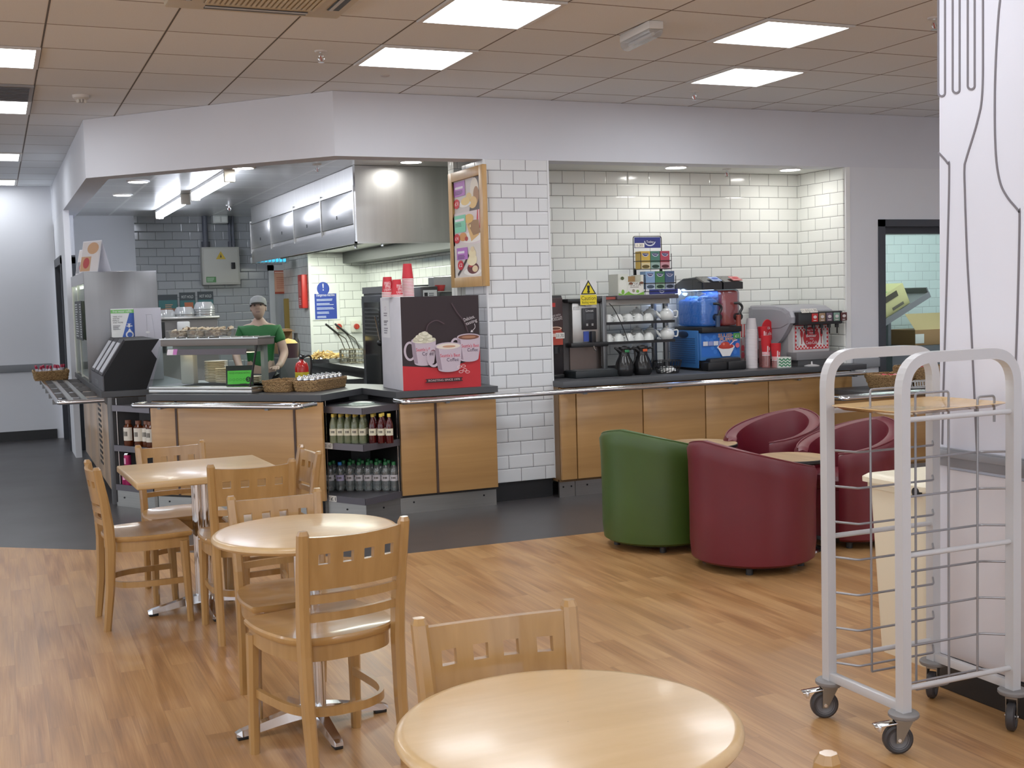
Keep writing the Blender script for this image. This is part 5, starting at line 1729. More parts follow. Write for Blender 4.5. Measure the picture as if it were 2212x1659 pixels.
# ------------------------------------------------------------------ person serving behind the hot food display
def skin_body(name, verts, edges, mat, parent, root=0, sub=2):
    me = bpy.data.meshes.new(name)
    me.from_pydata([v[:3] for v in verts], edges, [])
    o = bpy.data.objects.new(name, me); COL.objects.link(o)
    md = o.modifiers.new('skin', 'SKIN'); md.use_smooth_shade = True
    for i, v in enumerate(verts):
        r = v[3]; sv = me.skin_vertices[0].data[i]; sv.radius = (r if isinstance(r, tuple) else (r, r)); sv.use_root = (i == root)
    s2 = o.modifiers.new('sub', 'SUBSURF'); s2.levels = sub; s2.render_levels = sub
    dg = bpy.context.evaluated_depsgraph_get()
    me2 = bpy.data.meshes.new_from_object(o.evaluated_get(dg))
    bpy.data.objects.remove(o); bpy.data.meshes.remove(me)
    me2.materials.clear(); me2.materials.append(mat)
    for p in me2.polygons: p.use_smooth = True; p.material_index = 0
    o2 = bpy.data.objects.new(name, me2); COL.objects.link(o2)
    if parent: o2.parent = parent
    return o2


pp_ = ony(560, 700, 11.6)
person = P_ = thing('person', 'kitchen server in a green top behind the heated food display, head bowed', 'person', (pp_.x, 11.6, 0), R(-15))
SKIN = K(158, 132, 118, .6); GRS = K(18, 84, 36, .7); TRS = K(40, 40, 44, .7)
V = [(0, 0, .92, (.14, .1)), (0, 0, 1.08, (.13, .095)), (0, 0, 1.25, (.155, .11)), (0, 0, 1.38, (.13, .09)), (0, -.01, 1.45, (.06, .06)), (0, -.03, 1.51, (.052, .055)),
     (.17, 0, 1.37, .06), (.25, -.02, 1.12, .047), (.2, -.22, 1.0, .036), (.17, -.28, .99, .032),
     (-.17, 0, 1.37, .06), (-.25, -.02, 1.12, .047), (-.2, -.22, 1.0, .036), (-.17, -.28, .99, .032),
     (.09, 0, .86, .09), (.095, -.01, .5, .066), (.1, .02, .1, .045), (.1, -.1, .04, .04),
     (-.09, 0, .86, .09), (-.095, -.01, .5, .066), (-.1, .02, .1, .045), (-.1, -.1, .04, .04)]
Ed = [(0, 1), (1, 2), (2, 3), (3, 4), (4, 5), (3, 6), (6, 7), (7, 8), (8, 9), (3, 10), (10, 11), (11, 12), (12, 13), (0, 14), (14, 15), (15, 16), (16, 17), (0, 18), (18, 19), (19, 20), (20, 21)]
body = skin_body('body', V, Ed, SKIN, person)
# head with face, joined into the body mesh through a second mesh welded visually at the neck
hd = MB()
def head_prof():
    secs = []
    for i in range(15):
        t_ = i / 14; z = -.115 + .235 * t_
        r = .078 * math.sqrt(max(0.0, 1 - ((t_ - .56) / .58) ** 2)) if t_ > .02 else .02
        r = max(r, .004)
        jaw = .88 + .12 * min(1, t_ / .4)
        ring = []
        for k in range(20):
            a = 2 * PI * k / 20; x = r * .93 * jaw * math.cos(a); y = r * 1.18 * math.sin(a)
            if math.sin(a) < -.93 and .33 < t_ < .55: y -= .018 * (1 - abs(t_ - .42) / .13)
            if math.sin(a) < -.6 and abs(abs(math.cos(a)) - .4) < .15 and .5 < t_ < .58: y += .006
            if math.sin(a) < -.8 and .2 < t_ < .27: y -= .005
            ring.append((x, y, z))
        secs.append(ring)
    return secs
hd.loft(head_prof(), SKIN, True)
for sx in (-1, 1):
    hd.sphere((sx * .074, .01, .0), .026, SKIN, 10, (.35, .7, 1.1))
    hd.sphere((sx * .03, -.083, .015), .009, K(60, 56, 54, .4), 8)
hd.box(-.022, .022, -.086, -.078, -.058, -.05, K(120, 96, 92, .5), .003)
h_ = hd.build('head', None)
JOIN = [(h_, TR(0, -.045, 1.59, R(-14)))]
for s_ in (-1, 1):
    hm = MB()
    hm.box(-.035, .035, -.075, 0, -.014, .014, SKIN, .012, 3)
    for k, l in enumerate((.06, .07, .065, .05)):
        x = -.027 + k * .018; hm.tube([(x, -.07, 0), (x, -.07 - l * .5, -.004), (x, -.07 - l * .85, -.02)], [.009, .0085, .007], SKIN, 8)
    hm.tube([(-s_ * .03, -.02, 0), (-s_ * .058, -.05, -.006), (-s_ * .062, -.075, -.012)], [.011, .0095, .008], SKIN, 8)
    JOIN.append((hm.build('hand', None), TR(s_ * .168, -.28, .99)))
bm_ = bmesh.new(); bm_.from_mesh(body.data)
for o_, M_ in JOIN:
    me_ = o_.data; me_.transform(M_)
    for sl in me_.materials:
        if sl.name not in [q.name for q in body.data.materials]: body.data.materials.append(sl)
    rm = [[q.name for q in body.data.materials].index(sl.name) for sl in me_.materials]
    for pl in me_.polygons: pl.material_index = rm[pl.material_index]
    bm_.from_mesh(me_)
    bpy.data.objects.remove(o_)
bm_.to_mesh(body.data); bm_.free()
# clothes
V2 = [(v[0], v[1], v[2], tuple(q * 1.1 for q in v[3]) if isinstance(v[3], tuple) else v[3] * 1.22) for v in (V[0], V[1], V[2], V[3], V[6], V[10])] + [(.215, -.01, 1.22, .066), (-.215, -.01, 1.22, .066), (0, -.005, 1.42, (.085, .08))]
skin_body('polo_top', V2, [(0, 1), (1, 2), (2, 3), (3, 4), (3, 5), (4, 6), (5, 7), (3, 8)], GRS, person)
V3 = [(v[0], v[1], v[2], v[3] if isinstance(v[3], tuple) else v[3] * 1.18) for v in (V[0], V[14], V[15], V[16], V[18], V[19], V[20])]
skin_body('trousers', V3, [(0, 1), (1, 2), (2, 3), (0, 4), (4, 5), (5, 6)], TRS, person)
person.scale = (.94,) * 3
sm = MB()
for s_ in (-1, 1): sm.box(s_ * .1 - .045, s_ * .1 + .045, -.19, .07, 0, .07, BLACK, .02, 3)
sm.build('shoes', person)
cm = MB(); GC = K(120, 122, 122, .7)
cm.lathe([(.089, 0), (.092, .03), (.08, .075), (.045, .1), (.001, .106)], GC, 20, Matrix.Diagonal((.95, 1.2, 1, 1)))
cm.prism([(.07 * math.cos(a), -.09 + .075 * math.sin(a)) for a in [PI + PI * k / 10 for k in range(11)]], .0, .008, GC)
c_ = cm.build('cap', person, (0, -.045, 1.615)); c_.rotation_euler = (R(-14), 0, 0)

# ------------------------------------------------------------------ drinks alcove: counter cabinets and equipment
bx = [3.875, 4.011, 4.59, 5.161, 5.766, 6.41, 6.62]
names = ['narrow wood cabinet front against the tiled pillar under the drinks worktop', 'wood cabinet front under the water boiler', 'wood cabinet front under the teapot rack, second full width', 'wood cabinet front under the slush machine, behind the green chair', 'wood cabinet front behind the low tables, under the drinks fountain', 'narrow wood cabinet front at the end of the drinks counter']
for i in range(6):
    cabinet('counter_cabinet', names[i], bx[i], 8.05, 0, bx[i + 1] - bx[i] - .004, [], .6, 'drinks counter cabinets', True, 0 if i == 3 else None)
m = MB()
for x in bx[1:5:1]: pass
YF = WT_ + .001
Rk = lambda px, py, Y: ony(px, py, Y)


def px_w(px0, px1, py, Y):
    return Rk(px0, py, Y).x, Rk(px1, py, Y).x


# hot chocolate machine
x0, x1 = px_w(1187, 1216, 700, 8.42)
t = thing('chocolate_machine', 'tall dark hot chocolate machine half hidden by the tiled pillar', 'drinks machine', (x0 - .06, 8.42, YF)); w = x1 - x0 + .06; h = Rk(1200, 638, 8.42).z - YF
m = MB(); m.box(0, w, 0, .34, .0, h, K(36, 32, 34, .35), .012); m.build('case', t)
m = MB(); m.box(.04, w - .005, -.012, 0, h * .4, h - .02, K(58, 40, 40, .4), .004); m.build('front_panel', t)
m = art((.05, -.0125, 0)); W = w - .06
m.rect(0, h * .4, W, h * .56, K(178, 64, 46, .5)); m.rect(0, h * .86, W * .5, h * .91, K(190, 50, 44, .5)); m.poly([(.01, h * .44), (W * .8, h * .44), (W * .92, h * .6), (0, h * .6)], K(176, 60, 44)); m.disc(W * .45, h * .6, W * .48, h * .022, K(230, 196, 170)); m.disc(W * .45, h * .598, W * .4, h * .015, K(110, 60, 40))
m.rect(W * .1, h * .5, W * .8, h * .54, K(226, 190, 180))
m.text('MADE WITH', W * .5, h * .745, .016, K(200, 190, 190), rot=.14, width=W * .75); m.text('HOT CHOCOLATE', W * .5, h * .695, .028, K(224, 216, 216), rot=.14, width=W * .98); m.build('print', t)
m = MB(); m.box(.03, w - .02, -.05, 0, 0, .03, BLACK, .005); m.cyl((w * .5, -.03, h * .3), (w * .5, -.03, h * .38), .035, BLACK, n=14); m.box(w * .4, w * .6, -.014, -.0, h * .32, h * .335, K(220, 220, 220)); m.build('nozzle', t)
p = Rk(1210, 725, 8.405)
price_tag('1.70', face_T((p.x, 8.404, p.z), (1, 0, 0)), .075, .045, 'white 1.70 price tag on the hot chocolate machine')

# water boiler
x0, x1 = px_w(1222, 1304, 720, 8.38)
h = Rk(1260, 645, 8.38).z - YF
t = thing('water_boiler', 'stainless automatic water boiler with a black drip tray', 'water boiler', (x0, 8.38, YF)); w = x1 - x0
m = MB(); m.box(0, w, .05, .45, .0, h - .02, K(66, 62, 62, .35)); m.build('case', t)
m = MB(); m.box(.06, w, .0, .06, h * .42, h - .03, STEELV, .012); m.build('front_panel', t)
m = MB(); m.box(.01, w + .02, -.03, .46, h - .03, h, BLACK, .008); m.build('top_trim', t)
m = MB(); m.box(.02, w + .02, -.05, .05, h * .38, h * .44, BLACK, .01); m.build('lower_trim', t)
m = MB(); m.box(.05, w - .01, .035, .05, .05, h * .38, K(112, 100, 94, .3, .8)); m.build('splash_back', t)
m = MB(); m.box(.0, w + .06, -.16, .06, .0, .055, K(30, 34, 36, .4), .008); m.box(.02, w + .04, -.14, .04, .055, .058, K(70, 74, 76, .4)); m.build('drip_tray', t)
m = MB(); m.box(w * .42, w * .8, -.02, .0, h * .6, h * .88, K(34, 34, 38, .3), .004); cp_ = m.build('control_panel', t)
m = art((w * .61, -.0205, 0)); m.text('Lincat', 0, h * .83, .02, K(210, 210, 210), width=w * .2); m.rect(-w * .1, h * .73, w * .1, h * .81, K(64, 66, 70)); m.rect(-w * .1, h * .65, -w * .05, h * .68, K(150, 150, 150)); m.rect(w * .04, h * .65, w * .09, h * .68, K(150, 150, 150)); m.build('buttons', cp_)
m = MB(); m.box(w * .46, w * .6, -.006, .0, h * .45, h * .58, K(50, 70, 150, .5)); m.box(w * .52, w * .66, -.008, -.0, h * .9, h * .935, K(210, 212, 214)); m.box(w * .22, w * .36, -.006, -.0, h * .86, h * .9, K(206, 206, 206)); m.build('stickers', t)
m = MB(); m.box(w * .62, w * .74, -.04, .0, h * .44, h * .58, BLACK, .006); m.tube(fillet([(w * .66, -.03, h * .44), (w * .66, -.05, h * .36), (w * .68, -.07, h * .33)], .02), .008, CHROME, 8); m.build('tap', t)
# caution sign
p0, p1 = Rk(1252, 655, 8.36), Rk(1286, 604, 8.36)
t = thing('caution_sign', 'yellow hot water warning sign standing on the water boiler', 'warning sign', ((p0.x + p1.x) / 2, 8.345, YF + h - .05)); w_ = (p1.x - p0.x) / 2; hh = p1.z - (YF + h - .05)
m = MB(); m.box(-w_, w_, 0, .004, 0, hh, K(226, 226, 224, .5)); m.build('sheet', t)
YW = K(228, 206, 40, .5)
m = art((0, -.0005, 0)); m.rect(-w_, 0, w_, hh * .4, YW); m.text('Caution', 0, hh * .19, .034, BLACK, width=w_ * 1.75); m.text('Boiling water', 0, hh * .06, .018, BLACK, width=w_ * 1.6)
m.poly([(-w_ * .95, hh * .42), (w_ * .95, hh * .42), (0, hh * .99)], BLACK); m.poly([(-w_ * .74, hh * .46), (w_ * .74, hh * .46), (0, hh * .9)], YW)
m.poly([(-.008, hh * .58), (.008, hh * .58), (.014, hh * .77), (-.014, hh * .77)], BLACK); m.disc(0, hh * .525, .012, .012, BLACK); m.build('print', t)

# teapot rack
RY0, RY1 = 8.36, 8.70
x0, x1 = px_w(1301, 1462, 720, RY0)
RW = x1 - x0
zt = Rk(1380, 637, RY0).z; za = Rk(1380, 695, RY0).z; zb = Rk(1380, 737, RY0).z
t = thing('crockery_rack', 'steel-framed rack with dark shelves of white cups and teapots', 'rack', (x0, RY0, YF))
m = MB()
for x in (.015, RW - .015):
    for y in ((0 if x < .1 else .15), RY1 - RY0):
        m = MB(); m.box(x - .018, x + .018, y - .018, y + .018, 0, zt - YF, K(122, 124, 126, .35, .8), .003); m.build('post', t)
m = MB(); m.box(.12, RW + .0, -.04, RY1 - RY0 + .02, zt - YF - .035, zt - YF, K(74, 70, 74, .35), .004); m.build('top_shelf', t)
m = MB(); m.box(.0, RW, -.01, .0, zt - YF - .03, zt - YF - .01, K(150, 70, 60, .4)); m.box(.02, RW - .05, .02, .3, zt - YF - .075, zt - YF - .036, K(160, 158, 152, .35)); m.build('lamp_strip', t)
for z in (za, zb):
    m = MB(); m.box(.03, RW - .03, -.02, RY1 - RY0, z - YF - .012, z - YF, K(30, 30, 32, .4), .003); m.box(.03, RW - .03, -.024, -.02, z - YF - .016, z - YF + .006, BLACK); m.build('shelf', t)
m = MB(); m.tube(smooth3 := [(.02 + .13 * k / 6 + .02, -.05 - .01 * k, zt - YF - .06 - (.3 * (k / 6) ** 1.4)) for k in range(7)], .004, BLACK, 6); m.build('cable', t)
PORC = K(224, 226, 222, .12, 0, .5)


def teapot(label, loc, rz):
    t = thing('teapot', label, 'teapot', loc, rz, 'white teapots on the crockery rack')
    m = MB(); m.lathe([(.001, 0), (.042, 0), (.058, .02), (.062, .045), (.055, .072), (.04, .084), (.032, .086)], PORC, 22); m.build('body', t)
    m = MB(); m.lathe([(.035, .085), (.03, .096), (.012, .1), (.008, .104), (.013, .112), (.001, .117)], PORC, 18); m.build('lid', t)
    m = MB(); m.tube(fillet([(.05, 0, .07), (.1, 0, .08), (.09, 0, .02), (.055, 0, .028)], .03), .0065, PORC, 8); m.build('handle', t)
    m = MB(); m.tube([(-.052, 0, .03), (-.08, 0, .055), (-.092, 0, .08)], [.015, .011, .008], PORC, 10); m.build('spout', t)
    return t


def cup(label, loc, rz):
    t = thing('tea_cup', label, 'cup', loc, rz, 'white cups on the crockery rack')
    m = MB(); m.lathe([(.046, 0), (.045, .02), (.038, .045), (.024, .06), (.022, .064), (.001, .062)], PORC, 20); m.build('cup', t)
    m = MB(); m.tube(fillet([(.04, 0, .04), (.066, 0, .042), (.066, 0, .015), (.044, 0, .014)], .015), .004, PORC, 7); m.build('handle', t)
    return t


tp = cpx = None
for z, sh in ((za, 'upper'), (zb, 'lower')):
    for k, (dx, dy, nm) in enumerate(((RW - .06, .055, 'at the front corner'), (RW - .13, .2, 'behind the front teapot'), (RW - .22, .26, 'furthest in'))):
        lab = 'white teapot %s of the %s rack shelf' % (nm, sh)
        c = (x0 + dx, RY0 + dy, z + .001)
        if tp is None: tp = teapot(lab, c, -.15)
        else: dup(tp, c, -.15 + .3 * k, lab)
    n = 0
    for row, cnt in (('front', 5), ('back', 5)):
        for k in range(cnt):
            c = (x0 + .085 + k * .092 + (.03 if row == 'back' else 0), RY0 + (.06 if row == 'front' else .17), z + .001)
            if row == 'back' and k == 4: continue
            lab = 'upturned white cup, %s from the boiler in the %s row, %s rack shelf' % (ORD[k], row, sh)
            if cpx is None: cpx = cup(lab, c, -1.2)
            else: dup(cpx, c, -1.2 + .5 * k, lab)
            n += 1
# soya carton
x0c, x1c = px_w(1333, 1388, 615, RY0 + .04)
hz = Rk(1360, 592, RY0).z - zt
t = thing('carton_box', 'open white and green soya milk carton box on the crockery rack', 'carton', (x0c, RY0 + .02, zt + .001), .0); w = x1c - x0c
CT = K(216, 218, 206, .5)
m = MB(); m.box(.002, w - .002, .002, .158, 0, hz * .62, CT); m.box(.0, w * .38, -.002, .001, 0, hz, CT); m.box(w * .9, w, .003, .16, 0, hz * .95, CT); m.box(-.002, .001, 0, .16, 0, hz, CT); m.box(w * .38, w, .1, .16, hz * .6, hz * .9, K(150, 116, 74, .6)); m.build('carton', t)
m = art((0, -.0025, 0)); GR = K(120, 176, 60, .5)
m.poly([(0, 0), (w, 0), (w, hz * .15), (w * .7, 0.004), (w * .45, hz * .22), (w * .2, .004), (0, hz * .1)], GR); m.disc(w * .67, hz * .3, w * .3, hz * .27, K(224, 222, 214)); m.disc(w * .17, hz * .4, w * .15, hz * .38, K(224, 226, 216))
m.text('SOYA', w * .67, hz * .42, .03, K(70, 60, 54), width=w * .42); m.bars(w * .45, hz * .34, w * .9, hz * .4, 1, K(120, 112, 100)); m.disc(w * .58, hz * .2, .013, .013, K(150, 140, 120)); m.disc(w * .74, hz * .17, .014, .012, GR); m.disc(w * .15, hz * .8, .016, .014, K(76, 84, 50)); m.disc(w * .48, hz * .55, .018, .01, K(110, 70, 50)); m.disc(w * .9, hz * .57, .018, .01, K(110, 70, 50)); m.disc(w * .16, hz * .15, .014, .02, GR); m.build('print', t)

# tea rack with six tea boxes
tx0, tx1 = px_w(1375, 1436, 560, 8.5)
NAVY = K(40, 48, 116, .5)
zT = Rk(1405, 510, 8.5).z
TW = tx1 - tx0
t = thing('tea_rack', 'black wire rack of tea boxes topped by a navy sign', 'tea rack', (tx0, 8.5, zt + .001)); TH = zT - zt
m = MB()
m.tube(fillet([(0, .05, 0), (0, .05, TH), (TW, .05, TH), (TW, .05, 0)], .02), .004, BLACK, 6)
for zz in (TH * .43, TH * .05):
    dz = 0 if zz > TH * .2 else -.03
    y0_ = -.02 + dz; xs = .02 if dz else 0
    for q in (zz, zz + TH * .14):
        m.tube([(xs, .05, q), (xs, y0_ - .05, q), (TW + .02 + xs, y0_ - .05, q), (TW + .02 + xs, .05, q)], .0035, BLACK, 6)
    m.tube([(xs, y0_ - .05, zz), (xs, y0_ - .05, zz + TH * .28), (xs, .05, zz + TH * .28)], .003, BLACK, 6); m.tube([(TW + .02 + xs, y0_ - .05, zz), (TW + .02 + xs, y0_ - .05, zz + TH * .26)], .003, BLACK, 6)
m.box(0, .02, .04, .055, TH * .25, TH * .45, BLACK); m.box(TW - .02, TW, .04, .055, TH * .25, TH * .45, BLACK)
m.build('wire_frame', t)


def tea_logo(m, x, y, s, txt=True):
    m.disc(x, y, s, s * .8, K(200, 204, 220), 20, PI, 2 * PI); m.disc(x, y, s * .85, s * .62, K(34, 40, 96), 20, PI, 2 * PI); m.rect(x - s * .85, y, x + s * .85, y + s * .15, K(34, 40, 96))
    m.text('Tetley', x, y - s * .3, s * .36, K(220, 222, 232), width=s * 1.3)


m = MB(); m.box(.01, TW - .01, .045, .05, TH * .80, TH * .985, NAVY); b_ = m.build('header_sign', t)
m = art((0, .0445, 0)); tea_logo(m, TW * .58, TH * .92, TW * .2); m.rect(.012, TH * .81, TW * .38, TH * .885, K(226, 224, 218)); m.text('1.30', TW * .22, TH * .825, .022, BLACK, width=TW * .2); m.build('header_print', b_)
m = MB(); m.box(.06, TW + .06, -.1, -.09, 0, TH * .085, NAVY); b_ = m.build('base_sign', t)
m = art((0, -.1005, 0)); tea_logo(m, TW * .65, TH * .065, TW * .1); m.build('base_print', b_)
m = MB(); m.box(.02, .05, -.1, -.09, 0, TH * .085, K(222, 222, 220)); m.build('base_tag', t)
cols = [[((206, 170, 70), 'yellow'), ((70, 120, 104), 'sage green'), ((176, 66, 84), 'red')], [((126, 158, 196), 'pale blue'), ((62, 116, 76), 'leaf green'), ((62, 82, 116), 'slate blue')]]
for r_ in range(2):
    zz = zt + .004 + (TH * .43 if r_ == 0 else TH * .085); yy = 8.5 - (.06 if r_ == 0 else .092)
    for k in range(3):
        col, nm = cols[r_][k]; bw_ = TW / 3 - .002
        xx = tx0 + .006 + k * (TW / 3 + .003) + (.022 if r_ else 0)
        t = thing('tea_box', '%s tea box on the %s shelf of the wire tea rack' % (nm, ('upper', 'lower')[r_]), 'tea box', (xx, yy, zz), 0, 'tea boxes in the wire rack')
        m = MB(); bh = TH * .30; m.box(0, bw_, 0, .09, 0, bh, K(*col, .5)); m.build('carton', t)
        m = art((0, -.0006, 0)); m.rect(0, 0, bw_, bh * .36, K(*[min(255, int(c * .5 + 110)) for c in col], .5)); tea_logo(m, bw_ * .5, bh * .86, bw_ * .36); m.disc(bw_ * .5, bh * .13, bw_ * .4, bh * .1, K(*[int(c * .45) for c in col], .4)); m.build('print', t)

# coffee jugs
for px, lab, tagc in ((1352, 'black insulated jug with a green tag, nearer the boiler', (40, 120, 70)), (1391, 'black insulated jug with an orange tag, nearer the wire basket', (206, 84, 40))):
    p = ony(px, 812, 8.22)
    t = thing('coffee_jug', lab, 'jug', (p.x, 8.24, YF), 0, 'black insulated jugs')
    JB = K(24, 24, 25, .22)
    m = MB(); m.lathe([(.001, 0), (.06, 0), (.075, .02), (.078, .06), (.066, .11), (.046, .15), (.04, .175), (.043, .2), (.046, .215)], JB, 24); m.build('body', t)
    m = MB(); m.lathe([(.046, .215), (.044, .228), (.02, .236), (.001, .237)], JB, 20); m.build('lid', t)
    m = MB(); m.tube([(-.03, 0, .19), (-.06, 0, .21), (-.085, 0, .222)], [.022, .014, .007], JB, 10); m.build('spout', t)
    m = MB(); m.tube(fillet([(.04, 0, .205), (.095, 0, .215), (.1, 0, .12), (.06, 0, .07)], .05), .0085, JB, 8); m.build('handle', t)
    m = MB(); m.box(-.02, .02, -.05, -.044, .185, .205, K(*tagc, .5), .003); m.build('name_tag', t)
# wire basket with sachets
p = ony(1445, 806, 8.24)
t = thing('wire_basket', 'round black wire basket of white sachets beside the jugs', 'basket', (p.x, 8.26, YF))
m = MB()
for z, r in ((.005, .085), (.05, .095), (.10, .108)):
    m.tube([(r * 1.1 * math.cos(2 * PI * k / 24), r * .9 * math.sin(2 * PI * k / 24), z) for k in range(24)], .0035, BLACK, 6, closed=True)
for k in range(26):
    a = 2 * PI * k / 26; m.tube([(.0935 * math.cos(a), .0765 * math.sin(a), .005), (.119 * math.cos(a), .097 * math.sin(a), .1)], .0024, BLACK, 5)
m.prism([(.09 * math.cos(2 * PI * k / 20), .075 * math.sin(2 * PI * k / 20)) for k in range(20)], .0, .004, BLACK)
m.build('wires', t)
sa = None
for k in range(18):
    a = k * 2.4; r = .06 * math.sqrt((k + .5) / 18)
    lab = 'white sachet in the round wire basket, %s outward from the middle' % ORD[k]
    c = (p.x + r * math.cos(a), 8.26 + r * .85 * math.sin(a), YF + .012 + .012 * (k % 3))
    if sa is None:
        sm_ = MB(); sm_.box(-.014, .014, -.03, .03, 0, .005, K(228, 228, 226, .4), .002, T=TR(0, 0, 0, .35, .2)); sa = single('sachet', sm_, lab, 'sachet', c, 0, 'white sachets in the wire basket')
    else: dup(sa, c, a, lab)

# slush machine
SY = 8.28
x0, x1 = px_w(1515, 1597, 745, SY)
xb = x0 - .012
zh = Rk(1550, 705, SY).z - YF; ztop = Rk(1530, 602, SY).z - YF
t = thing('slush_machine', 'twin-bowl slush machine holding blue and red ice drinks', 'slush machine', (x0, SY, YF)); w = x1 - x0
BLU = K(44, 96, 168, .4)
m = MB(); m.box(-.01, w + .01, 0, .46, .08, zh - .05, K(56, 110, 176, .35), .008); m.build('base_case', t)
m = MB()
m.box(.0, w, -.005, .45, .0, .02, BLACK); m.box(.0, w * .5 - .01, -.1, .02, .0, .07, BLACK, .01); m.box(w * .5 + .01, w, -.1, .02, .0, .07, BLACK, .01); m.box(.03, w - .03, -.08, 0, .0, .1, BLACK, .02); m.build('drip_tray', t)
m = MB(); m.box(-.01, w + .01, -.03, .4, zh - .05, zh, BLACK, .01); m.build('bowl_deck', t)
m = art((0, -.0008, 0)); b0, b1 = .11, zh - .055
m.rect(0, b0, w, b1, K(36, 100, 190, .5))
for k in range(16): m.disc(random.uniform(.03, w - .03), random.uniform(b0 + .03, b1 - .02), .018, .018, K(52, 116, 204, .5), 14)
CRM = K(226, 216, 196); BRK = K(150, 62, 44)
for tx_, y_, x_ in (('SLUSH', b1 - .034, w * .64), ('PUPPIE', b1 - .068, w * .68)):
    for ox, oy in ((.0015, .0015), (-.0015, .0015), (.0015, -.0015), (-.0015, -.0015)): m.text(tx_, x_ + ox, y_ + oy, .028, CRM, width=w * .42)
    m.text(tx_, x_, y_, .028, BRK, width=w * .42)
for k in range(4): m.rect(.01 + k * .05, b1 - .1, .055 + k * .05, b1 - .065, K(206, 208, 216) if k % 2 == 0 else K(140, 150, 200))
m.rect(w * .82, b1 - .05, w, b1 - .005, K(70, 150, 70)); m.text('£1', w * .91, b1 - .04, .022, WHITE, width=.03)
m.disc(w * .62, b0 + .075, w * .23, .026, WHITE); m.disc(w * .62, b0 + .08, w * .2, .022, K(176, 50, 40)); m.disc(w * .6, b0 + .096, w * .12, .022, K(186, 60, 44)); m.disc(w * .56, b0 + .1, .01, .01, K(220, 110, 90)); m.line([(w * .72, b0 + .09), (w * .84, b0 + .125), (w * .92, b0 + .13)], .008, K(224, 200, 206)); m.disc(w * .92, b0 + .085, .02, .02, K(206, 96, 110))
m.poly([(w * .42, b0 + .06), (w * .82, b0 + .06), (w * .72, b0 + .0), (w * .52, b0 + .0)], WHITE)
m.build('front_print', t)
m = MB(); m.box(-.022, -.01, .02, .46, .02, zh - .03, K(52, 104, 166, .4), .004); sd = m.build('side_panel', t)
m = MB()
for k in range(12): m.box(-.025, -.022, .06, .42, .06 + k * .018, .066 + k * .018, K(34, 70, 120, .4))
m.sphere((-.022, .24, zh * .82), .06, K(24, 44, 76, .4), 14, (.1, 1.4, .5)); m.build('vent', sd)
BICE = bpy.data.materials.new('blue_ice'); N, L, P = nodes_of(BICE); P.inputs['Base Color'].default_value = rgb((22, 112, 205)); P.inputs['Roughness'].default_value = .3
tc = nd(N, 'ShaderNodeTexCoord'); bump_n(N, L, P, noise_n(N, L, tc.outputs['Object'], (1, 1, 1), 40, 4), .6, .02); P.inputs['Emission Color'].default_value = rgb((20, 110, 215)); P.inputs['Emission Strength'].default_value = .12
RICE = bpy.data.materials.new('red_ice'); N, L, P = nodes_of(RICE); P.inputs['Base Color'].default_value = rgb((186, 50, 34)); P.inputs['Roughness'].default_value = .25
P.inputs['Emission Color'].default_value = rgb((190, 40, 24)); P.inputs['Emission Strength'].default_value = .06
BOWLC = clear_mat('slush_bowl', (226, 238, 246), .08, .05, .06, (200, 220, 240))
BH = ztop - zh - .09
for i, (xa, xb2, ice, nm) in enumerate(((.0, w * .5 - .01, BICE, 'blue'), (w * .5 + .005, w * 1.0, RICE, 'red'))):
    yf = -.02 if i == 0 else -.03
    m = MB(); m.box(xa, xb2, yf, .4, zh, zh + BH, BOWLC, .03, 3); b_ = m.build('bowl', t)
    b_['label'] = 'clear bowl of %s slush' % nm
    m = MB(); m.box(xa + .01, xb2 - .01, yf + .01, .38, zh + .004, zh + BH * (.75 if i == 0 else .97), ice, .03, 3)
    if i == 0:
        for k in range(10): m.sphere((random.uniform(xa + .06, xb2 - .05), random.uniform(.03, .3), zh + BH * .74), .05, ice, 10, (1, 1, .6))
    m.build('ice_drink', b_)
    m = MB(); yy = yf - .02
    M = Matrix(((0, 1, 0, 0), (0, 0, 0, 0), (0, 0, 0, 0), (0, 0, 0, 1)))
    pr_ = [(-.03, 0), (-.03, .06), (.1, .11), (.3, .1), (.44, .05), (.44, 0)]
    secs = []
    for x in (xa - .004, xa + .012, xb2 - .012, xb2 + .004):
        s_ = .94 if x in (xa - .004, xb2 + .004) else 1
        secs.append([(x, yy + a * s_ + .02, zh + BH + b * s_) for a, b in pr_])
    m.loft(secs, K(22, 22, 24, .18, 0, .6), False); l_ = m.build('bowl_lid', t)
    m = MB(); dvec = Vector((0, .13, .05)); m.T = face_T((xa + (xb2 - xa) * .5, yy - .012, zh + BH + .062), (1, 0, 0), dvec); m.box(.0, .085, .0, .09, .006, .012, K(150, 170, 210, .4) if i == 0 else K(196, 120, 120, .4)); m.layer = 34; m.disc(.042, .045, .03, .02, K(60, 90, 180) if i == 0 else K(180, 40, 50)); m.build('flavour_plate', l_)
    m = MB(); xm = xb2 - .045
    m.tube(fillet([(xm - .035, yf - .02, zh + BH * .62), (xm, yf - .05, zh + BH * .62), (xm + .03, yf - .05, zh + BH * .5), (xm + .0, yf - .05, zh + BH * .36), (xm - .01, yf - .05, zh + BH * .22)], .03), .011, BLACK, 8); m.cyl((xm - .01, yf - .045, zh + .0), (xm - .01, yf - .045, zh + BH * .3), .02, K(40, 60, 90, .3) if i == 0 else K(130, 50, 34, .3), n=12); m.cyl((xm, yf - .0, zh + BH * .25), (xm, yf - .05, zh + BH * .25), .03, BLACK, n=14); m.build('tap', t)
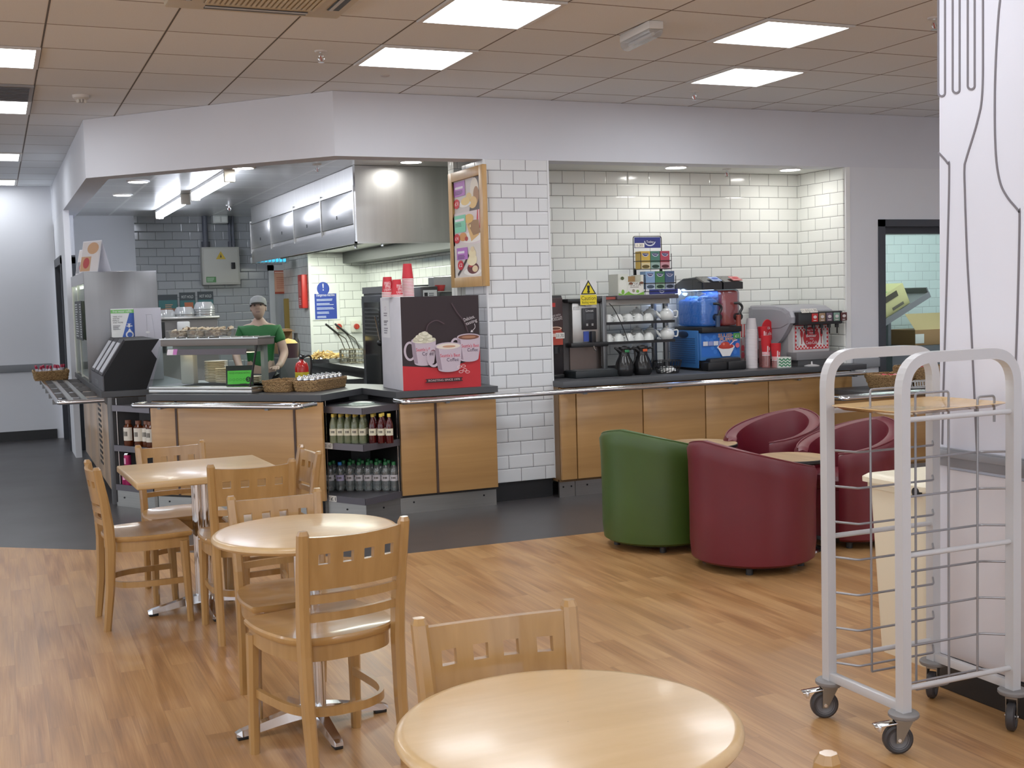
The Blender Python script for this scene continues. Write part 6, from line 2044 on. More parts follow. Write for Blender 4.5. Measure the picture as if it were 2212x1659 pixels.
m = MB(); m.sphere((-.03, .3, zh + BH - .012), .026, K(190, 215, 255, .5, emit=14), 12); m.box(.01, w * .45, .05, .3, zh + BH - .004, zh + BH - .001, K(190, 215, 255, .5, emit=5)); m.build('lamp', t)

# cups, sign disc and holders between the machines
stk = [('white patterned', 1629, 8.2, 24, CUPW, .0155, 'tall white cup tower'), ('red soft drink', 1652, 8.17, 6, K(196, 40, 48, .4), .016, 'red tower by the round sign')]
tall = None
p = ony(1627, 790, 8.25)
for k in range(26):
    lab = 'white slush cup, %s from the bottom of the tall pale cup tower' % (ORD[k] if k < 20 else 'number %d' % (k + 1))
    c = (p.x, 8.27, YF + k * .0125)
    if tall is None: tall = paper_cup(lab, c, 0, 'tall tower of pale slush cups', K(206, 200, 202, .45), None, .10, .047, .036)
    else: dup(tall, c, 0, lab)
m = MB(); m.T = TR(p.x, 8.27, YF + 25 * .0125); m.lathe([(.043, .03), (.0385, .075)], K(52, 74, 160, .45), 20)
single('cup_sleeve', m, 'blue printed sleeve round the top of the tall pale cup tower', 'sleeve')
RC = K(200, 36, 44, .4)
rcp = None
for nm, px, zz, cnt, y in (('upper column behind', 1648, .22, 2, 8.33), ('middle tower', 1655, .10, 6, 8.22), ('short front tower', 1676, .06, 4, 8.16)):
    p = ony(px, 760, y)
    for k in range(cnt):
        lab = 'red soft drink cup, %s from the bottom of the %s by the fountain' % (ORD[k], nm)
        c = (p.x, y, YF + .0 + zz + k * .012)
        if rcp is None:
            rcp = paper_cup(lab, c, 0, 'red soft drink cups by the fountain', RC, None, -.0001 + .105, .032, .042)
            m = MB(); m.lathe([(.0355, .03), (.0395, .08)], K(236, 214, 214, .45), 8, a0=-PI * .62, a1=-PI * .54); m.lathe([(.036, .045), (.0385, .07)], K(236, 214, 214, .45), 8, a0=-PI * .48, a1=-PI * .4); m.build('white_script', rcp)
        else: dup(rcp, c, .4 * k, lab)
m = MB()
for nm, px, hh, y in (('a', 1655, .1, 8.22), ('b', 1676, .06, 8.16), ('c', 1648, .22, 8.33)):
    p = ony(px, 760, y); mm = MB(); mm.lathe([(.036, 0), (.036, hh)], clear_mat('pink_tube_' + nm, (226, 170, 170), .08, .1, .35, (206, 140, 136)), 18); mm.lathe([(.001, .002), (.036, .002)], K(200, 140, 136, .4), 18)
    single('cup_tube', mm, 'pinkish clear cup tube %s' % {'a': 'under the middle tower of red cups', 'b': 'under the short front tower of red cups', 'c': 'under the upper red cups behind'}[nm], 'cup dispenser', (p.x, y, YF))
p = ony(1659, 715, 8.42)
t = thing('round_sign', 'round red soft drink sign with white script by the fountain', 'sign', (p.x, 8.43, p.z))
m = MB(); m.T = TR(0, 0, 0, PI / 2); m.lathe([(.001, .006), (.098, .006), (.1, 0), (.001, 0)], RC, 32, Matrix.Diagonal((.62, 1.0, 1, 1))); m.build('disc', t)
m = art((0, -.0066, 0)); m.text('Coca', -.006, .012, .032, WHITE, rot=.15, width=.058); m.text('Cola', .008, -.036, .032, WHITE, rot=.15, width=.058); m.build('lettering', t)
m = MB(); m.box(-.012, .012, .0, .01, -(p.z - YF), -.08, K(90, 90, 92, .4)); m.box(-.04, .04, -.03, .04, -(p.z - YF), -(p.z - YF) + .006, K(90, 90, 92, .4)); m.build('stand', t)
p = ony(1608, 785, 8.42)
t = thing('lid_holder', 'clear upright holder of white straws and lids beside the slush machine', 'holder', (p.x, 8.42, YF))
m = MB(); m.box(-.055, .055, 0, .1, 0, .25, clear_mat('acrylic_holder', (236, 238, 238), .12, .1, .3, (206, 206, 206)), .004); m.build('case', t)
m = MB()
for k in range(7): m.cyl((-.04 + .012 * k, .05, .02), (-.045 + .014 * k, .05, .36), .005, K(220, 206, 204, .4) if k % 2 else K(196, 60, 60, .4), n=7)
m.build('straws', t)
m = art((0, -.001, 0)); m.disc(-.015, .16, .018, .026, K(176, 60, 70)); m.disc(-.015, .1, .018, .026, K(176, 70, 80)); m.disc(.035, .13, .012, .02, K(70, 74, 76)); m.build('stickers', t)
p = ony(1692, 792, 8.12)
t = thing('napkin_box', 'small white box patterned with green waves beside the fountain', 'box', (p.x, 8.10, YF), -.1)
m = MB(); m.box(-.06, .06, 0, .09, 0, .085, K(226, 230, 222, .5)); m.build('carton', t)
m = art((0, -.0008, 0)); 
for k in range(3): m.line([(-.055 + .11 * i / 12, .018 + k * .024 + .008 * math.sin(i * 1.6)) for i in range(13)], .011, K(46, 130, 84, .5))
m.build('wave_print', t)

# soft drinks fountain
x0, x1 = px_w(1712, 1790, 740, 8.2)
xl_ = x0 - .05
t = thing('drinks_fountain', 'grey domed soft drinks fountain with a red chequered splash panel', 'drinks dispenser', (x0, 8.2, YF)); w = x1 - x0
FT = Rk(1750, 657, 8.3).z - YF
GRF = K(150, 150, 156, .4)
m = MB(); m.box(.0, w, .06, .55, .05, FT - .12, K(158, 156, 158, .4), .005); m.build('base_case', t)
m = MB()
lx = -.05
prof = [(.0, FT - .17), (-.05, FT - .15), (-.055, FT - .1), (-.03, FT - .05), (.05, FT - .015), (.2, FT), (.56, FT), (.56, FT - .2), (.2, FT - .2), (.06, FT - .19)]
secs = []
for x, s_ in ((lx, .8), (lx * .8, .95), (lx * .4, 1), (w + .01, 1), (w + .03, .95), (w + .035, .8)):
    secs.append([(x, .25 + (a - .25) * s_, FT - .18 + (b - FT + .18) * s_) for a, b in prof])
m.loft(secs, K(150, 150, 157, .38), False)
m.build('hood', t)
m = MB(); m.prism([(.56, .12), (.22, .15), (.1, .22), (.03, .29), (-.03, .36), (-.03, FT - .1), (.06, FT - .03), (.56, FT - .02)], -.045, -.005, K(150, 150, 157, .38), Matrix(((0, 0, 1, 0), (1, 0, 0, 0), (0, 1, 0, 0), (0, 0, 0, 1)))); m.build('side_cheek', t)
m = MB(); m.sphere((w * .4, .3, FT + .001), .1, K(70, 64, 66, .5), 18, (1.5, .5, .03)); m.build('top_vent', t)
m = MB(); m.box(-.01, w + .07, -.1, .0, FT - .17, FT - .06, K(36, 37, 40, .35), .01); hdp = m.build('valve_panel', t)
bc = [(190, 40, 40), (150, 120, 90), (96, 80, 96), (120, 150, 136), (80, 34, 34)]
for k in range(5):
    m = MB(); x = .12 + k * .075; m.box(x, x + .062, -.108, -.1, FT - .145, FT - .075, K(*bc[k], .4), .003); m.layer = 0
    bb = m.build('brand_button', hdp)
    m = art((x + .031, -.1082, FT - .11)); m.disc(0, .005, .018, .013, K(216, 206, 206)); m.bars(-.018, -.03, .018, -.018, 1, K(216, 206, 206)); m.build('button_print', bb)
for k, tx in enumerate(('1.50', '1.70')):
    price_tag(tx, face_T((x0 + .05 + k * .085, 8.2 - .105, YF + FT - .05), (1, 0, 0), (0, .5, .7)), .078, .04, 'white %s price tag on the fountain hood%s' % (tx, (' corner', ' beside the other tag')[k]))
m = MB()
for k in range(5):
    x = .09 + k * .08; m = MB(); m.cyl((x, -.06, FT - .2), (x, -.06, FT - .165), .016, BLACK, n=12); m.box(x - .006, x + .006, -.07, -.062, FT - .25, FT - .18, BLACK, .002); m.build('valve', t)
m = MB(); m.box(.0, w, -.005, .06, .115, FT - .165, K(190, 186, 186, .4)); m.build('splash_panel', t)
m = art((0, -.0058, 0)); s0, s1 = .135, FT - .172; RD = K(196, 44, 50, .5)
m.rect(.02, s0, w - .01, s1, K(228, 222, 220, .5))
nx_ = 20; cw_ = (w - .03) / nx_; ny_ = int((s1 - s0) / cw_)
z_ = m._z(); vs = []; fs = []
for i in range(nx_):
    for j in range(ny_):
        if (i < 2 or i >= nx_ - 2 or j < 2 or j >= ny_ - 2) and (i + j) % 2 == 0:
            o_ = len(vs); xx, yy = .02 + i * cw_, s0 + j * cw_
            vs += [(xx, yy, z_), (xx + cw_, yy, z_), (xx + cw_, yy + cw_, z_), (xx, yy + cw_, z_)]; fs.append((o_, o_ + 1, o_ + 2, o_ + 3))
m.add(vs, fs, RD)
z_ = m._z(); b = cw_ * 1.0
for a in ((.02, s0, w - .01, s0 + b * .35), (.02, s1 - b * .35, w - .01, s1), (.02, s0, .02 + b * .35, s1), (w - .01 - b * .35, s0, w - .01, s1)): m.rect(*a, RD)
cxm, cym = w * .5, (s0 + s1) / 2; RM = K(170, 36, 44, .5)
m.disc(cxm, cym, .083, .083 * 1.05, RM, 36)
for y, tx, hh, ww in ((.052, 'Meal Times', .014, .09), (.03, 'Taste', .013, .045), (.0, 'Better', .026, .105), (-.022, 'With', .012, .04), (-.06, 'Coca-Cola', .03, .115)): m.text(tx, cxm, cym + y, hh, WHITE, width=ww)
for sx in (-1, 1):
    xx = cxm + sx * w * .27; m.rect(xx - .004, s0 + .045, xx + .004, s1 - .06, RM); m.disc(xx, s1 - .075, .014, .03, RM); m.rect(xx + sx * .04 - .012, s0 + .03, xx + sx * .04 + .012, s1 - .03, K(190, 190, 192))
m.build('splash_print', t)
m = MB(); m.box(-.02, w + .02, -.08, .06, .05, .115, K(120, 118, 120, .4), .006); m.box(.0, w, -.07, .06, .0, .05, K(70, 70, 72, .4)); m.build('drip_tray', t)
p = ony(1752, 785, 8.06)
m = MB(); m.lathe([(.001, 0), (.06, 0), (.064, .008), (.03, .016), (.008, .018), (.006, .04), (.001, .042)], K(206, 204, 204, .4), 20)
single('grey_lid', m, 'pale round lid with a knob on the worktop before the fountain', 'lid', (p.x, 8.05, YF))
# ------------------------------------------------------------------ wash-up room seen through the charcoal doorway
a, b = ony(1912, 692, 9.6), ony(2006, 632, 9.6)
ang = math.atan2(b.z - a.z, b.x - a.x); L_ = math.hypot(b.x - a.x, b.z - a.z)
SHM = K(112, 114, 116, .4)
t = thing('rack_shelf', 'tilted grey steel shelf on the wash-up room wall', 'shelf', (a.x, 9.6, a.z)); M = Matrix.Rotation(-ang, 4, 'Y')
m = MB(); m.box(-.35, L_, 0, .55, -.02, 0, SHM, T=M); m.box(-.35, L_, -.012, .0, -.05, .01, SHM, T=M); m.box(L_ - .01, L_ + .005, 0, .55, -.04, .06, K(96, 98, 100, .4), T=M); m.build('shelf_plate', t)
m = MB(); q = M @ Vector((L_ * .85, .5, -.02)); m.box(q.x - .02, q.x + .02, .5, .99, -.5, q.z, K(76, 80, 84, .4)); m.box(q.x - .02, q.x + .02, .96, .99, -.5, q.z + .3, K(76, 80, 84, .4)); m.build('bracket', t)
t = thing('carton_box', 'pale yellow and green carton tilted on the steel wash-up shelf', 'box', (a.x, 9.62, a.z))
m = MB(); m.box(-.1, L_ * .62, .01, .42, .003, .23, K(206, 200, 140, .6), .003, T=M); m.build('carton', t)
m = MB(); m.box(-.1, L_ * .3, .02, .42, .2305, .232, K(130, 176, 96, .5), T=M); m.box(.1, L_ * .45, .006, .009, .14, .2, K(60, 54, 36, .5), T=M); m.box(L_ * .25, L_ * .5, .006, .009, .03, .06, K(90, 86, 70, .5), T=M); m.build('print', t)
x0, x1 = ony(1977, 720, 10.0).x, ony(2075, 720, 10.0).x; z0, z1 = ony(2000, 745, 10.0).z, ony(2000, 712, 10.0).z; z2 = ony(2000, 680, 10.3).z
t = thing('cardboard_box', 'plain brown cardboard box with open flap in the wash-up room', 'box', (x0, 10.0, 0))
m = MB(); KB = K(142, 108, 68, .7); m.box(0, x1 - x0, 0, .45, z0, z1, KB); m.build('carton', t)
m = MB(); m.add([(0, 0, z1), (x1 - x0, 0, z1), (x1 - x0, .25, z2 + .02), (.08, .25, z2 + .02)], [(0, 1, 2, 3)], K(190, 166, 116, .7)); m.build('flap', t)
m = MB(); m.box(0, .12, -.003, 0, z0 + .02, z0 + .12, K(206, 208, 200, .5)); m.build('sticker', t)
m = MB(); m.box(x0 - .4, x0 + 1.0, 9.9, 10.5, 0, z0 - .002, K(66, 68, 72, .4), .004)
single('steel_table', m, 'dark steel wash-up table carrying the brown cardboard box', 'table')

# low condiment counter in front of the doorway
HY = 7.45
hz = ony(1885, 848, HY).z
p0 = ony(1884, 850, HY); hx1 = 8.6
t = thing('condiment_counter', 'low wood-fronted counter with a dark top in front of the charcoal doorway', 'counter', (p0.x, HY, 0))
m = MB(); m.box(-.02, hx1 - p0.x, -.02, .55, hz - .04, hz, WORKTOP, .003); m.build('top', t)
m = MB(); m.box(0, hx1 - p0.x, .02, .53, .1, hz - .042, K(150, 112, 70, .5)); m.build('carcass', t)
for k in range(4):
    m = MB(); w_ = (hx1 - p0.x) / 4; m.box(k * w_ + .003, (k + 1) * w_ - .003, 0, .02, .12, hz - .05, LAMW, .002); m.build('door', t)
m = MB(); m.box(.02, hx1 - p0.x, .04, .06, 0, .1, KICK); m.build('kick_plate', t)
ra = ony(1826, 862, HY - .3)
tray_rail('short chrome tray rail on the low counter by the charcoal doorway', (ra.x, HY - .28), (8.5, HY - .28), (0, 1), 4, (.3, .7), .05, True, False, ra.z)
for px, w_, h_, lab in ((1925, .24, .11, 'pale wicker basket of red sachets at the end of the low counter'), (1990, .28, .16, 'darker wicker basket of red sachets further along the low counter')):
    p = ony(px, 830, HY + .22)
    basket('wicker_basket', lab, (p.x, HY + .24, hz + .001), 0, w_, .24, h_, .03, 'wicker baskets on the low counter')
    s0_ = None
    for k in range(9):
        c = (p.x + .05 * (k % 3 - 1), HY + .24 + .05 * (k // 3 - 1), hz + h_ - .035 + .004 * (k % 2))
        lb = 'red sauce sachet heaped in the %s basket, %s from its rim corner' % ('pale' if px == 1925 else 'darker', ORD[k])
        if s0_ is None:
            mm = MB(); mm.box(-.022, .022, -.035, .035, 0, .03, K(206, 70, 84, .4), .008, T=TR(0, 0, 0, .3, .3)); s0_ = single('red_sachet', mm, lb, 'sachet', c, 0, 'red sachets in the low counter baskets')
        else: dup(s0_, c, k, lb)
p = ony(1995, 838, HY + .08)
t = thing('wire_tray', 'low white wire tray before the darker wicker basket', 'wire tray', (p.x, HY + .06, hz + .001))
m = MB(); WW = K(206, 206, 206, .35)
for z in (.01, .06): m.tube([(x, y, z) for x, y in rrect(-.16, -.05, .16, .05, .02, 3)], .004, WW, 6, closed=True)
for k in range(12): x = -.15 + k * .027; m.tube([(x, -.05, .06), (x + .006, -.05, .01), (x + .006, .05, .01), (x, .05, .06)], .0028, WW, 5)
m.build('wires', t)

# ------------------------------------------------------------------ chairs
SEATZ = .445


def make_chair(name, label):
    t = thing(name, label, 'chair', (0, 0, 0), 0, 'beech cafe chairs')
    # rear posts (one piece from floor to crest)
    for s in (-1, 1):
        m = MB()
        m.legs([(s * .158, -.215, 0, .016, .017), (s * .159, -.192, .2, .0175, .021), (s * .161, -.182, .4, .018, .024), (s * .163, -.186, .5, .018, .024), (s * .167, -.203, .64, .018, .021), (s * .172, -.226, .775, .017, .017), (s * .1722, -.228, .788, .012, .011)], BEECH)
        m.build('rear_leg', t)
        m = MB()
        m.legs([(s * .186, .172, 0, .0155, .0155), (s * .184, .165, .2, .018, .018), (s * .18, .158, .40, .021, .021)], BEECH)
        m.build('front_leg', t)
    # seat slab: square front with round corners, rounded back
    pts = [(.2, .17), (.21, .08), (.205, -.02), (.185, -.11), (.145, -.165), (.08, -.192), (0, -.20)]
    right = smooth([(.155, .205), (.19, .198)] + pts, 4)
    pol = [(x, y) for x, y in right] + [(-x, y) for x, y in right[::-1]][1:]
    def sec(k, z, dy=0):
        return [(x * k, y * k + dy, z) for x, y in pol]
    m = MB()
    m.loft([sec(.975, SEATZ - .024), sec(1, SEATZ - .016), sec(1, SEATZ - .006), sec(.975, SEATZ), sec(.86, SEATZ - .004), sec(.5, SEATZ - .010), sec(.1, SEATZ - .008)], BEECHF, True)
    m.build('seat', t)
    m = MB()
    ap = [(x * .93, y * .93 - .002) for x, y in pol]; ai = [(x * .8, y * .8) for x, y in pol]
    m.loft([[(x, y, SEATZ - .075) for x, y in ap], [(x, y, SEATZ - .02) for x, y in ap]], BEECH, True, cap=False)
    m.loft([[(x, y, SEATZ - .02) for x, y in ai], [(x, y, SEATZ - .075) for x, y in ai]], BEECH, True, cap=False)
    n = len(ap); m.add([(x, y, SEATZ - .075) for x, y in ap] + [(x, y, SEATZ - .075) for x, y in ai], [(i, n + i, n + (i + 1) % n, (i + 1) % n) for i in range(n)], BEECH)
    m.build('seat_apron', t)
    # bent hoop stretcher
    hoop = [(.176, .16), (.172, .06), (.16, -.05), (.125, -.125), (.06, -.163), (0, -.17)]
    hp = smooth(hoop, 5); hp = hp + [(-x, y) for x, y in hp[::-1]][1:]
    m = MB(); m.sweep([(x, y, .205) for x, y in hp], (0, 0, 1), .014, .0075, BEECH); m.build('stretcher', t)

    def bow(x, z):
        lean = -.186 - max(0, z - .5) * .14
        return lean - .028 * (1 - (x / .165) ** 2)
    # two bowed slats
    for z in (.515, .573):
        m = MB(); xs = [-.162 + .324 * k / 14 for k in range(15)]
        m.loft([[(x, bow(x, z) + .008, z - .013), (x, bow(x, z) + .008, z + .013), (x, bow(x, z) - .008, z + .013), (x, bow(x, z) - .008, z - .013)] for x in xs], BEECH, False)
        m.build('back_slat', t)
    # crest panel with four square holes
    X = [-.165, -.128, -.0905, -.0905 + .044, -.0205, .0205, .0465, .0905, .128, .165]
    X = [-.166, -.15, -.1275, -.0925, -.06, -.0525, -.0175, .0175, .0525, .06, .0925, .1275, .15, .166]
    holes = [(-.1275, -.0925), (-.0525, -.0175), (.0175, .0525), (.0925, .1275)]
    Z = [.603, .64, .681, .714, .745, .768]
    th = .009; m = MB()
    def P3(i, j, sgn):
        x, z = X[i], Z[j]
        if j == len(Z) - 1: z -= .006 * (1 - (x / .166) ** 2)
        return (x, bow(x, z) + sgn * th, z)
    def filled(i, j):
        if i < 0 or j < 0 or i >= len(X) - 1 or j >= len(Z) - 1: return False
        xm = (X[i] + X[i + 1]) / 2
        return not (j == 2 and any(a < xm < b for a, b in holes))
    for i in range(len(X) - 1):
        for j in range(len(Z) - 1):
            if not filled(i, j): continue
            q = [P3(i, j, 1), P3(i + 1, j, 1), P3(i + 1, j + 1, 1), P3(i, j + 1, 1)]
            w = [P3(i, j, -1), P3(i + 1, j, -1), P3(i + 1, j + 1, -1), P3(i, j + 1, -1)]
            m.add(q, [(3, 2, 1, 0)], BEECH, True); m.add(w, [(0, 1, 2, 3)], BEECH, True)
            for (di, dj, a_, b_) in ((-1, 0, 3, 0), (1, 0, 1, 2), (0, -1, 0, 1), (0, 1, 2, 3)):
                if not filled(i + di, j + dj):
                    m.add([q[a_], q[b_], w[b_], w[a_]], [(0, 1, 2, 3)], BEECH)
    m.build('back_panel', t)
    return t


CH_ = [((0.965, 3.87), R(12), 'beech chair with its back turned, pushed under the middle round table'),
       ((0.985, 4.44), R(181), 'beech chair on the far side of the middle round table, seat overlapping the nearer chair'),
       ((0.62, 6.06), R(-87), 'beech chair seen side-on at the aisle end of the square table'),
       ((1.04, 5.59), R(-3), 'beech chair with its back turned, at the near side of the square table'),
       ((0.865, 6.49), R(184), 'beech chair on the servery side of the square table'),
       ((1.225, 6.0), R(91), 'beech chair at the end of the square table nearest the bottled drinks'),
       ((0.995, 2.22), R(177), 'beech chair tucked behind the closest round table, only its back showing'),
       ((0.89, 1.62), R(10), 'beech chair of which only one rounded post tip shows beside the closest round table')]
c0 = None
for i, ((x, y), rz, lab) in enumerate(CH_):
    if c0 is None:
        c0 = make_chair('dining_chair', lab); c0.location = (x, y, 0); c0.rotation_euler = (0, 0, rz); c0.scale = (1.05,) * 3
    else:
        dup(c0, (x, y, 0), rz, lab).scale = (1.06 if i == 7 else 1.05,) * 3 if i in (3, 6, 7) else (1, 1, 1)


# ------------------------------------------------------------------ tables
def table_base(t, feet_rot=0.0, r=.285, H=.69, col='lobed'):
    m = MB()
    for k in range(4):
        a = feet_rot + k * PI / 2 + PI / 4
        m.cyl((.027 * math.cos(a), .027 * math.sin(a), .05), (.027 * math.cos(a), .027 * math.sin(a), H), .024, CHROME, n=14)
    m.cyl((0, 0, .05), (0, 0, H), .032, K(150, 150, 152, .2, 1.0), n=16); m.build('column', t)
    m = MB(); m.box(-.16, .16, -.03, .03, H, H + .012, DARK); m.box(-.03, .03, -.16, .16, H, H + .012, DARK); m.build('top_bracket', t)
    for k in range(4):
        m = MB(); m.T = Matrix.Rotation(feet_rot + k * PI / 2, 4, 'Z')
        m.loft([[(x, -w_, z0), (x, w_, z0), (x, w_ * .8, z1), (x, -w_ * .8, z1)] for x, w_, z0, z1 in ((.0, .03, .045, .085), (.1, .026, .035, .07), (.2, .021, .02, .048), (.265, .019, .012, .034), (r, .016, .014, .026))], CHROME, False)
        f = m.build('foot', t)
        m = MB(); m.T = Matrix.Rotation(feet_rot + k * PI / 2, 4, 'Z'); m.box(r - .05, r - .005, -.015, .015, 0, .013, BLACK, .003); m.build('foot_pad', f)


TH_ = .72


def round_table(label, x, y, r, rot=0.0):
    t = thing('round_table', label, 'table', (x, y, 0), 0, 'pale round cafe tables')
    m = MB(); m.lathe([(.001, TH_ - .03), (r - .02, TH_ - .03), (r - .006, TH_ - .025), (r, TH_ - .016), (r - .001, TH_ - .008), (r - .008, TH_ - .0015), (r - .02, TH_), (.001, TH_)], TOPW, 64); m.build('tabletop', t)
    table_base(t, rot)
    return t


round_table('round pale wood table between two chairs, chrome pedestal showing', .985, 4.18, .332, R(4))
round_table('large round pale wood table at the bottom edge, only its top showing', .962, 2.0, .332, R(20))
t = thing('square_table', 'square pale wood table on a chrome pedestal near the servery', 'table', (.905, 6.08, 0), R(2))
m = MB(); m.box(-.355, .355, -.355, .355, TH_ - .034, TH_, TOPW, .008, 3); m.build('tabletop', t)
table_base(t, R(0))


# ------------------------------------------------------------------ tub chairs and low tables
def leather(name, c):
    m = bpy.data.materials.new(name); N, L, P = nodes_of(m)
    tc = nd(N, 'ShaderNodeTexCoord')
    f = noise_n(N, L, tc.outputs['Object'], (1, 1, 1), 5, 3)
    L.new(ramp_n(N, L, f, [(.3, tuple(x * .93 for x in c)), (.7, c)]), P.inputs['Base Color'])
    P.inputs['Roughness'].default_value = .42
    v = nd(N, 'ShaderNodeTexVoronoi'); v.inputs['Scale'].default_value = 320; L.new(tc.outputs['Object'], v.inputs['Vector'])
    bump_n(N, L, P, v.outputs['Distance'], .06, .002)
    return m


GREENL = leather('green_leather', (58, 84, 32)); REDLE = leather('burgundy_leather', (100, 22, 35))


def tub(label, x, y, face, mat, r=.35, zb=.735, zf=.565, group=None):
    """round-backed chair; local +Y is the open front"""
    t = thing('tub_chair', label, 'tub chair', (x, y, 0), face - PI / 2, group)
    th = .085; nA = 44; secs = []
    amax = R(146)
    def hgt(a):
        u = min(1.0, abs(a) / amax); s_ = u * u * (3 - 2 * u)
        return zb + (zf - zb) * (s_ * .55 + u * .45)
    for k in range(nA + 1):
        a = -amax + 2 * amax * k / nA
        d = Vector((math.sin(a), -math.cos(a), 0)); h = hgt(a)
        ef = 1.0
        if k in (0, nA): h -= .012
        prof = [(r - .035, .045), (r - .012, .06), (r - .004, .14), (r - .004, .35), (r, h - .1), (r + .006, h - .03), (r - .006, h - .008), (r - th * .5, h), (r - th + .004, h - .012), (r - th - .004, h - .05), (r - th, .40), (r - th, .3), (r - th, .06)]
        if k in (0, nA): prof = [((q - (r - th * .5)) * .72 + r - th * .5, z) for q, z in prof]
        secs.append([(d.x * q, d.y * q, z) for q, z in prof])
    m = MB(); m.loft(secs, mat, True, cap=True, closed_sec=True); m.build('shell', t)
    m = MB()
    pp = [(math.sin(a) * (r - .012), -math.cos(a) * (r - .012), hgt(a) - .004) for a in [-amax + 2 * amax * k / nA for k in range(nA + 1)]]
    m.tube(pp, .0055, mat, 6); m.build('rim_piping', t)
    m = MB(); m.lathe([(.001, .06), (r - th - .005, .06), (r - th + .0, .1), (r - th, .34), (.001, .34)], mat, 32, Matrix.Translation((0, .03, 0)))
    m.build('seat_base', t)
    m = MB(); m.lathe([(.001, .34), (r - th - .012, .34), (r - th + .002, .36), (r - th + .002, .40), (r - th - .02, .425), (.001, .432)], mat, 32, Matrix.Translation((0, .035, 0))); m.build('seat_cushion', t)
    m = MB(); m.lathe([(.001, .035), (r - .06, .035), (r - .05, .06), (.001, .06)], BLACK, 28); m.build('base_board', t)
    for a in (45, 135, 225, 315):
        m = MB(); c, s_ = math.cos(R(a)), math.sin(R(a)); m.cyl((c * (r - .09), s_ * (r - .09), 0), (c * (r - .09), s_ * (r - .09), .04), .02, K(40, 40, 42, .3), n=12); m.build('foot', t)
    return t


tub('green leather tub chair beside the burgundy tub chairs', 3.665, 6.27, R(20), GREENL, .345)
G_ = 'burgundy leather tub chairs'
tub('burgundy tub chair with its back turned, in front of the green one', 3.835, 5.525, R(6), REDLE, .352, .725, .55, G_)
tub('burgundy tub chair facing out, behind the white tray trolley', 4.70, 5.76, R(186), REDLE, .315, .735, .57, G_)
tub('burgundy tub chair facing out, closest to the drinks counter cabinets', 4.66, 6.47, R(196), REDLE, .315, .735, .57, G_)


def low_table(label, x, y, r):
    t = thing('low_table', label, 'low table', (x, y, 0), 0, 'round low tables between the tub chairs')
    OAK = wood_mat('striped_oak', (150, 118, 78), (192, 160, 112), .35, (34, 2, 2), .2)
    m = MB(); m.lathe([(r - .004, .548), (.001, .548)], OAK, 48); m.build('tabletop', t)
    m = MB(); m.lathe([(.001, .52), (r - .015, .52), (r, .53), (r, .544), (r - .004, .5478)], BLACK, 48); m.build('table_edge', t)
    m = MB(); m.cyl((0, 0, .02), (0, 0, .52), .03, CHROME, n=18); m.build('column', t)
    m = MB(); m.lathe([(.001, .03), (.05, .028), (r * .8, .01), (r * .82, .0), (.001, 0)], CHROME, 32); m.build('base', t)
    return t


low_table('round oak low table between the green and far burgundy tub chairs', 4.18, 6.60, .245)
low_table('round oak low table between the two nearest burgundy tub chairs', 4.265, 5.74, .215)

# ------------------------------------------------------------------ tray trolley
TX0, TX1, TY0, TY1 = 2.665, 3.143, 3.0, 3.378
t = thing('tray_trolley', 'white tubular tray trolley on four castors with wire runners', 'trolley', (TX0, TY0, 0))
TW_ = K(196, 196, 198, .35, 0, .3)
w = TX1 - TX0; d = TY1 - TY0; HT = 1.300
for y, nm in ((0, 'near'), (d, 'far')):
    m = MB(); pts = fillet([(0, y, .138), (0, y, HT), (w, y, HT), (w, y, .138)], .115, 10)
    m.sweep(pts, (0, 1, 0), .018, .0175, TW_); m.build('arch_frame', t)
for x in (0, w):
    m = MB(); m.box(x - .013, x + .013, .014, d - .014, .138, .168, TW_, .002); m.build('bottom_rail', t)
for y, s in ((0, 1), (d, -1)):
    for z in (1.10, .655, .215):
        m = MB(); m.tube([(0, y, z), (w, y, z)], .009, TW_, 10); m.cyl((-.002, y, z), (.018, y, z), .013, MGREY, n=10); m.build('cross_rail', t)
WR = K(150, 150, 154, .35, .6)
for y, s in ((0, 1), (d, -1)):
    for k in range(7):
        z = .962 - k * .1268
        m = MB(); yy = y + s * .017
        m.tube(fillet([(.018, yy, z), (.07, yy + s * .06, z - .004), (w - .07, yy + s * .06, z - .004), (w - .018, yy, z)], .012), .0042, WR, 7); m.build('wire_runner', t)
    m = MB(); yy = y + s * .078
    for xa, xb in ((w * .26, w * .56),):
        m.tube(fillet([(xa, yy, .17), (xa, yy, 1.175), (xb, yy, 1.175), (xb, yy, .17), (xa, yy, .17)], .012), .0042, WR, 7)
    m.build('wire_stop', t)
for x in (w - .1,):
    m = MB(); m.tube(fillet([(x - .0, .06, .2), (x, .06, 1.15), (x + .075, .06, 1.15), (x + .075, .06, 1.06)], .012), .0042, WR, 7); m.build('wire_stop', t)
TYRE = K(52, 50, 52, .5); HUB = K(96, 94, 96, .4)
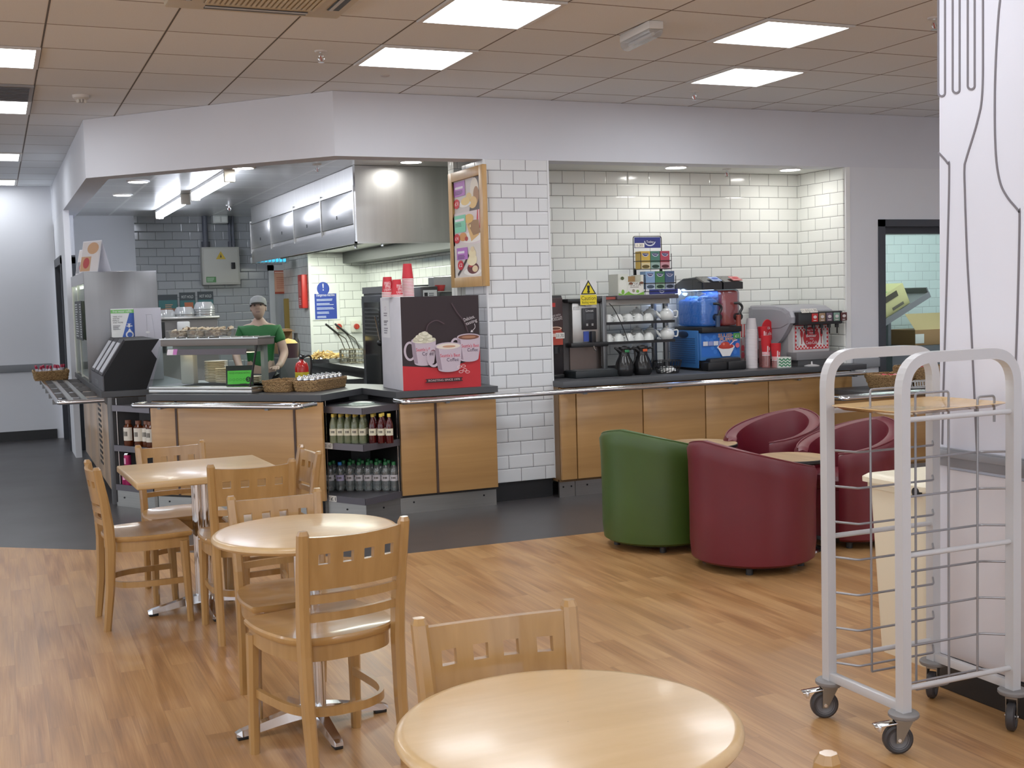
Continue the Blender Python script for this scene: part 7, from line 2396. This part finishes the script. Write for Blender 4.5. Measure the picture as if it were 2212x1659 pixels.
for x, y, brk, a in ((0, 0, True, R(-22)), (0, d, True, R(-22)), (w, 0, False, R(35)), (w, d, False, R(35))):
    c = thing('castor', None, None, (x, y, 0), a)
    for k in ('label', 'category'):
        if k in c: del c[k]
    c.parent = t
    m = MB(); m.lathe([(.001, .122), (.046, .122), (.05, .127), (.05, .135), (.045, .14), (.001, .14)], K(126, 124, 124, .5), 24); m.build('bumper', c)
    m = MB(); m.T = TR(-.02, 0, .05, PI / 2); m.lathe([(.03, -.012), (.042, -.015), (.049, -.010), (.05, 0), (.049, .010), (.042, .015), (.03, .012)], TYRE, 28); m.lathe([(.001, -.009), (.03, -.011), (.034, -.014)], HUB, 24); m.lathe([(.034, .014), (.03, .011), (.001, .009)], HUB, 24); m.build('wheel', c)
    m = MB()
    for sy in (-1, 1): m.prism([(-.03, .04), (-.012, .04), (.028, .118), (-.03, .118)], sy * .018 - .0015, sy * .018 + .0015, K(140, 134, 124, .3, .9), Matrix(((1, 0, 0, 0), (0, 0, 1, 0), (0, 1, 0, 0), (0, 0, 0, 1))))
    m.box(-.032, .03, -.02, .02, .112, .118, K(150, 146, 140, .3, .9)); m.cyl((-.02, -.022, .05), (-.02, .022, .05), .006, CHROME, n=10); m.cyl((0, 0, .118), (0, 0, .124), .02, CHROME, n=14)
    if brk: m.box(-.085, -.01, -.02, .02, .1, .106, CHROME, .002, T=TR(0, 0, .006, 0, -.15)); m.box(-.09, -.078, -.022, .022, .078, .1, CHROME, .002)
    m.build('fork', c)
# tray on the trolley's top level
t = thing('serving_tray', 'pale wood-effect serving tray resting across the top of the tray trolley', 'tray', (TX0 + w / 2 - .0, TY0 + d / 2, 1.1105), R(3))
TRY = wood_mat('tray_wood', (196, 158, 104), (212, 176, 122), .16, (3, 20, 20), .6)
m = MB(); tw, td = .255, .172
q = [[(x, y, z) for x, y in rrect(-tw + i, -td + i, tw - i, td - i, .035, 4)] for i, z in ((.028, 0), (0, .014), (.003, .016), (.032, .0035))]
m.loft(q, TRY, True, cap=False); m.add(q[3], [list(range(len(q[3])))], TRY); m.add(q[0], [list(range(len(q[0])))[::-1]], TRY); m.build('tray', t)

# ------------------------------------------------------------------ bin
t = thing('waste_bin', 'tall slim cream waste bin with a lid beside the white partition', 'bin', (3.31, 3.60, 0))
m = MB(); zt_ = .755
m.loft([[(x, y, z) for x, y in rrect(a, b, c, e, .03, 4)] for a, b, c, e, z in ((.045, .035, .40, .315, 0), (.04, .03, .405, .32, .02), (.01, .005, .44, .345, zt_ - .06), (.0, -.005, .45, .355, zt_ - .058), (.0, -.005, .45, .355, zt_ - .03))], CREAM, True); m.build('body', t)
m = MB(); m.loft([[(x, y, z) for x, y in rrect(a, b, c, e, .03, 4)] for a, b, c, e, z in ((-.015, -.02, .465, .37, zt_ - .032), (-.015, -.02, .465, .37, zt_ - .012), (.0, -.005, .45, .355, zt_), (.03, .02, .42, .33, zt_ + .004))], CREAM, True); m.build('lid', t)
m = MB(); m.cyl((-.02, .035, zt_ - .035), (.0, .035, zt_ - .035), .019, BLACK, n=18); m.build('hinge_cap', t)

# ------------------------------------------------------------------ world, camera
W = bpy.data.worlds.new('World'); SC.world = W; W.use_nodes = True
W.node_tree.nodes['Background'].inputs[0].default_value = (.86, .92, 1, 1); W.node_tree.nodes['Background'].inputs[1].default_value = 1.3
cd = bpy.data.cameras.new('camera'); cam = bpy.data.objects.new('camera', cd); COL.objects.link(cam)
r_ = Vector((cw, -sw, 0)); f_ = Vector((sw, cw, 0)); z_ = Vector((0, 0, 1))
U = f_ * sp + z_ * cp
X_ = r_ * cr - U * sr; Y_ = r_ * sr + U * cr; F_ = f_ * cp - z_ * sp
cam.matrix_world = Matrix(((X_.x, Y_.x, -F_.x, 0), (X_.y, Y_.y, -F_.y, 0), (X_.z, Y_.z, -F_.z, CH), (0, 0, 0, 1)))
cd.sensor_fit = 'HORIZONTAL'; cd.sensor_width = 36; cd.lens = FPX * 36 / 2212; cd.clip_start = .05
SC.camera = cam
SC.view_settings.view_transform = 'Standard'
SC.view_settings.look = 'None'
SC.view_settings.exposure = 0.2
SC.view_settings.gamma = 1.12
SC.cycles.max_bounces = 8
SC.cycles.transparent_max_bounces = 24
SC.cycles.caustics_reflective = False
SC.cycles.caustics_refractive = False
SC.cycles.sample_clamp_indirect = 4.0
